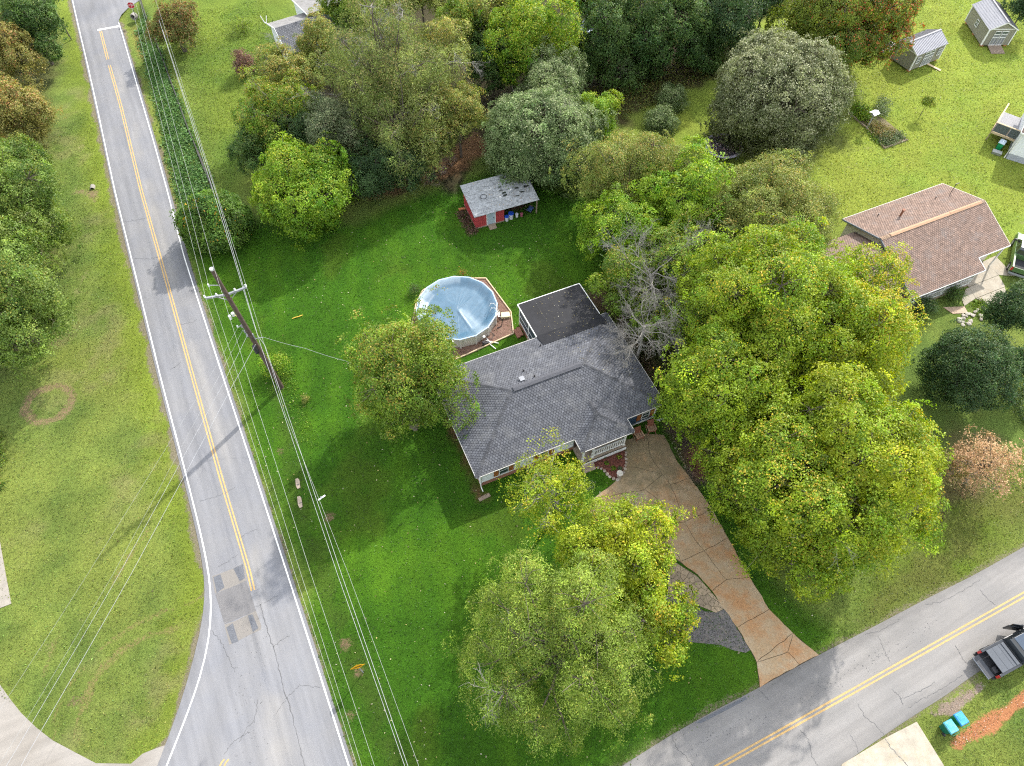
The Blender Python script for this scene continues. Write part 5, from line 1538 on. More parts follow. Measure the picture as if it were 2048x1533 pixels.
for k, (px, py, r_, pal, lab) in enumerate([(1230, 900, .40, 'bright', "large leafy hosta below the porch railing"), (1238, 915, .22, 'gold', "small yellow leaved plant in the mulched bed"), (1209, 913, .24, 'dark', "dark low plant at the bed's left by the porch skirt"), (1226, 938, .24, 'bright', "light green clump in the middle of the mulched bed"), (1240, 938, .2, 'grey', "grey green clump beside the stone ornament"), (1213, 928, .2, 'bright', "single pale leafed sprout at the bed's left edge")]):
    p = P(px, py, .03); t = thing("garden_plant", lab, "plant", p)
    rng = np.random.default_rng(700 + k)
    n = 60; a = rng.uniform(0, 6.28, n); rr_ = r_ * np.sqrt(rng.random(n))
    pos = np.c_[np.cos(a) * rr_, np.sin(a) * rr_, .08 + .3 * r_ + .5 * (r_ - rr_)]
    V = leaves(rng, pos, np.c_[np.cos(a), np.sin(a), np.full(n, 1.2)], .22 if r_ > .3 else .14, .5, .3, np.c_[np.cos(a), np.sin(a), -.3 * np.ones(n)])
    quads_obj("leaves", V, tints(rng, n, PAL[pal], rng.random(n)), LEAF, t)
    m = MB()
    for j in range(5): m.tube([(0, 0, 0), (math.cos(j * 1.26) * r_ * .4, math.sin(j * 1.26) * r_ * .4, .08 + .4 * r_)], [.012, .006], 4)
    m.build("stem", BARK, t)
t = thing("bird_bath", "pale concrete bird bath ornament at the point of the mulched bed", "bird bath", P(1238, 953, .04))
m = MB(); m.tube([(0, 0, 0), (0, 0, .06), (0, 0, .07), (0, 0, .5)], [.17, .17, .08, .07], 12); m.build("pedestal", stone_ms[2], t)
m = MB(); m.tube([(0, 0, .5), (0, 0, .56), (0, 0, .62), (0, 0, .60), (0, 0, .56)], [.08, .2, .27, .24, .1], 14); m.build("basin", mat("pale_stone", (.5, .47, .42), .9, .15, 6, .2), t)

# ------------------------------------------------------------------ swimming pool
PC = Vector((-5.2, 42.05, 0)); PR, PH = 3.78, 1.3
pool = thing("swimming_pool", "round above ground pool with pale panels under a sagging blue cover", "pool", PC)
NS = 16
panel_m = mat("pool_panel", (.52, .50, .44), .5, .08, 3); post_m = mat("pool_post", (.58, .56, .52), .5, .05, 3); rail_m = mat("pool_rail", (.36, .47, .62), .45, .06, 4)
ring_ = [(math.cos(2 * math.pi * (k + .3) / NS), math.sin(2 * math.pi * (k + .3) / NS)) for k in range(NS)]
for k in range(NS):
    a, b = Vector(ring_[k]) * PR, Vector(ring_[(k + 1) % NS]) * PR
    m = MB(); m.span((a.x, a.y, PH / 2), (b.x, b.y, PH / 2), .03, PH - .06); m.build("wall_panel", panel_m, pool)
    m = MB(); m.box((a.x * 1.012, a.y * 1.012, PH / 2), (.12, .16, PH), math.atan2(a.y, a.x)); m.build("upright", post_m, pool)
    m = MB(); m.span((a.x * 1.0, a.y * 1.0, PH + .02), (b.x * 1.0, b.y * 1.0, PH + .02), .17, .045); m.build("top_rail", rail_m, pool)
# cover: a sheet hung from the rail, sagging onto the water, wrinkled
rngp = np.random.default_rng(3)
nr, na = 44, 160
cv, cf, ccol = [], [], []
for i in range(nr + 1):
    r_ = i / nr
    for j in range(na):
        a = 2 * math.pi * j / na
        sec = ((a / (2 * math.pi) * NS - .3) % 1) - .5
        Rp = PR * math.cos(math.pi / NS) / math.cos(sec * 2 * math.pi / NS) * .992
        x, y = math.cos(a) * r_ * Rp, math.sin(a) * r_ * Rp
        sag = -.40 * (1 - sstep(.72, 1.0, np.array(r_)))
        wr = 0
        for (aw, k, ph, am) in ((1.2, 30, .3, .010), (-1.0, 26, 1.0, .006), (-1.35, 44, 2.0, .008), (.7, 38, .5, .006)):
            wr += am * math.exp(-((math.atan2(math.sin(a - aw), math.cos(a - aw))) / .55) ** 2) * math.sin(k * a + ph + 3 * r_) * (r_ ** .5) * (1.1 - r_)
        z = PH + .05 + float(sag) + wr * 1.6 + .03 * math.sin(2.2 * x + 1) * math.cos(1.7 * y) * (1 - r_)
        # a stiff fold running from the middle to the near rim
        fd = x * math.cos(-1.02) + y * math.sin(-1.02); fp = -x * math.sin(-1.02) + y * math.cos(-1.02)
        z += .10 * math.exp(-(fp / .13) ** 2) * float(sstep(-.1, .5, np.array(fd))) * (1 - r_ * .6) + .05 * math.exp(-((fp - .55) / .3) ** 2) * float(sstep(0, .8, np.array(fd))) * (1 - r_)
        z += .035 * float(sstep(.35, .45, np.array(math.hypot(x - .1, y - 1.9) / 3))) * (1 - r_)
        cv.append((x, y, z))
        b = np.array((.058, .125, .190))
        lit_wash = .36 * math.exp(-((fp - .25 - .12 * fd) / (.16 + .16 * max(fd, 0))) ** 2) * float(sstep(-.1, .3, np.array(fd)))  # highlight along the fold, painted into the cover colour
        lit_wash += .30 * float(sstep(.80, .9, np.array(r_))) * (1 if 1.5 < a < 3.0 else 0)  # lit upper left arc of the rim, painted paler
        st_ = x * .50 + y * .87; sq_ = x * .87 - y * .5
        lit_wash += .09 * float(fbm(np.array([sq_ * 6 + 40.]), np.array([st_ * .7 + 40.]), 1.0, 79)[0] - .5) * 2 * float(sstep(-.6, .6, np.array(sq_)))
        lit_wash += .18 * (float(fbm(np.array([x + 20.]), np.array([y + 20.]), 1.6, 77)[0]) - .45)
        ccol.append(b + (np.array((.42, .50, .55)) - b) * max(0, min(.9, lit_wash + .04)))
for i in range(nr):
    for j in range(na):
        j2 = (j + 1) % na
        if i == 0: cf.append((j, na + j, na + j2)) if False else cf.append((i * na + j, (i + 1) * na + j, (i + 1) * na + j2, i * na + j2))
        else: cf.append((i * na + j, (i + 1) * na + j, (i + 1) * na + j2, i * na + j2))
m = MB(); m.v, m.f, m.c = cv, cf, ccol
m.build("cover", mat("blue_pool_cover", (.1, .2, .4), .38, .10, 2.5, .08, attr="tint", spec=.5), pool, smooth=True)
for q in ((905, 683, 1.25), (967, 673, .9)):
    p = P(*q) - PC; m = MB(); m.cyl((p.x * 1.02, p.y * 1.02, q[2] - .06), .12, .12, 10); m.build("skimmer", white, pool)
m = MB(); m.prism(POOLBED, .0, .03); structure("pool_mulch", m, mat("brown_mulch", (.165, .095, .07), .95, .45, 10, .6, stain=(.24, .16, .12), stain_scale=1.3, stain_amt=.6))
litter_stuff("mulch_chips", POOLBED, 3200, 531, [(.24, .14, .10), (.15, .08, .06), (.32, .22, .17), (.10, .13, .03)], .05, .12, .04)
be = thing("timber_edging", "pale timber boards edging the mulch round the pool", "edging", P(1024, 650))
for a, b in zip(POOLBED, POOLBED[1:] + POOLBED[:1]):
    a, b = Vector((*a, .07)) - be.location, Vector((*b, .07)) - be.location
    n_ = max(1, int((b - a).length / 2.4))
    for k in range(n_):
        m = MB(); m.span(a.lerp(b, k / n_), a.lerp(b, (k + .985) / n_), .10, .14); m.build("edging_board", wood_new, be)
p = P(1011, 633, 0)
t = thing("pool_steps", "cream plastic box step with a white ladder at the pool's right side", "pool steps", p, R(8))
m = MB(); m.prism([(-.45, -.3), (.45, -.3), (.40, .3), (-.40, .3)], .0, .30); m.build("box_step", mat("cream_plastic", (.66, .58, .36), .5, .06, 3), t, bevel=.03)
for k in range(3):
    m = MB(); m.box((-.22 + .22 * k, -.302, .15), (.06, .01, .12)); m.build("slot", darkm, t)
for s_ in (-.28, .28):
    m = MB(); m.tube([(-1.5, s_, PH + .1), (-1.35, s_, PH + .55), (-1.05, s_, PH + .5), (-.5, s_, .28)], .035, 6); m.build("handrail", white, t)
for k in range(4):
    m = MB(); m.box((-1.12 + k * .16, 0, 1.2 - k * .27), (.20, .58, .04)); m.build("tread", white, t)
t = thing("pool_pump", "small black pump with hoses on the mulch beside the pool wall", "pump", P(968, 690, .03), .4)
m = MB(); m.cyl((0, 0, 0), .17, .4, 10); m.cyl((0, 0, .4), .12, .08, 10); m.build("filter", darkm, t)
m = MB(); m.box((.32, 0, .12), (.36, .16, .18)); m.build("motor", darkm, t)
m = MB(); m.tube([(.1, .1, .35), (.5, .5, .1), (.9, .3, .05), (1.3, .7, .06), (1.0, 1.1, .2)], .03, 6); m.build("hose", darkm, t)
t = thing("plastic_pipes", "white plastic pipes and boards lying in the corner of the pool bed", "pipes", P(980, 686, .05))
for a, b in (((-.5, .25, .04), (.8, -.1, .05)), ((-.1, -.1, .04), (.55, -.75, .06)), ((-.35, .5, .04), (.1, -.15, .1))):
    m = MB(); m.tube([a, b], .045, 6); m.build("pipe", white, t)
t = thing("pool_hose", "dark coiled hose hanging on the pool wall by the steps", "hose", P(1000, 645, .03))
m = MB(); m.tube([(-.1, .25, .1), (-.2, .1, .7), (0, -.1, .95), (.25, -.2, .5), (.15, -.5, .05), (-.25, -.7, .05)], .035, 6); m.build("coil", darkm, t)
t = thing("foam_noodle", "bent yellow foam noodle lying on the lawn", "pool noodle", P(595, 635, .05), .25)
m = MB(); m.tube([(-.5, -.08, .04), (-.2, 0, .04), (.15, .03, .04), (.5, .12, .04)], .045, 8); m.build("noodle", mat("yellow_foam", (.65, .42, .06), .8), t)

# ------------------------------------------------------------------ red shed with lean-to
red = mat("red_siding", (.40, .055, .060), .65, .12, 3, .05)
old_tin = mat("weathered_roofing", (.29, .305, .315), .7, .35, 5, .25, stain=(.07, .075, .075), stain_scale=2.4, stain_amt=.75)
rs = thing("red_shed", "small red shed with patched grey roof and an open lean-to", "shed", P(953, 460), R(21.3))
SW, SD = 3.15, 3.9
m = MB(); m.prism([(0, .12), (SW, .12), (SW, SD), (0, SD)], .12, 2.0)
for k in range(int(SW / .2)): m.box((.1 + k * .2, .115, 1.05), (.015, .02, 1.85))
for k in range(int(SD / .2) - 1): m.box((-.005, .25 + k * .2, 1.05), (.02, .015, 1.85))
m.build("wall", red, rs)
m = MB(); m.box((SW / 2, .12, .08), (SW, .1, .14)); m.box((0.02, SD / 2, .08), (.1, SD, .14)); m.build("skid", deckboard, rs)
rp = lambda u, v: (u, v, 2.06 + (v + .35) * .115)
m = MB(); m.extrude([rp(-.25, -.32), rp(6.9, -.32), rp(6.9, 4.1), rp(-.25, 4.1)], (0, 0, .05)); rr_o = m.build("roof", old_tin, rs)
for k in range(8):
    v = -.05 + k * .52
    m = MB(); a, b = Vector(rp(-.24, v)), Vector(rp(6.88, v)); a.z += .058; b.z += .058; m.span(a, b, .04, .015); m.build("roof_seam", old_tin, rr_o)
m = MB()
for (u, v) in ((3.55, 2.6), (3.6, 2.1), (3.68, 1.7), (3.72, 1.35), (4.5, 2.9), (5.2, 1.9), (5.6, 1.2), (5.9, 2.5), (4.9, .9), (6.2, 1.8)):
    k_ = [(rnd.uniform(.1, .42) * math.cos(j * .785), rnd.uniform(.06, .2) * math.sin(j * .785)) for j in range(8)]
    m.extrude([Vector(rp(u + dx, v + dy)) + Vector((0, 0, .053)) for dx, dy in k_], (0, 0, .006))
m.build("roof_stain", mat("rotten_hole", (.02, .025, .02), .95), rr_o)
litter_stuff("shed_roof_leaves", to_world(rs, [(1.5, 0), (6.9, 0), (6.9, 4), (1.0, 4)]), 260, 540, [(.55, .50, .40), (.4, .3, .2), (.6, .6, .55)], .06, .13,
             zf=lambda x, y: 2.06 + .05 + (.35 + (-(x - rs.location.x) * math.sin(R(21.3)) + (y - rs.location.y) * math.cos(R(21.3)))) * .115 + .01)
m = MB(); m.box((1.68, .105, 1.0), (.84, .05, 1.66)); dr = m.build("door", mat("pale_blue_door", (.36, .44, .50), .5, .05, 2), rs)
m = MB(); m.box((1.98, .06, 1.0), (.05, .06, .12)); m.build("handle", darkm, dr)
m = MB()
m.box((1.22, .09, 1.0), (.08, .07, 1.74)); m.box((2.14, .09, 1.0), (.08, .07, 1.74)); m.box((1.68, .09, 1.88), (.84, .07, .07)); m.build("door_frame", white, rs)
for k in range(5):
    m = MB(); m.box((1.36 + k * .16, -.25, .10), (.15, .7, .04), M=Matrix.Rotation(R(9), 3, 'X')); m.build("ramp_plank", deckboard, rs)
for u, v in ((6.75, .0), (6.75, 3.8), (5.0, 3.9)):
    m = MB(); m.box((u, v, 1.05), (.12, .12, 2.1)); m.build("lean_to_post", deckboard, rs)
def bucket(label, u, v, body, lid, s_=1.0):
    q = to_world(rs, [(u, v)])[0]
    t = thing("bucket", label, "bucket", (q[0], q[1], .02))
    m = MB(); m.tube([(0, 0, 0), (0, 0, .45 * s_)], [.15 * s_, .18 * s_], 12); m.build("body", body, t)
    m = MB(); m.tube([(0, 0, .45 * s_), (0, 0, .50 * s_)], [.20 * s_, .19 * s_], 12); m.build("lid", lid, t)
    m = MB(); m.tube([(.19 * s_ * math.cos(a), .02, .42 * s_ - .1 * math.sin(a)) for a in np.linspace(0, 3.14, 8)], .01, 4); m.build("handle", darkm, t)
blue_p = mat("blue_plastic", (.02, .08, .48), .4, .05, 3); white_p = mat("white_plastic", (.6, .62, .66), .45, .05, 3)
bucket("white bucket with a blue lid against the red shed's right wall", 3.42, .10, white_p, blue_p, 1.2)
bucket("taller white bucket with a blue lid, right of the other", 3.95, .22, white_p, blue_p, 1.5)
bucket("small pale bucket under the lean-to", 4.6, .2, white_p, white_p, .9)
bucket("pinkish pot under the lean-to", 5.1, .1, mat("pink_plastic", (.32, .09, .13), .6), mat("pink_plastic", (.32, .09, .13)), .8)
t = thing("lawn_mower", "dark blue push mower at the right end of the lean-to", "mower", (*to_world(rs, [(6.3, .6)])[0], 0), R(60))
m = MB(); m.box((0, 0, .22), (.7, .5, .14)); m.cyl((0, 0, .28), .16, .16, 10); m.build("body", mat("mower_blue", (.05, .09, .22), .4), t)
for x in (-.3, .3):
    for y in (-.27, .27):
        m = MB(); m.tube([(x, y - .03, .13), (x, y + .03, .13)], .13, 10); m.build("wheel", darkm, t)
m = MB(); m.tube([(-.3, -.2, .25), (-.95, -.2, .9), (-.95, .2, .9), (-.3, .2, .25)], .02, 6); m.build("handle", darkm, t)
greens("lean_to_junk", to_world(rs, [(3.4, 1.0), (6.6, 1.0), (6.6, 3.4), (3.4, 3.4)]), 120, .15, .9, .16, 'purple', 541, .2)
greens("shed_bed_plants", to_world(rs, [(-1.1, -.6), (-.15, -.5), (-.15, 3.4), (-1.1, 3.2)]), 130, .05, .35, .10, 'purple', 542, .15)
t = thing("hose_ring", "black ring of hose lying on the red shed roof", "hose", (*to_world(rs, [(1.55, 1.9)])[0], 2.06 + .05 + 2.25 * .115), R(21.3))
m = MB(); m.tube([(.33 * math.cos(a), .30 * math.sin(a), .03 + .30 * math.sin(a) * .115) for a in np.linspace(0, 6.1, 20)], .025, 6); m.build("hose", darkm, t)
t = thing("fire_pit_stones", "orange bricks stacked at the red shed's back left corner", "bricks", (*to_world(rs, [(-.45, 3.3)])[0], 0), .2)
for k in range(6):
    m = MB(); m.box((-.25 + .25 * (k % 3), 0, .06 + .11 * (k // 3)), (.23, .22, .1), rnd.uniform(-.1, .1)); m.build("brick", mat("orange_brick", (.42, .17, .07), .9, .2, 8), t)

# ------------------------------------------------------------------ utility pole
pole_wood = mat("creosoted_pole", (.085, .060, .048), .9, .35, 4, .4)
steel = mat("galvanised_steel", (.27, .28, .30), .5, .15, 5, 0, metal=.2)
insul = mat("porcelain", (.62, .63, .62), .3, .05, 3)
pb = P(563, 775); ptop = P(424, 540, 15.6)
up = thing("utility_pole", "tall leaning wooden utility pole with cross arms beside the main road", "utility pole", pb)
dv = ptop - pb
pp = lambda z: dv * (z / 15.6)
m = MB(); m.tube([pp(0), pp(5), pp(10), pp(15.6)], [.23, .21, .18, .15], 12); pole_o = m.build("pole", pole_wood, up)
m = MB(); q = pp(15.6); m.cyl(q, .15, .14, 12); m.build("pole_cap", insul, up)
m = MB(); m.tube([pp(15.6) + Vector((.12, .0, -.1)), pp(15.6) + Vector((.22, .02, .35))], .03, 6); m.build("top_pin", steel, up)
zc_ = 12.85
def at_z(px, py, z): return P(px, py, z) - pb
for (px, py, nm) in ((411, 597, 'l'), (493, 575, 'r')):
    e = at_z(px, py, zc_ + .15)
    s0 = pp(zc_)
    m = MB(); m.span(s0, e, .13, .15); m.build("crossarm", steel, up)
    m = MB(); m.span(s0 + Vector((0, 0, -.7)), s0.lerp(e, .55), .04, .05); m.build("arm_brace", steel, up)
    for k, f_ in enumerate((1.0, .45)):
        q = s0.lerp(e, f_); m = MB(); m.tube([q + Vector((0, 0, .07)), q + Vector((0, 0, .14)), q + Vector((0, 0, .2)), q + Vector((0, 0, .26)), q + Vector((0, 0, .34))], [.05, .085, .05, .08, .04], 8); m.build("insulator", insul, up)
e = at_z(417, 571, 14.0); m = MB(); m.tube([pp(13.9), e], .035, 6); m.build("side_bracket", steel, up)
m = MB(); m.tube([e + Vector((0, 0, -.12)), e + Vector((0, 0, .14))], [.07, .05], 8); m.build("insulator", insul, up)
q = at_z(468, 630, 10.3)
m = MB(); m.tube([pp(10.0), pp(10.0).lerp(q, .6), q], .035, 6); m.build("bracket", mat("yellowed_steel", (.5, .42, .2), .6), up)
m = MB(); m.cyl(q + Vector((-.05, 0, -.1)), .13, .32, 8); m.cyl(q + Vector((-.25, -.25, -.2)), .11, .4, 8); m.build("cutout_switch", insul, up)
q = at_z(476, 655, 9.4); m = MB(); m.tube([pp(9.3), q], .05, 6); m.build("side_bracket", steel, up)
m = MB(); m.cyl(q, .07, .2, 8); m.build("insulator", insul, up)
for z, dx in ((9.1, -.2), (8.4, -.22), (7.9, -.22)):
    m = MB(); m.box(pp(z) + Vector((dx, -.08, 0)), (.14, .14, .28)); m.build("line_clamp", steel, up)
m = MB(); m.cyl(pp(6.1) + Vector((-.12, -.24, -.35)), .17, .9, 10); m.build("splice_case", mat("black_plastic", (.03, .03, .035), .5), up)
m = MB(); m.tube([pp(7.2) + Vector((.16, 0, 0)), pp(7.2) + Vector((.18, .0, .8))], .06, 8); m.build("conduit", steel, up)
for z in np.arange(3.0, 15, .0 + 1.1):
    pass
q7 = at_z(527, 675, 7.3)
m = MB(); m.tube([pp(7.3), q7], .03, 6); m.build("side_bracket", steel, up)

# wires: each hangs from its own fixing and runs on past the picture
ALU = mat("aluminium_wire", (.36, .37, .37), .45, .05, 2, 0, metal=.1, spec=.5)
CAB = mat("grey_cable", (.36, .37, .39), .6, .1, 3)
BLK = mat("black_cable", (.04, .04, .045), .6, .1, 3)
def wire(name, label, pts, rad, m_, sag=.35, cat="wire", group=None, n=22, beyond=0.0, dash=None):
    """pts: list of site points; sagging span between each pair"""
    org = Vector(pts[0])
    out = []
    for a, b in zip(pts[:-1], pts[1:]):
        a, b = Vector(a), Vector(b)
        for k in range(n):
            t = k / n; q = a.lerp(b, t); q.z -= sag * 4 * t * (1 - t); out.append(q - org)
    out.append(Vector(pts[-1]) - org)
    if beyond:
        d = (out[-1] - out[-2]).normalized(); out.append(out[-1] + d * beyond)
    mb_ = MB(); mb_.tube(out, rad, 5, cap=False)
    o = mb_.build(name, m_); o.location = org
    tag(o, label, cat, group)
    return o
zA = zc_ + .45
wire("power_line", "outermost bright wire at the left crossarm tip, nearest the road", [P(244, -60, zA), P(411, 595, zA), P(590, 1149, zA), P(735, 1600, zA)], .0062, ALU, .25)
wire("power_line", "bright wire held by the short side bracket, second from the road", [P(254, -60, 14.1), P(417, 571, 14.1), P(602, 1149, 14.1), P(744, 1600, 14.1)], .0062, ALU, .25)
wire("power_line", "bright wire from the very top of the utility pole", [P(262, -60, 15.9), P(427, 533, 15.9), P(510, 800, 15.9), P(622, 1149, 15.9), P(771, 1600, 15.9)], .0062, ALU, .12)
wire("power_line", "bright wire at the right crossarm tip, farthest from the road", [P(292, -60, zA), P(493, 574, zA), P(571, 830, zA), P(697, 1149, zA), P(862, 1600, zA)], .0062, ALU, .12)
wire("telephone_cable", "grey cable behind the magnolia running down the road side, left of the pair", [P(318, 40, 8.0), P(424, 375, 8.0), P(505, 640, 7.6), P(521, 690, 7.2), P(675, 1149, 7.2), P(840, 1620, 7.2)], .013, CAB, .06)
wire("telephone_cable", "grey cable running down the road side, right of the pair", [P(325, 60, 8.3), P(430, 380, 8.3), P(515, 670, 7.9), P(530, 692, 7.6), P(683, 1149, 7.6), P(846, 1620, 7.6)], .013, CAB, .06)
DE = [P(272, -40), P(283, 5), P(291, 30), P(310, 78), P(328, 125), P(345, 172), P(362, 218), P(378, 262), P(396, 305), P(412, 345), P(422, 368), P(432, 400)]
de = thing("ditch_edging", "dark low edging along the lawn side of the vine filled ditch", "edging", DE[5])
for k, (a, b) in enumerate(zip(DE[:-1], DE[1:])):
    m = MB(); m.span(a - de.location + Vector((0, 0, .14)), a.lerp(b, .99) - de.location + Vector((0, 0, .14)), .10 if k < 8 else .2, .30); m.build("edging_board", mat("dark_edging", (.055, .052, .05), .85, .3, 5), de)
wire("service_wire", "leftmost pale wire crossing the road towards the lower left corner", [P(476, 655, 9.5), P(412, 766, 9.1), P(175, 1149, 8.7), P(10, 1404, 8.6), P(-90, 1560, 8.6)], .0055, ALU, .04)
wire("service_wire", "second pale wire crossing the road towards the lower left corner", [P(487, 657, 9.1), P(431, 766, 8.7), P(226, 1149, 8.3), P(55, 1436, 8.2), P(-40, 1590, 8.2)], .0055, ALU, .04)
wire("service_wire", "twisted cable crossing the road, between the pale pair and the grey one", [P(495, 670, 8.4), P(445, 770, 8.0), P(238, 1149, 7.6), P(50, 1470, 7.5), P(-30, 1600, 7.5)], .010, CAB, .04)
wire("service_wire", "dark grey cable crossing the road, lowest of the four", [P(511, 689, 7.3), P(468, 766, 7.0), P(262, 1149, 6.6), P(60, 1500, 6.5), P(0, 1605, 6.5)], .012, CAB, .04)
wire("service_drop", "twisted service wire from the pole towards the grey house", [P(528, 675, 7.3), P(610, 697, 6.6), P(690, 722, 6.0), HU(.8, 6.2, 3.6)], .012, ALU, .10)
t = thing("wire_marker", "short white marker sleeve clipped on the wire farthest from the road", "marker", P(643.5, 996, zA - .05), R(40))
m = MB(); m.tube([(-.25, 0, .0), (.25, 0, .0)], .055, 8); m.build("sleeve", white, t)
m = MB(); m.box((0, 0, .06), (.06, .16, .04)); m.build("clip", steel, t)

# ------------------------------------------------------------------ signs
def text_mesh(name, txt, size, m_, parent, loc, rot):
    cu = bpy.data.curves.new(name, 'FONT'); cu.body = txt; cu.size = size; cu.align_x = 'CENTER'; cu.align_y = 'CENTER'; cu.extrude = .002
    o = bpy.data.objects.new(name, cu); COL.objects.link(o)
    dg = bpy.context.evaluated_depsgraph_get(); me = bpy.data.meshes.new_from_object(o.evaluated_get(dg))
    bpy.data.objects.remove(o); bpy.data.curves.remove(cu)
    me.materials.clear(); me.materials.append(m_)
    o2 = bpy.data.objects.new(name, me); COL.objects.link(o2); o2.parent = parent; o2.location = loc; o2.rotation_euler = rot
    return o2
yel = mat("sign_yellow", (.72, .36, .012), .5, .05, 3); sign_blk = mat("sign_black", (.02, .015, .012), .5); sign_red = mat("sign_red", (.50, .012, .035), .45, .05, 3)
t = thing("warning_sign", "yellow diamond warning sign on a post beside the main road", "road sign", P(727, 1347), R(20))
m = MB(); m.box((0, .04, 1.15), (.06, .05, 2.3)); m.build("post", steel, t)
m = MB(); h_ = .53; m.extrude([(0, 0, 2.3 - h_), (h_, 0, 2.3), (0, 0, 2.3 + h_), (-h_, 0, 2.3)], (0, .012, 0)); m.build("sign_face", yel, t)
m = MB(); m.extrude([(-.30, -.004, 2.22), (.10, -.004, 2.22), (.10, -.004, 2.12), (.32, -.004, 2.3), (.10, -.004, 2.48), (.10, -.004, 2.38), (-.30, -.004, 2.38)], (0, .003, 0)); m.build("arrow", sign_blk, t)
t = thing("stop_sign", "red octagonal stop sign at the far road junction", "road sign", P(275, 40), R(12))
m = MB(); m.box((0, .04, 1.05), (.06, .05, 2.1)); m.build("post", mat("green_post", (.05, .08, .06), .7), t)
oc = lambda r_, y: [(r_ * math.cos(R(22.5 + 45 * k)), y, 1.95 + r_ * math.sin(R(22.5 + 45 * k))) for k in range(8)]
m = MB(); m.extrude(oc(.46, 0), (0, .01, 0)); m.build("sign_border", white, t)
m = MB(); m.extrude(oc(.42, -.004), (0, .003, 0)); m.build("sign_face", sign_red, t)
text_mesh("lettering", "STOP", .34, white, t, (0, -.008, 1.95), (R(90), 0, 0))

# culverts and lids
conc_pipe = mat("culvert_concrete", (.26, .24, .21), .9, .2, 4, .2)
def culvert(label, px, py, rz, r_=.35):
    t = thing("culvert", label, "culvert", P(px, py, -.10), rz)
    m = MB(); n = 14
    o_ = [(r_ * math.cos(6.283 * k / n), r_ * math.sin(6.283 * k / n)) for k in range(n)]
    vs = []
    for y in (0, .55):
        for f_ in (1, .78): vs += [(a * f_, y, b * f_ + .12) for a, b in o_]
    fs = []
    for k in range(n):
        k2 = (k + 1) % n
        fs += [(k, k2, n + k2, n + k), (k, 2 * n + k, 2 * n + k2, k2), (n + k, n + k2, 3 * n + k2, 3 * n + k)]
    m.add(vs, fs); m.build("pipe", conc_pipe, t)
    m = MB(); m.box((0, .3, .1), (r_ * 1.5, .05, r_ * 1.5)); m.build("dark_inside", mat("inner_shade", (.008, .008, .008), .95), t)  # black plate stands in for the shade inside the pipe
culvert("grey culvert mouth below the stop sign", 267, 37, R(-15), .42)
culvert("culvert mouth in the bare hollow on the left lawn", 186, 381, R(12), .26)
for lab, px, py, ln in (("upper tan concrete slab in the roadside grass", 596, 968, .95), ("lower tan concrete slab in the roadside grass", 600, 1005, 1.05)):
    t = thing("concrete_slab", lab, "slab", P(px, py, 0), R(-72))
    m = MB(); m.prism([(-ln / 2, -.14), (ln * .2, -.18), (ln / 2, -.10), (ln * .45, .14), (-ln * .3, .17), (-ln / 2, .08)], 0, .07); m.build("slab", mat("tan_concrete", (.34, .27, .21), .9, .2, 4), t)
    m = MB(); m.box((ln * .1, .02, .075), (.05, .26, .012)); m.build("crack_line", crack_m, t)

# ------------------------------------------------------------------ brown roofed house
BO = Vector((48.34, 48.39, 0)); BA = R(23.65)
bh = thing("house", "house with brown shingle roof and a white railed porch", "house", BO, BA)
cream = mat("cream_siding", (.56, .52, .45), .6, .06, 2)
BL, BD, BSL = 12.7, 9.35, .36
bhr = BD / 2; brz = EZ + bhr * BSL
acc = ([], [], [])
m = MB(); m.prism([(-BL + .3, .9), (-.3, .9), (-.3, BD - .5), (-BL + .3, BD - .5)], 0, EZ - .05)
m.add([(-.3, .9, EZ - .05), (-.3, BD - .5, EZ - .05), (-.3, bhr, brz - .15), (-BL + .3, .9, EZ - .05), (-BL + .3, BD - .5, EZ - .05), (-BL + .3, bhr, brz - .15)], [(0, 1, 2), (3, 5, 4)])
siding(m, (-.3, .9), (-.3, BD - .5), .3, EZ - .06, out=(1, 0)); m.build("wall", cream, bh)
PY = -1.32; PZ2 = EZ + PY * BSL
def bz(v): return EZ + (v if v < bhr else BD - v) * BSL
m = MB()
t_ = [(-BL, 0, EZ), (0, 0, EZ), (0, bhr, brz), (-BL, bhr, brz), (0, BD, EZ), (-BL, BD, EZ), (-BL, PY, PZ2), (-4.0, PY, PZ2), (-4.0, 0, EZ)]
dn = lambda p: (p[0], p[1], p[2] - .14)
allv = t_ + [dn(p) for p in t_]
m.add(allv, [(6, 7, 8, 1, 2, 3), (3, 2, 4, 5), (15, 12, 11, 10, 17, 16), (12, 14, 13, 11), (6, 15, 16, 7), (7, 16, 17, 8), (8, 17, 10, 1), (1, 10, 11, 2), (2, 11, 13, 4), (4, 13, 14, 5), (5, 14, 12, 3), (3, 12, 15, 6)])
broof = m.build("roof", mat("brown_roof_deck", (.12, .085, .07), .9), bh)
sb = math.sqrt(1 + BSL ** 2)
shingle_plane(acc, (-BL, PY, PZ2 + .012), (1, 0, 0), (0, 1, BSL), [(0, 0), (BL - 4.0, 0), (BL - 4.0, -PY * sb), (BL, -PY * sb), (BL, (bhr - PY) * sb), (0, (bhr - PY) * sb)], SH_BROWN, 21)
shingle_plane(acc, (0, BD, EZ + .012), (-1, 0, 0), (0, -1, BSL), [(0, 0), (BL, 0), (BL, bhr * sb), (0, bhr * sb)], SH_BROWN, 22)
shingles_obj(acc, broof)
acc = ([], [], []); caps(acc, (-BL, bhr, brz + .02), (0, bhr, brz + .02), .2, ((.36, .25, .17),), 23, .2); shingles_obj(acc, broof, "ridge_caps")
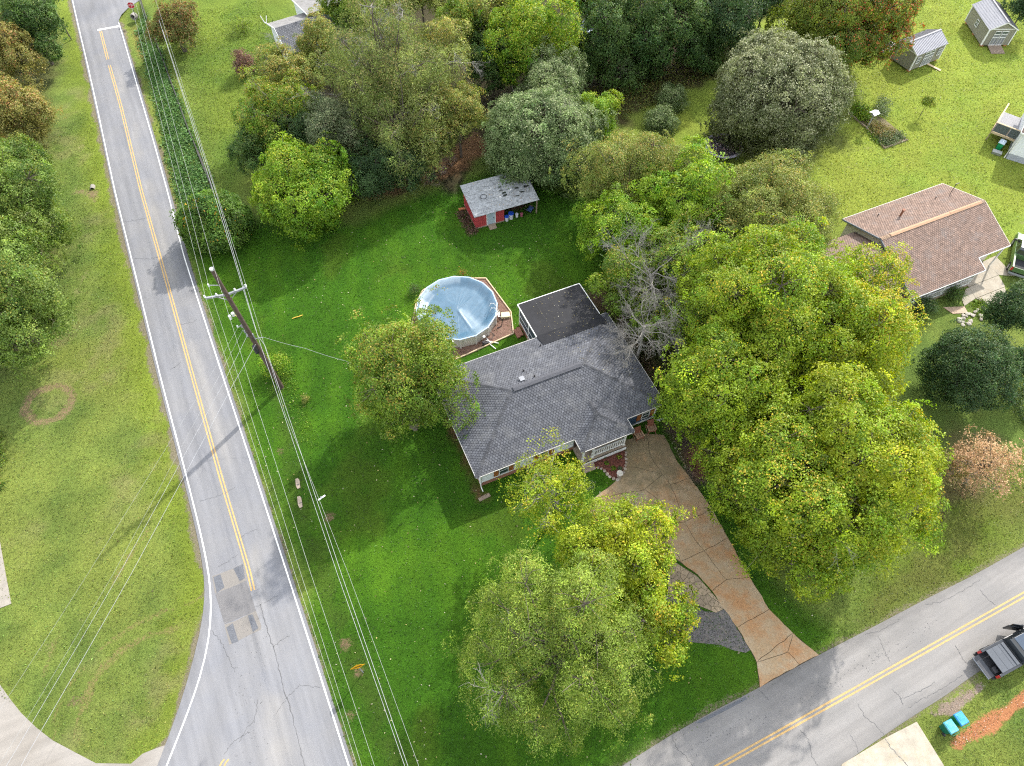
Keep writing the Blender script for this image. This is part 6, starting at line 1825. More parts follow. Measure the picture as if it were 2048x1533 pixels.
for a, b in ((-11.6, -3.9), (-4.4, -.5)):
    m = MB(); dz = .10 + (.03 if a > -5 else 0)
    m.extrude([(a, bhr - .2, brz + .03), (b, bhr - .2, brz + .03), (b, bhr, brz + dz + .02), (a, bhr, brz + dz + .02)], (0, 0, -.04)); m.extrude([(a, bhr, brz + dz + .02), (b, bhr, brz + dz + .02), (b, bhr + .2, brz + .03), (a, bhr + .2, brz + .03)], (0, 0, -.04))
    m.build("ridge_vent", mat("tan_ridge", (.40, .25, .155), .85, .15, 6, .1), broof)
m = MB()
for a, b in (((-BL, PY, PZ2), (-4.0, PY, PZ2)), ((-4.0, -.04, EZ), (.02, -.04, EZ)), ((-BL, BD + .04, EZ), (0, BD + .04, EZ)), ((-4.0 + .04, PY, PZ2), (-4.0 + .04, 0, EZ))):
    m.span(Vector(a) + Vector((0, -.02, -.07)), Vector(b) + Vector((0, -.02, -.07)), .07, .15)
m.build("gutter", white, bh)
for u in (0.03, -BL - .03):
    m = MB(); m.span((u, PY if u < -5 else 0, (PZ2 if u < -5 else EZ) - .06), (u, bhr, brz - .06), .05, .17); m.span((u, bhr, brz - .06), (u, BD, EZ - .06), .05, .17); m.build("bargeboard", mat("slate_blue_trim", (.16, .19, .22), .5) if u < -5 else cream, bh)
for (u, v, h_, r_, mt) in ((-8.2, 6.8, .75, .10, mat("rusty_flue", (.22, .09, .05), .7)), (-9.7, 8.0, .3, .045, darkm), (-3.05, 7.5, .32, .045, darkm), (-.9, 7.6, 1.1, .035, darkm)):
    z = bz(v); m = MB(); m.cyl((u, v, z - .1), r_, h_ + .1, 8)
    if r_ > .08: m.cyl((u, v, z + h_), .16, .12, 10)
    if h_ > 1: m.box((u + .1, v, z + h_), (.5, .04, .08))
    m.build("roof_vent", mt, broof)
# front porch
m = MB(); m.prism([(-BL + .2, PY + .25), (-4.3, PY + .25), (-4.3, .88), (-BL + .2, .88)], 0, .35); m.build("porch_floor", mat("porch_concrete", (.34, .27, .21)), bh)
for u in (-12.3, -9.9, -8.0, -6.1, -4.4):
    m = MB(); m.box((u, PY + .32, 1.45), (.13, .13, 2.2)); m.build("porch_post", white, bh)
for (u0, u1) in ((-12.2, -10.0), (-9.8, -8.1), (-7.9, -6.2), (-6.0, -4.5)):
    rl2 = MB(); rl2.span((u0, PY + .3, 1.3), (u1, PY + .3, 1.3), .09, .07); rl2.span((u0, PY + .3, .45), (u1, PY + .3, .45), .09, .07)
    for ue in (u0 + .03, u1 - .03): rl2.span((ue, PY + .3, .40), (ue, PY + .3, 1.33), .05, .05, (0, 1, 0))
    rlo = rl2.build("porch_railing", white, bh)
    n_ = int((u1 - u0) / .17)
    for k in range(n_):
        m = MB(); m.box((u0 + (k + .5) * (u1 - u0) / n_, PY + .3, .87), (.06, .03, .78)); m.build("baluster", white, rlo)
for u in (-.35, -3.8):
    m = MB(); m.box((u, .12, 1.42), (.12, .12, 2.84)); m.build("porch_post", white, bh)
window(bh, (-9.3, .88), (-8.2, .88), .9, 2.1, (0, -1), 2, 2)
m = MB(); m.box((-6.9, .86, 1.3), (.95, .06, 2.0)); m.build("door", mat("dark_door", (.05, .03, .028)), bh)
# lower left wing
WL = 5.4; wz0, wsl = 2.75, .34; wv0, wv1 = .3, 7.6; wh = (wv0 + wv1) / 2; wrz = wz0 + (wh - wv0) * wsl
m = MB(); m.prism([(-BL - WL + .3, wv0 + .4), (-BL + .25, wv0 + .4), (-BL + .25, wv1 - .4), (-BL - WL + .3, wv1 - .4)], 0, wz0 - .02)
m.add([(-BL - WL + .3, wv0 + .4, wz0 - .02), (-BL - WL + .3, wv1 - .4, wz0 - .02), (-BL - WL + .3, wh, wrz - .15)], [(0, 1, 2)]); m.build("wall", cream, bh)['label'] = "cream wall of the lower wing"
m = MB(); w_ = [(-BL - WL, wv0, wz0), (-BL + .28, wv0, wz0), (-BL + .28, wh, wrz), (-BL - WL, wh, wrz), (-BL + .28, wv1, wz0), (-BL - WL, wv1, wz0)]
m.add(w_ + [dn(p) for p in w_], [(0, 1, 2, 3), (3, 2, 4, 5), (9, 8, 7, 6), (11, 10, 8, 9), (0, 6, 7, 1), (4, 10, 11, 5), (0, 3, 9, 6), (3, 5, 11, 9), (1, 7, 8, 2), (2, 8, 10, 4)])
wr = m.build("roof", mat("brown_roof_deck", (.12, .085, .07)), bh); wr['label'] = "lower brown roof of the left wing"
acc = ([], [], []); sw_ = math.sqrt(1 + wsl ** 2)
shingle_plane(acc, (-BL - WL, wv0, wz0 + .012), (1, 0, 0), (0, 1, wsl), [(0, 0), (WL - .02, 0), (WL - .02, (wh - wv0) * sw_), (0, (wh - wv0) * sw_)], SH_BROWN, 31)
shingle_plane(acc, (-BL - .02, wv1, wz0 + .012), (-1, 0, 0), (0, -1, wsl), [(0, 0), (WL - .02, 0), (WL - .02, (wh - wv0) * sw_), (0, (wh - wv0) * sw_)], SH_BROWN, 32)
shingles_obj(acc, wr)
# patio by the porch
pat = mat("pale_patio", (.33, .295, .235), .9, .15, 1.5, .15, stain=(.30, .23, .16), stain_scale=1, stain_amt=.5)
pt = thing("patio", "pale concrete patio slabs beside the brown house porch", "patio", (BO.x, BO.y, 0), BA)
for ring in (((-4.2, .8), (-.3, .8), (-.4, -1.2), (-4.2, -1.2)), ((-4.2, -1.24), (-.4, -1.24), (-.9, -2.6), (-4.6, -2.6)), ((-4.65, -1.3), (-4.24, -1.3), (-4.64, -2.6), (-6.3, -2.9), (-6.0, -2.2)), ((-.36, .8), (1.2, .9), (1.0, -1.9), (-.36, -1.2)), ((-1.0, -2.65), (-4.6, -2.65), (-3.6, -4.4), (-1.8, -4.0)), ((-6.35, -2.95), (-8.3, -2.2), (-8.0, -3.2), (-6.6, -3.7))):
    m = MB(); m.prism(ring, 0, .05 + rnd.uniform(0, .01)); m.build("concrete_slab", pat if ring[0][0] > -6 else mat("stained_concrete", (.4, .285, .2)), pt)
rk = thing("rockery", "white and purplish rocks edging the grass beside the brown house patio", "rockery", (*to_world(bh, [(-6.4, -4.3)])[0], 0))
for me_ in SM: pass
WS = [stone_mesh(50 + k, .2) for k in range(3)]
for me_ in WS: me_.materials.append(mat("white_rock", (.42, .38, .33), .9, .2, 5, .2))
rr_ = random.Random(9)
for k in range(34):
    q = to_world(bh, [(rr_.uniform(-8.2, -3.8), -3.75 - rr_.uniform(0, 1.2) + .1 * rr_.random())])[0]
    o = bpy.data.objects.new("rock", WS[k % 3]); COL.objects.link(o); o.parent = rk
    o.location = (q[0] - rk.location.x, q[1] - rk.location.y, .06); o.rotation_euler = (0, 0, rr_.uniform(0, 6)); s_ = rr_.uniform(.5, 1.2); o.scale = (s_ * 1.2, s_, s_)
greens("patio_plants", to_world(bh, [(-5.2, -2.9), (-3.9, -3.2), (-3.6, -4.6), (-6.2, -4.6)]), 70, .1, .45, .13, 'bright', 543, .2)
greens("hedge_ring", pxl((2008, 805), (2030, 775), (2048, 765), (2070, 765), (2070, 790), (2046, 792), (2040, 812), (2062, 840), (2070, 870), (2040, 845)), 120, .3, .7, .13, 'dark', 544, .2)

# ------------------------------------------------------------------ garden sheds
sage = mat("sage_shed_paint", (.235, .225, .175), .65, .08, 2, .03); sage_d = mat("grey_shed_paint", (.20, .21, .215), .65, .08, 2, .03)
tin = mat("grey_metal_roof", (.34, .34, .36), .4, .08, 2, 0, metal=.35); tin_d = mat("dark_metal_roof", (.17, .17, .19), .45, .1, 2, 0, metal=.35)
def garden_shed(label, loc, rz, W, D, door_side, group=None):
    """gabled shed.  local x along the ridge, y across it"""
    t = thing("garden_shed", label, "shed", loc, rz, group)
    z0, ze = .22, 2.35; zr = ze + D / 2 * .52
    m = MB(); m.prism([(0, 0), (W, 0), (W, D), (0, D)], z0, ze)
    m.add([(0, 0, ze), (0, D, ze), (0, D / 2, zr - .05), (W, 0, ze), (W, D, ze), (W, D / 2, zr - .05)], [(0, 1, 2), (3, 5, 4)])
    for k in range(1, int(W / .3)): m.box((k * .3, -.006, (z0 + ze) / 2), (.02, .012, ze - z0 - .1))
    for k in range(1, int(D / .3)): m.box((-.006, k * .3, (z0 + ze) / 2), (.012, .02, ze - z0 - .1)); m.box((W + .006, k * .3, (z0 + ze) / 2), (.012, .02, ze - z0 - .1))
    m.build("wall", sage, t)
    for (x, y) in ((.25, .25), (W - .25, .25), (.25, D - .25), (W - .25, D - .25), (W / 2, .25)):
        m = MB(); m.box((x, y, .11), (.35, .35, .22)); m.build("block", mat("orange_brick", (.42, .17, .07)), t)
    for s_, v0 in ((0, -.16), (1, D + .16)):
        y1 = D / 2; zz0 = ze - .16 * .52 + .03
        m = MB(); m.extrude([(-.16, v0, zz0), (W + .16, v0, zz0), (W + .16, y1, zr + .03), (-.16, y1, zr + .03)], (0, 0, .045)); ro = m.build("roof_panel", tin if s_ == 0 else tin_d, t)
        n_ = int((W + .32) / .23)
        for k in range(n_ + 1):
            x = -.15 + k * (W + .30) / n_
            m = MB(); m.span((x, v0, zz0 + .06), (x, y1, zr + .09), .035, .03); m.build("roof_rib", tin if s_ == 0 else tin_d, ro)
    m = MB(); m.span((-.18, D / 2, zr + .115), (W + .18, D / 2, zr + .115), .22, .03); m.build("ridge_cap", mat("ridge_grey", (.24, .24, .255), .7), t)
    for x in (-.16, W + .16):
        m = MB(); m.span((x, -.18, ze - .09), (x, D / 2, zr + .01), .03, .12); m.span((x, D + .18, ze - .09), (x, D / 2, zr + .01), .03, .12); m.build("bargeboard", white, t)
    for x in (-.015, W + .015):
        m = MB(); m.span((x, 0, ze), (x, D, ze), .03, .09); m.build("gable_band", white, t)
    for (x, y) in ((-.01, -.01), (W + .01, -.01), (-.01, D + .01), (W + .01, D + .01)):
        m = MB(); m.box((x, y, (z0 + ze) / 2), (.13, .13, ze - z0 - .06)); m.build("corner_board", white, t)
    m = MB(); m.span((-.1, -.03, ze - .06), (W + .1, -.03, ze - .06), .03, .12); m.span((-.1, D + .03, ze - .06), (W + .1, D + .03, ze - .06), .03, .12); m.build("eave_board", white, t)
    def wall_pt(c, h):      # along the door wall
        return {'s': (c, -.03, h), 'e': (W + .03, c, h)}[door_side]
    c = W / 2 if door_side == 's' else D / 2
    up_ = (0, 1, 0) if door_side == 's' else (1, 0, 0)
    for s_ in (-1, 1):
        a, b = c + s_ * .04, c + s_ * .86
        m = MB(); m.span(wall_pt(a, (z0 + 2.12) / 2), wall_pt(b, (z0 + 2.12) / 2), .04, 2.12 - z0); d_o = m.build("door", sage_d, t)
        def wp(cc_, hh): q = Vector(wall_pt(cc_, hh)); q += Vector((0, -.03, 0)) if door_side == 's' else Vector((.03, 0, 0)); return q
        m = MB()
        for hh in (z0 + .06, 1.28, 1.72, 2.08): m.span(wp(a, hh), wp(b, hh), .025, .09)
        for cc_ in (a + s_ * .04, b - s_ * .04): m.span(wp(cc_, z0 + .1), wp(cc_, 2.04), .024, .08, up_)
        m.span(wp((a + b) / 2, z0 + .1), wp((a + b) / 2, 1.24), .024, .08, up_)
        m.build("door_trim", white, d_o)
        m = MB(); m.span(wp(a + s_ * .1, 1.9), wp(b - s_ * .1, 1.9), .012, .2); m.build("pane", glass, d_o)
    wins = [(.42, .95), (W - .95, W - .42)] if door_side == 's' else []
    for a, b in wins: window(t, (a, -.012), (b, -.012), 1.05, 1.85, (0, -1), 2, 2)
    if door_side == 'e': window(t, (W * .42, -.012), (W * .42 + .6, -.012), 1.05, 1.85, (0, -1), 2, 2)
    return t
s1 = garden_shed("sage green shed with double doors on its long side and a single ramp plank", (49.45, 80.35, 0), R(29.5), 5.0, 3.15, 's', "metal roofed garden sheds")
m = MB(); m.span((3.1, -.1, .24), (3.75, -1.75, .05), .32, .05); m.build("ramp_plank", wood_new, s1)
s2 = garden_shed("sage green shed in the far corner with gable doors and a wide ramp", (60.15, 91.25, 0), R(-88.5), 5.5, 3.45, 'e', "metal roofed garden sheds")
for k in range(11):
    m = MB(); x = 5.55 + k * .145; m.box((x, 1.725, .22 - k * .017), (.135, 1.75, .04)); m.build("ramp_plank", deckboard, s2)
# utility trailer
t = thing("utility_trailer", "black open utility trailer behind the green shed", "trailer", P(1772, 103, 0), R(35))
m = MB(); m.box((0, 0, .55), (2.9, 1.6, .06)); m.build("bed", darkm, t)
m = MB()
for y in (-.8, .8):
    m.span((-1.45, y, .62), (1.45, y, .62), .06, .08); m.span((-1.45, y, 1.0), (1.45, y, 1.0), .05, .05)
    for x in (-1.45, -.5, .5, 1.45): m.box((x, y, .8), (.05, .05, .5))
m.span((-1.45, -.8, 1.0), (-1.45, .8, 1.0), .05, .05); m.span((1.45, -.8, 1.3), (1.45, .8, 1.3), .05, .05)
for y in (-.75, -.25, .25, .75): m.box((1.45, y, .95), (.04, .04, .75))
m.build("rails", darkm, t)
m = MB(); m.span((-1.4, -.6, .5), (-2.6, 0, .5), .08, .08); m.span((-1.4, .6, .5), (-2.6, 0, .5), .08, .08); m.build("tongue", darkm, t)
for y in (-.95, .95):
    m = MB(); m.tube([(0, y - .1, .32), (0, y + .1, .32)], .32, 14); w_o = m.build("wheel", mat("tyre", (.02, .02, .022), .85), t)
    m = MB(); m.tube([(0, y - .11, .32), (0, y + .11, .32)], .17, 10); m.build("rim", steel, w_o)

# ------------------------------------------------------------------ flower plot with bird feeder
GP = pxl((1697, 228), (1733, 258), (1768, 298), (1774, 296), (1815, 281), (1795, 262), (1770, 240), (1735, 222), (1715, 210))
m = MB(); m.prism(GP, 0, .04); structure("plot_soil", m, mat("plot_soil", (.16, .13, .07), .95, .4, 8, .4))
gb = thing("plot_edging", "low brown boards edging the sunny flower plot", "edging", P(1768, 298))
for a, b in ((0, 1), (1, 2), (2, 3), (3, 4)):
    a_, b_ = Vector((*GP[a], .09)) - gb.location, Vector((*GP[b], .09)) - gb.location
    m = MB(); m.span(a_, b_, .08, .2); m.build("edging_board", deckboard, gb)
for k, (q, n, h0, h1, pal, sz) in enumerate([(((1712, 212), (1735, 222), (1745, 245), (1722, 245), (1702, 228)), 60, .3, 1.0, 'bright', .16), (((1755, 205), (1778, 215), (1765, 245), (1748, 240)), 46, .6, 1.5, 'silver', .12), (((1735, 245), (1790, 262), (1775, 285), (1750, 275)), 60, .2, .6, 'rust', .12), (((1752, 278), (1798, 268), (1810, 280), (1772, 295)), 70, .15, .45, 'silver', .12), (((1735, 255), (1760, 285), (1765, 292), (1740, 268)), 40, .1, .35, 'bright', .12)]):
    greens("plot_plants", pxl(*q), n * 2, h0, h1 * 1.3, sz * 1.15, pal, 560 + k, .25, lpc=16, tip=.12)
t = thing("bird_feeder", "white roofed bird feeder on a tall post in the flower plot", "bird feeder", P(1733, 259, 0), R(30))
m = MB(); m.box((0, 0, 1.0), (.09, .09, 2.0)); m.build("post", mat("grey_post", (.35, .36, .35), .8, .2, 6), t)
m = MB(); m.box((0, 0, 2.0), (.55, .55, .04)); m.box((0, 0, 2.12), (.34, .34, .2)); m.build("tray", mat("grey_post", (.35, .36, .35)), t)
m = MB(); m.extrude([(-.45, -.42, 2.2), (.45, -.42, 2.2), (.45, 0, 2.38), (-.45, 0, 2.38)], (0, 0, .03)); m.extrude([(-.45, 0, 2.38), (.45, 0, 2.38), (.45, .42, 2.2), (-.45, .42, 2.2)], (0, 0, .03)); m.build("roof", mat("white_roof", (.8, .8, .8), .5, .03, 2), t)
t = thing("wooden_post", "leaning reddish wooden post between the two silvery bushes", "post", P(1328, 213, 0))
a, b = Vector((0, 0, 0)), P(1336, 186, 1.9) - P(1328, 213, 0)
m = MB(); m.tube([a, b], [.09, .08], 8); m.build("post", mat("reddish_post", (.28, .15, .10), .85, .2, 6), t)
m = MB(); m.box((b.x, b.y, b.z), (.24, .24, .05)); m.build("cap", mat("reddish_post", (.28, .15, .10)), t)
# trampoline
tc_ = P(1447, 292, .75)
t = thing("trampoline", "round trampoline strewn with fallen leaves under the grey green tree", "trampoline", (tc_.x, tc_.y, 0))
TR = 2.15
m = MB(); m.tube([(0, 0, .76), (0, 0, .775)], TR * .86, 28); m.build("mat", mat("trampoline_mat", (.030, .028, .034), .7, .2, 5), t)
m = MB(); n = 28
ring_o = [(TR * math.cos(6.283 * k / n), TR * math.sin(6.283 * k / n)) for k in range(n)]
vs = [(a, b, .80) for a, b in ring_o] + [(a * .86, b * .86, .80) for a, b in ring_o] + [(a, b, .74) for a, b in ring_o]
m.add(vs, [(k, (k + 1) % n, n + (k + 1) % n, n + k) for k in range(n)] + [(k, 2 * n + k, 2 * n + (k + 1) % n, (k + 1) % n) for k in range(n)]); m.build("pad", mat("mauve_pad", (.34, .32, .40), .7, .3, 4), t)
for k in range(6):
    a = 6.283 * k / 6 + .3; m = MB(); m.tube([(TR * .95 * math.cos(a - .12), TR * .95 * math.sin(a - .12), .76), (TR * .95 * math.cos(a - .12), TR * .95 * math.sin(a - .12), .05), (TR * .95 * math.cos(a + .12), TR * .95 * math.sin(a + .12), .05), (TR * .95 * math.cos(a + .12), TR * .95 * math.sin(a + .12), .76)], .03, 6); m.build("leg", steel, t)
litter_stuff("trampoline_leaves", [(tc_.x + TR * .98 * math.cos(a), tc_.y + TR * .98 * math.sin(a)) for a in np.linspace(0, 6.1, 24)], 700, 545, [(.52, .42, .44), (.6, .55, .58), (.4, .25, .24), (.5, .35, .28)], .08, .17, .81)

# ------------------------------------------------------------------ white house and deck at the right edge
wh_ = thing("house", "white boarded house corner at the right edge behind the deck", "house", (55.65, 64.4, 0), R(-30))
# local x runs along the front wall away to the right, y to the back
m = MB(); m.prism([(0, 0), (9, 0), (9, 7), (0, 7)], 0, .75); m.build("foundation", mat("grey_block", (.34, .36, .40), .85, .1, 3), wh_)
m = MB(); m.prism([(.03, .03), (9, .03), (9, 7), (.03, 7)], .75, 3.6); siding(m, (.03, .03), (9, .03), .75, 3.6, .15, (0, -1)); siding(m, (.03, 7), (.03, .03), .75, 3.6, .15, (-1, 0)); m.build("wall", siding_w, wh_)
m = MB(); m.box((.0, .0, 2.17), (.14, .14, 2.86)); m.build("corner_board", white, wh_)
m = MB(); m.extrude([(-.35, -.35, 3.55), (9.3, -.35, 3.55), (9.3, 3.5, 4.9), (-.35, 3.5, 4.9)], (0, 0, .1)); m.extrude([(-.35, 3.5, 4.9), (9.3, 3.5, 4.9), (9.3, 7.35, 3.55), (-.35, 7.35, 3.55)], (0, 0, .1))
wr_ = m.build("roof", mat("brown_roof_deck", (.12, .085, .07)), wh_)
m = MB(); m.span((-.36, -.38, 3.55), (9.3, -.38, 3.55), .06, .16); m.span((-.38, -.35, 3.57), (-.38, 3.5, 4.92), .06, .16); m.span((-.38, 7.35, 3.57), (-.38, 3.5, 4.92), .06, .16); m.build("fascia", white, wh_)
m = MB(); m.tube([(-.1, .5, 3.5), (-.1, .5, .2), (-.2, -.1, .1)], .05, 6); m.build("downspout", white, wh_)
dk = thing("deck", "raised timber deck with grey privacy panels and a pale top rail", "deck", (54.55, 67.6, 0), R(-37))
# local x to the right along the panelled side, y away
DW, DDp, DZ = 4.6, 4.2, 1.25
m = MB(); m.box((DW / 2, DDp / 2, DZ - .02), (DW, DDp, .05))
m.build("deck_frame", deckboard, dk)
for k in range(int(DDp / .15)):
    m = MB(); m.box((DW / 2, .1 + k * .15, DZ + .025), (DW - .04, .135, .03)); m.build("deck_board", mat("bleached_boards", (.30, .295, .31), .8, .12, 5), dk)
m = MB(); m.span((0, -.03, DZ - .12), (DW, -.03, DZ - .12), .05, .26); m.span((-.03, 0, DZ - .12), (-.03, DDp, DZ - .12), .05, .26); m.build("rim_joist", wood_new, dk)
for k in range(3):
    m = MB(); m.box((.78 + k * 1.52, -.02, DZ + .56), (1.42, .03, .98)); m.build("privacy_panel", mat("slate_panel", (.095, .11, .115), .6, .08, 2), dk)
for (x, y) in ((0, 0), (1.52, 0), (3.04, 0), (DW, 0), (0, 2.1), (0, DDp)):
    m = MB(); m.box((x, y, (DZ + 1.1) / 2), (.1, .1, DZ + 1.1)); m.build("post", deckboard, dk)
m = MB(); m.span((-.1, 0, DZ + 1.13), (DW, 0, DZ + 1.13), .16, .045); m.span((0, .1, DZ + 1.13), (0, DDp, DZ + 1.13), .16, .045); m.build("top_rail", wood_new, dk)
m = MB(); m.span((0, .1, DZ + .6), (0, DDp, DZ + .6), .04, .09); m.build("mid_rail", wood_new, dk)

litter_stuff("soil_clods", pxl((1898, 1494), (1925, 1462), (1990, 1427), (2046, 1388), (2046, 1408), (1985, 1452), (1935, 1488)), 700, 546, [(.40, .17, .08), (.50, .26, .14), (.30, .12, .06), (.62, .55, .48), (.12, .16, .03)], .03, .10, .02)
litter_stuff("gutter_gravel", pxl((1858, 1428), (1900, 1407), (1945, 1377), (1985, 1354), (1960, 1385), (1910, 1420), (1868, 1433)), 420, 547, [(.34, .30, .27), (.22, .19, .17), (.45, .42, .38)], .03, .08, .02)
litter_stuff("loose_gravel", pxl((1372, 1206), (1432, 1227), (1474, 1258), (1500, 1301), (1470, 1303), (1408, 1288), (1372, 1284)), 900, 548, [(.17, .165, .165), (.10, .10, .105), (.26, .24, .22), (.22, .17, .13)], .03, .08, .03)
# ------------------------------------------------------------------ wheelie bins
def bin_(label, loc, rz, lidm, bodym, group):
    t = thing("wheelie_bin", label, "bin", loc, rz, group)
    m = MB(); n = 4
    b0 = [(-.24, -.27), (.24, -.27), (.24, .25), (-.24, .25)]; b1 = [(-.31, -.37), (.31, -.37), (.31, .36), (-.31, .36)]
    vs = [(*p, .06) for p in b0] + [(*p, .98) for p in b1]
    m.add(vs, [(3, 2, 1, 0), (4, 5, 6, 7), (0, 1, 5, 4), (1, 2, 6, 5), (2, 3, 7, 6), (3, 0, 4, 7)])
    m.box((0, 0, .93), (.68, .80, .06)); m.build("body", bodym, t, bevel=.025)
    m = MB()
    p0 = [(-.35, -.42, 1.0), (.35, -.42, 1.0), (.35, .40, 1.0), (-.35, .40, 1.0), (-.30, -.36, 1.10), (.30, -.36, 1.10), (.31, .34, 1.13), (-.31, .34, 1.13)]
    m.add(p0, [(3, 2, 1, 0), (4, 5, 6, 7), (0, 1, 5, 4), (1, 2, 6, 5), (2, 3, 7, 6), (3, 0, 4, 7)])
    m.box((0, -.10, 1.115), (.44, .34, .03)); m.build("lid", lidm, t, bevel=.025)
    m = MB(); m.tube([(-.3, .41, .98), (-.3, .5, 1.0), (.3, .5, 1.0), (.3, .41, .98)], .022, 6); m.build("handle", bodym, t)
    for x in (-.3, .3):
        m = MB(); m.tube([(x - .04, .28, .13), (x + .04, .28, .13)], .13, 12); m.build("wheel", darkm, t)
    return t
teal = mat("teal_lid", (.075, .36, .45), .45, .08, 4, 0, stain=(.40, .62, .70), stain_scale=4, stain_amt=.5)
bluel = mat("blue_lid", (.035, .26, .56), .45, .08, 4, 0, stain=(.20, .45, .68), stain_scale=4, stain_amt=.4)
palel = mat("pale_lid", (.48, .58, .68), .45, .08, 4)
greenb = mat("green_bin_body", (.006, .115, .065), .5, .1, 3); greenb2 = mat("bright_green_bin_body", (.008, .24, .085), .5, .1, 3)
g_ = "green wheelie bins"
bin_("green wheelie bin with faded teal lid by the side road, nearer the road crossing", (29.66, 6.22, 0), R(203), teal, greenb, g_)
bin_("green wheelie bin with a bright blue lid beside the red soil bank", (30.52, 6.72, 0), R(203), bluel, greenb2, g_)
bin_("bright green wheelie bin with a pale lid beside the timber deck", (55.3, 65.95, 0), R(-40), palel, greenb2, g_)
t = thing("planter_box", "small grey box on the grass in front of the green bin by the deck", "box", P(1992, 308, 0), R(-32))
m = MB(); m.box((0, 0, .25), (.95, .5, .06)); m.box((0, -.24, .14), (.95, .04, .26)); m.box((0, .24, .14), (.95, .04, .26)); m.box((-.46, 0, .14), (.04, .44, .26)); m.box((.46, 0, .14), (.04, .44, .26)); m.build("box", mat("grey_green_box", (.17, .19, .15), .7), t)
m = MB(); m.box((0, 0, .30), (1.0, .56, .04)); m.build("lid", mat("grey_post", (.35, .36, .35)), t)

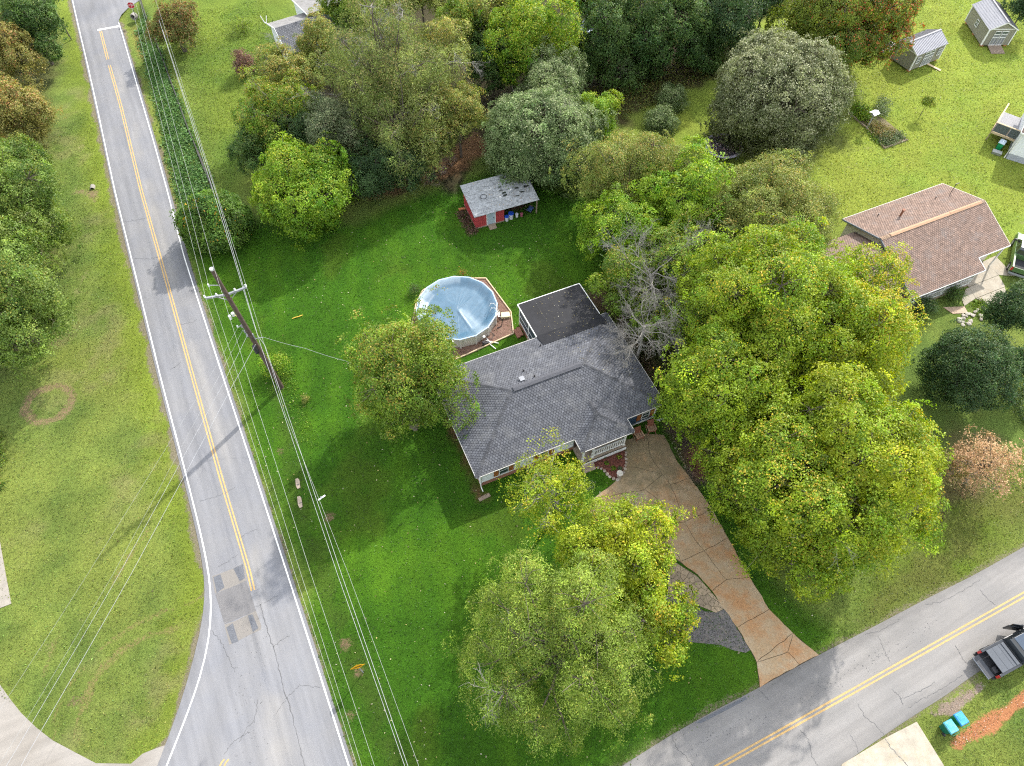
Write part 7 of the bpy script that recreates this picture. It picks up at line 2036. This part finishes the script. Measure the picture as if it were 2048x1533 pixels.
# ------------------------------------------------------------------ pickup trucks
tyre = mat("tyre", (.02, .02, .022), .85)
def profile_body(mb, sec, half):
    """body side profile (x,z list, closed) extruded across the width with slight tumblehome (half: list of half widths per point)"""
    n = len(sec)
    vs = [(x, h, z) for (x, z), h in zip(sec, half)] + [(x, -h, z) for (x, z), h in zip(sec, half)]
    mb.add(vs, [tuple(range(n)), tuple(reversed(range(n, 2 * n)))] + [(i, n + i, n + (i + 1) % n, (i + 1) % n) for i in range(n)])
def pickup(name, label, loc, rz, paint, upper, cover=None, tail_down=False, open_door=False, group=None):
    """x: 0 at the rear of the bed, +x towards the bonnet"""
    t = thing(name, label, "pickup truck", loc, rz, group)
    hw = .98
    # bed: floor and side walls
    m = MB(); m.box((1.0, 0, .72), (1.96, 1.9, .08)); m.build("bed_floor", mat("bed_liner", (.025, .026, .03), .8, .2, 8), t)
    for s_ in (-1, 1):
        m = MB()
        arch = [(.02, .45), (.50, .45)] + [(.95 - .47 * math.cos(a), .42 + .47 * math.sin(a)) for a in np.linspace(.1, 3.04, 9)] + [(1.40, .45), (1.98, .45), (1.98, 1.28), (.02, 1.30)]
        n = len(arch)
        y0, y1 = s_ * hw, s_ * (hw - .17)
        vs = [(x, y0, z) for x, z in arch] + [(x, y1, z) for x, z in arch]
        m.add(vs, [tuple(range(n)), tuple(reversed(range(n, 2 * n)))] + [(i, n + i, n + (i + 1) % n, (i + 1) % n) for i in range(n)])
        m.build("bed_side", paint, t, bevel=.02)
        m = MB(); m.box((.03, s_ * (hw - .08), 1.02), (.10, .17, .42)); m.build("tail_light", mat("tail_light_red", (.45, .03, .03), .25, spec=.7), t)
    m = MB(); m.box((1.95, 0, 1.0), (.06, 1.64, .5)); m.build("bed_front", paint, t)
    if tail_down:
        m = MB(); m.box((-.28, 0, .76), (.54, 1.58, .07), M=Matrix.Rotation(R(-4), 3, 'Y')); tg = m.build("tailgate", mat("tailgate_inside", (.06, .065, .075), .5, .15, 4), t, bevel=.012)
        for k in range(7):
            m = MB(); m.box((-.10 - k * .065, 0, .80 - k * .004), (.025, 1.45, .012)); m.build("tailgate_rib", darkm, tg)
        m = MB(); m.box((-.54, 0, .745), (.03, 1.6, .08)); m.build("tailgate_lip", mat("blue_grey_edge", (.14, .16, .19), .4), tg)
    else:
        m = MB(); m.box((.03, 0, 1.0), (.07, 1.6, .55)); m.build("tailgate", paint, t, bevel=.015)
    m = MB(); m.box((-.06, 0, .52), (.14, 1.92, .18)); m.build("bumper", steel if not tail_down else darkm, t, bevel=.02)
    # cab and bonnet
    lower = [(2.02, .42), (2.02, 1.26), (4.05, 1.22), (5.35, 1.10), (5.55, .95), (5.58, .55), (5.4, .42)]
    m = MB(); profile_body(m, lower, [.96, .98, .97, .90, .86, .90, .94]); m.build("body", paint, t, bevel=.05)
    cabp = [(2.04, 1.24), (2.20, 1.72), (2.45, 1.84), (3.45, 1.84), (3.62, 1.78), (4.22, 1.20)]
    m = MB(); profile_body(m, cabp, [.94, .80, .74, .74, .76, .92]); m.build("cab", mat("tinted_glass", (.02, .024, .028), .06, .05, 1, 0, spec=.9), t, bevel=.03)
    m = MB(); m.box((2.95, 0, 1.865), (1.12, 1.46, .05)); m.build("cab_roof", upper, t, bevel=.02)
    for s_ in (-1, 1):
        for a, b in (((2.06, .935, 1.25), (2.30, .765, 1.82)), ((4.20, .91, 1.22), (3.52, .745, 1.83)), ((3.0, .93, 1.25), (2.98, .75, 1.83))):
            m = MB(); m.span((a[0], s_ * a[1], a[2]), (b[0], s_ * b[1], b[2]), .07, .05); m.build("pillar", paint, t)
        m = MB(); m.box((3.95, s_ * 1.08, 1.33), (.14, .24, .18)); m.build("mirror", darkm, t, bevel=.02)
        m = MB(); m.box((5.45, s_ * .72, .88), (.22, .3, .16)); m.build("headlight", mat("lamp_glass", (.6, .62, .65), .1, .05, 1, spec=.8), t)
        for x in (.95, 4.55):
            m = MB(); m.tube([(x, s_ * .76, .40), (x, s_ * 1.0, .40)], .40, 18); w_o = m.build("wheel", tyre, t, bevel=.03)
            m = MB(); m.tube([(x, s_ * .99, .40), (x, s_ * 1.015, .40)], .25, 12); m.build("rim", steel, w_o)
    m = MB(); m.extrude([(4.15, -.62, 1.222), (5.25, -.55, 1.13), (5.25, .55, 1.13), (4.15, .62, 1.222)], (0, 0, .03)); m.build("bonnet_panel", upper, t, bevel=.01)
    if cover:
        for k in range(3):
            m = MB(); m.box((.28 + .52 * k + .26 + (.0), 0, 1.335 + .004 * k), (.51, 1.62, .045)); m.build("bed_cover_panel", cover, t, bevel=.008)
        m = MB(); m.box((1.7, 0, 1.39), (.22, 1.60, .06)); m.build("folded_cover", cover, t)
        m = MB(); m.box((.16, -.45, .9), (.3, .4, .3)); m.build("toolbox", darkm, t)
    if open_door:
        m = MB()
        hx, hy = 3.05, hw
        d_ = Vector((math.cos(R(148)), math.sin(R(148)), 0))
        base = Vector((4.0, hw, 0))
        m.span(base + Vector((0, 0, .84)) + d_ * .02, base + d_ * 1.0 + Vector((0, 0, .84)), .10, .80); do = m.build("open_door", paint, t, bevel=.02)
        m = MB(); m.span(base + Vector((0, 0, 1.48)) + d_ * .18, base + d_ * .96 + Vector((0, 0, 1.48)), .03, .44); m.build("door_glass", mat("tinted_glass", (.02, .024, .028)), do)
    return t
black_paint = mat("black_car_paint", (.020, .024, .030), .22, .1, 2, 0, spec=.7)
pickup("pickup_truck", "black pickup with grey bed cover and lowered tailgate parked half on the verge", (33.62, 10.20, 0), R(23.4), black_paint, mat("dark_blue_roof", (.035, .055, .085), .2, .05, 1, 0, spec=.8), cover=mat("grey_vinyl_cover", (.075, .085, .10), .6, .10, 3, .05), tail_down=True, open_door=True, group="pickup trucks")
pickup("pickup_truck", "green and white pickup parked at the right edge beside the brown house", (50.0, 46.7, 0), R(63), mat("green_paint", (.085, .16, .06), .3, .1, 2, 0, spec=.6), mat("white_car_paint", (.72, .74, .76), .3, .04, 2, 0, spec=.6), group="pickup trucks")

# ------------------------------------------------------------------ grey roofed house at the top edge
th_ = thing("house", "grey roofed house at the top edge, mostly behind the thicket", "house", (-26.9, 79.2, 0), R(29.5))
gh, gD, gsl = 3.0, 7.6, .36
# local x along the ridge to the right, y to the back
m = MB(); m.prism([(.25, .4), (14, .4), (14, gD - .4), (.25, gD - .4)], 0, gh - .02); m.add([(.25, .4, gh - .02), (.25, gD - .4, gh - .02), (.25, gD / 2, gh + gD / 2 * gsl - .12)], [(0, 1, 2)]); siding(m, (.25, gD - .4), (.25, .4), .4, gh, .16, (-1, 0)); m.build("wall", siding_w, th_)
g1 = mat("charcoal_roof", (.105, .11, .12), .9, .2, 4, .3); g2 = mat("worn_grey_roof", (.20, .195, .19), .9, .2, 2, .2, stain=(.10, .09, .085), stain_scale=1.2, stain_amt=.6)
zr_ = gh + gD / 2 * gsl
m = MB(); m.extrude([(0, 0, gh), (14, 0, gh), (14, gD / 2, zr_), (0, gD / 2, zr_)], (0, 0, .1)); m.build("roof", g1, th_)
acc = ([], [], []); shingle_plane(acc, (0, 0, gh + .11), (1, 0, 0), (0, 1, gsl), [(0, 0), (14, 0), (14, gD / 2 * 1.063), (0, gD / 2 * 1.063)], ((.10, .105, .115), (.135, .14, .15), (.07, .072, .08)), 41); shingles_obj(acc, th_)
m = MB(); m.extrude([(0, gD / 2, zr_), (14, gD / 2, zr_), (14, gD, gh), (0, gD, gh)], (0, 0, .1)); m.build("roof", g2, th_)
m = MB(); m.span((-.03, 0, gh + .02), (-.03, gD / 2, zr_ + .02), .05, .18); m.span((-.03, gD, gh + .02), (-.03, gD / 2, zr_ + .02), .05, .18); m.span((0, gD + .03, gh), (4.6, gD + .03, gh), .06, .14); m.build("bargeboard", white, th_)
m = MB(); m.extrude([(4.4, gD / 2 + .2, zr_ + .35), (14, gD / 2 + .2, zr_ + .35), (14, gD + 4, gh + .2), (4.4, gD + 4, gh + .2)], (0, 0, .1)); m.build("roof", g2, th_)['label'] = "higher worn grey roof of the rear wing"
m = MB(); m.prism([(4.7, gD - .3), (14, gD - .3), (14, gD + 3.7), (4.7, gD + 3.7)], 0, gh + .25); m.build("wall", siding_w, th_)
m = MB(); m.span((4.37, gD / 2 + .2, zr_ + .36), (4.37, gD + 4, gh + .22), .05, .18); m.build("bargeboard", white, th_)
m = MB(); m.cyl((1.9, 1.2, gh + .3), .08, .9, 8); m.build("roof_vent", mat("rusty_flue", (.22, .09, .05)), th_)
m = MB(); m.tube([(-.1, gD, gh + .1), (-.3, gD + .3, gh + .25), (-.45, gD + .6, gh + .9)], .045, 6); m.tube([(-.1, gD, gh + .1), (.2, gD + .3, gh + .9)], .045, 6); m.build("service_mast", white, th_)
# something pale seen between the dark trees
t = thing("parked_car", "pale blue car glimpsed between the trees above the drain", "car", P(1178, 58, 0), R(70))
m = MB(); profile_body(m, [(-2.1, .35), (-2.15, .8), (-1.3, .9), (-.8, 1.4), (.6, 1.42), (1.3, .92), (2.1, .8), (2.2, .4)], [.85, .86, .87, .68, .68, .87, .84, .84]); m.build("body", mat("pale_blue_paint", (.42, .50, .60), .3, .05, 2, spec=.6), t, bevel=.06)
m = MB(); profile_body(m, [(-1.1, .95), (-.78, 1.36), (.58, 1.38), (1.1, .95)], [.875, .70, .70, .875]); m.build("window", glass, t)
for x in (-1.3, 1.35):
    for y in (-.8, .8):
        m = MB(); m.tube([(x, y - .1, .33), (x, y + .1, .33)], .33, 14); m.build("wheel", tyre, t)
print("leaves in tree crowns:", NTREES[0])
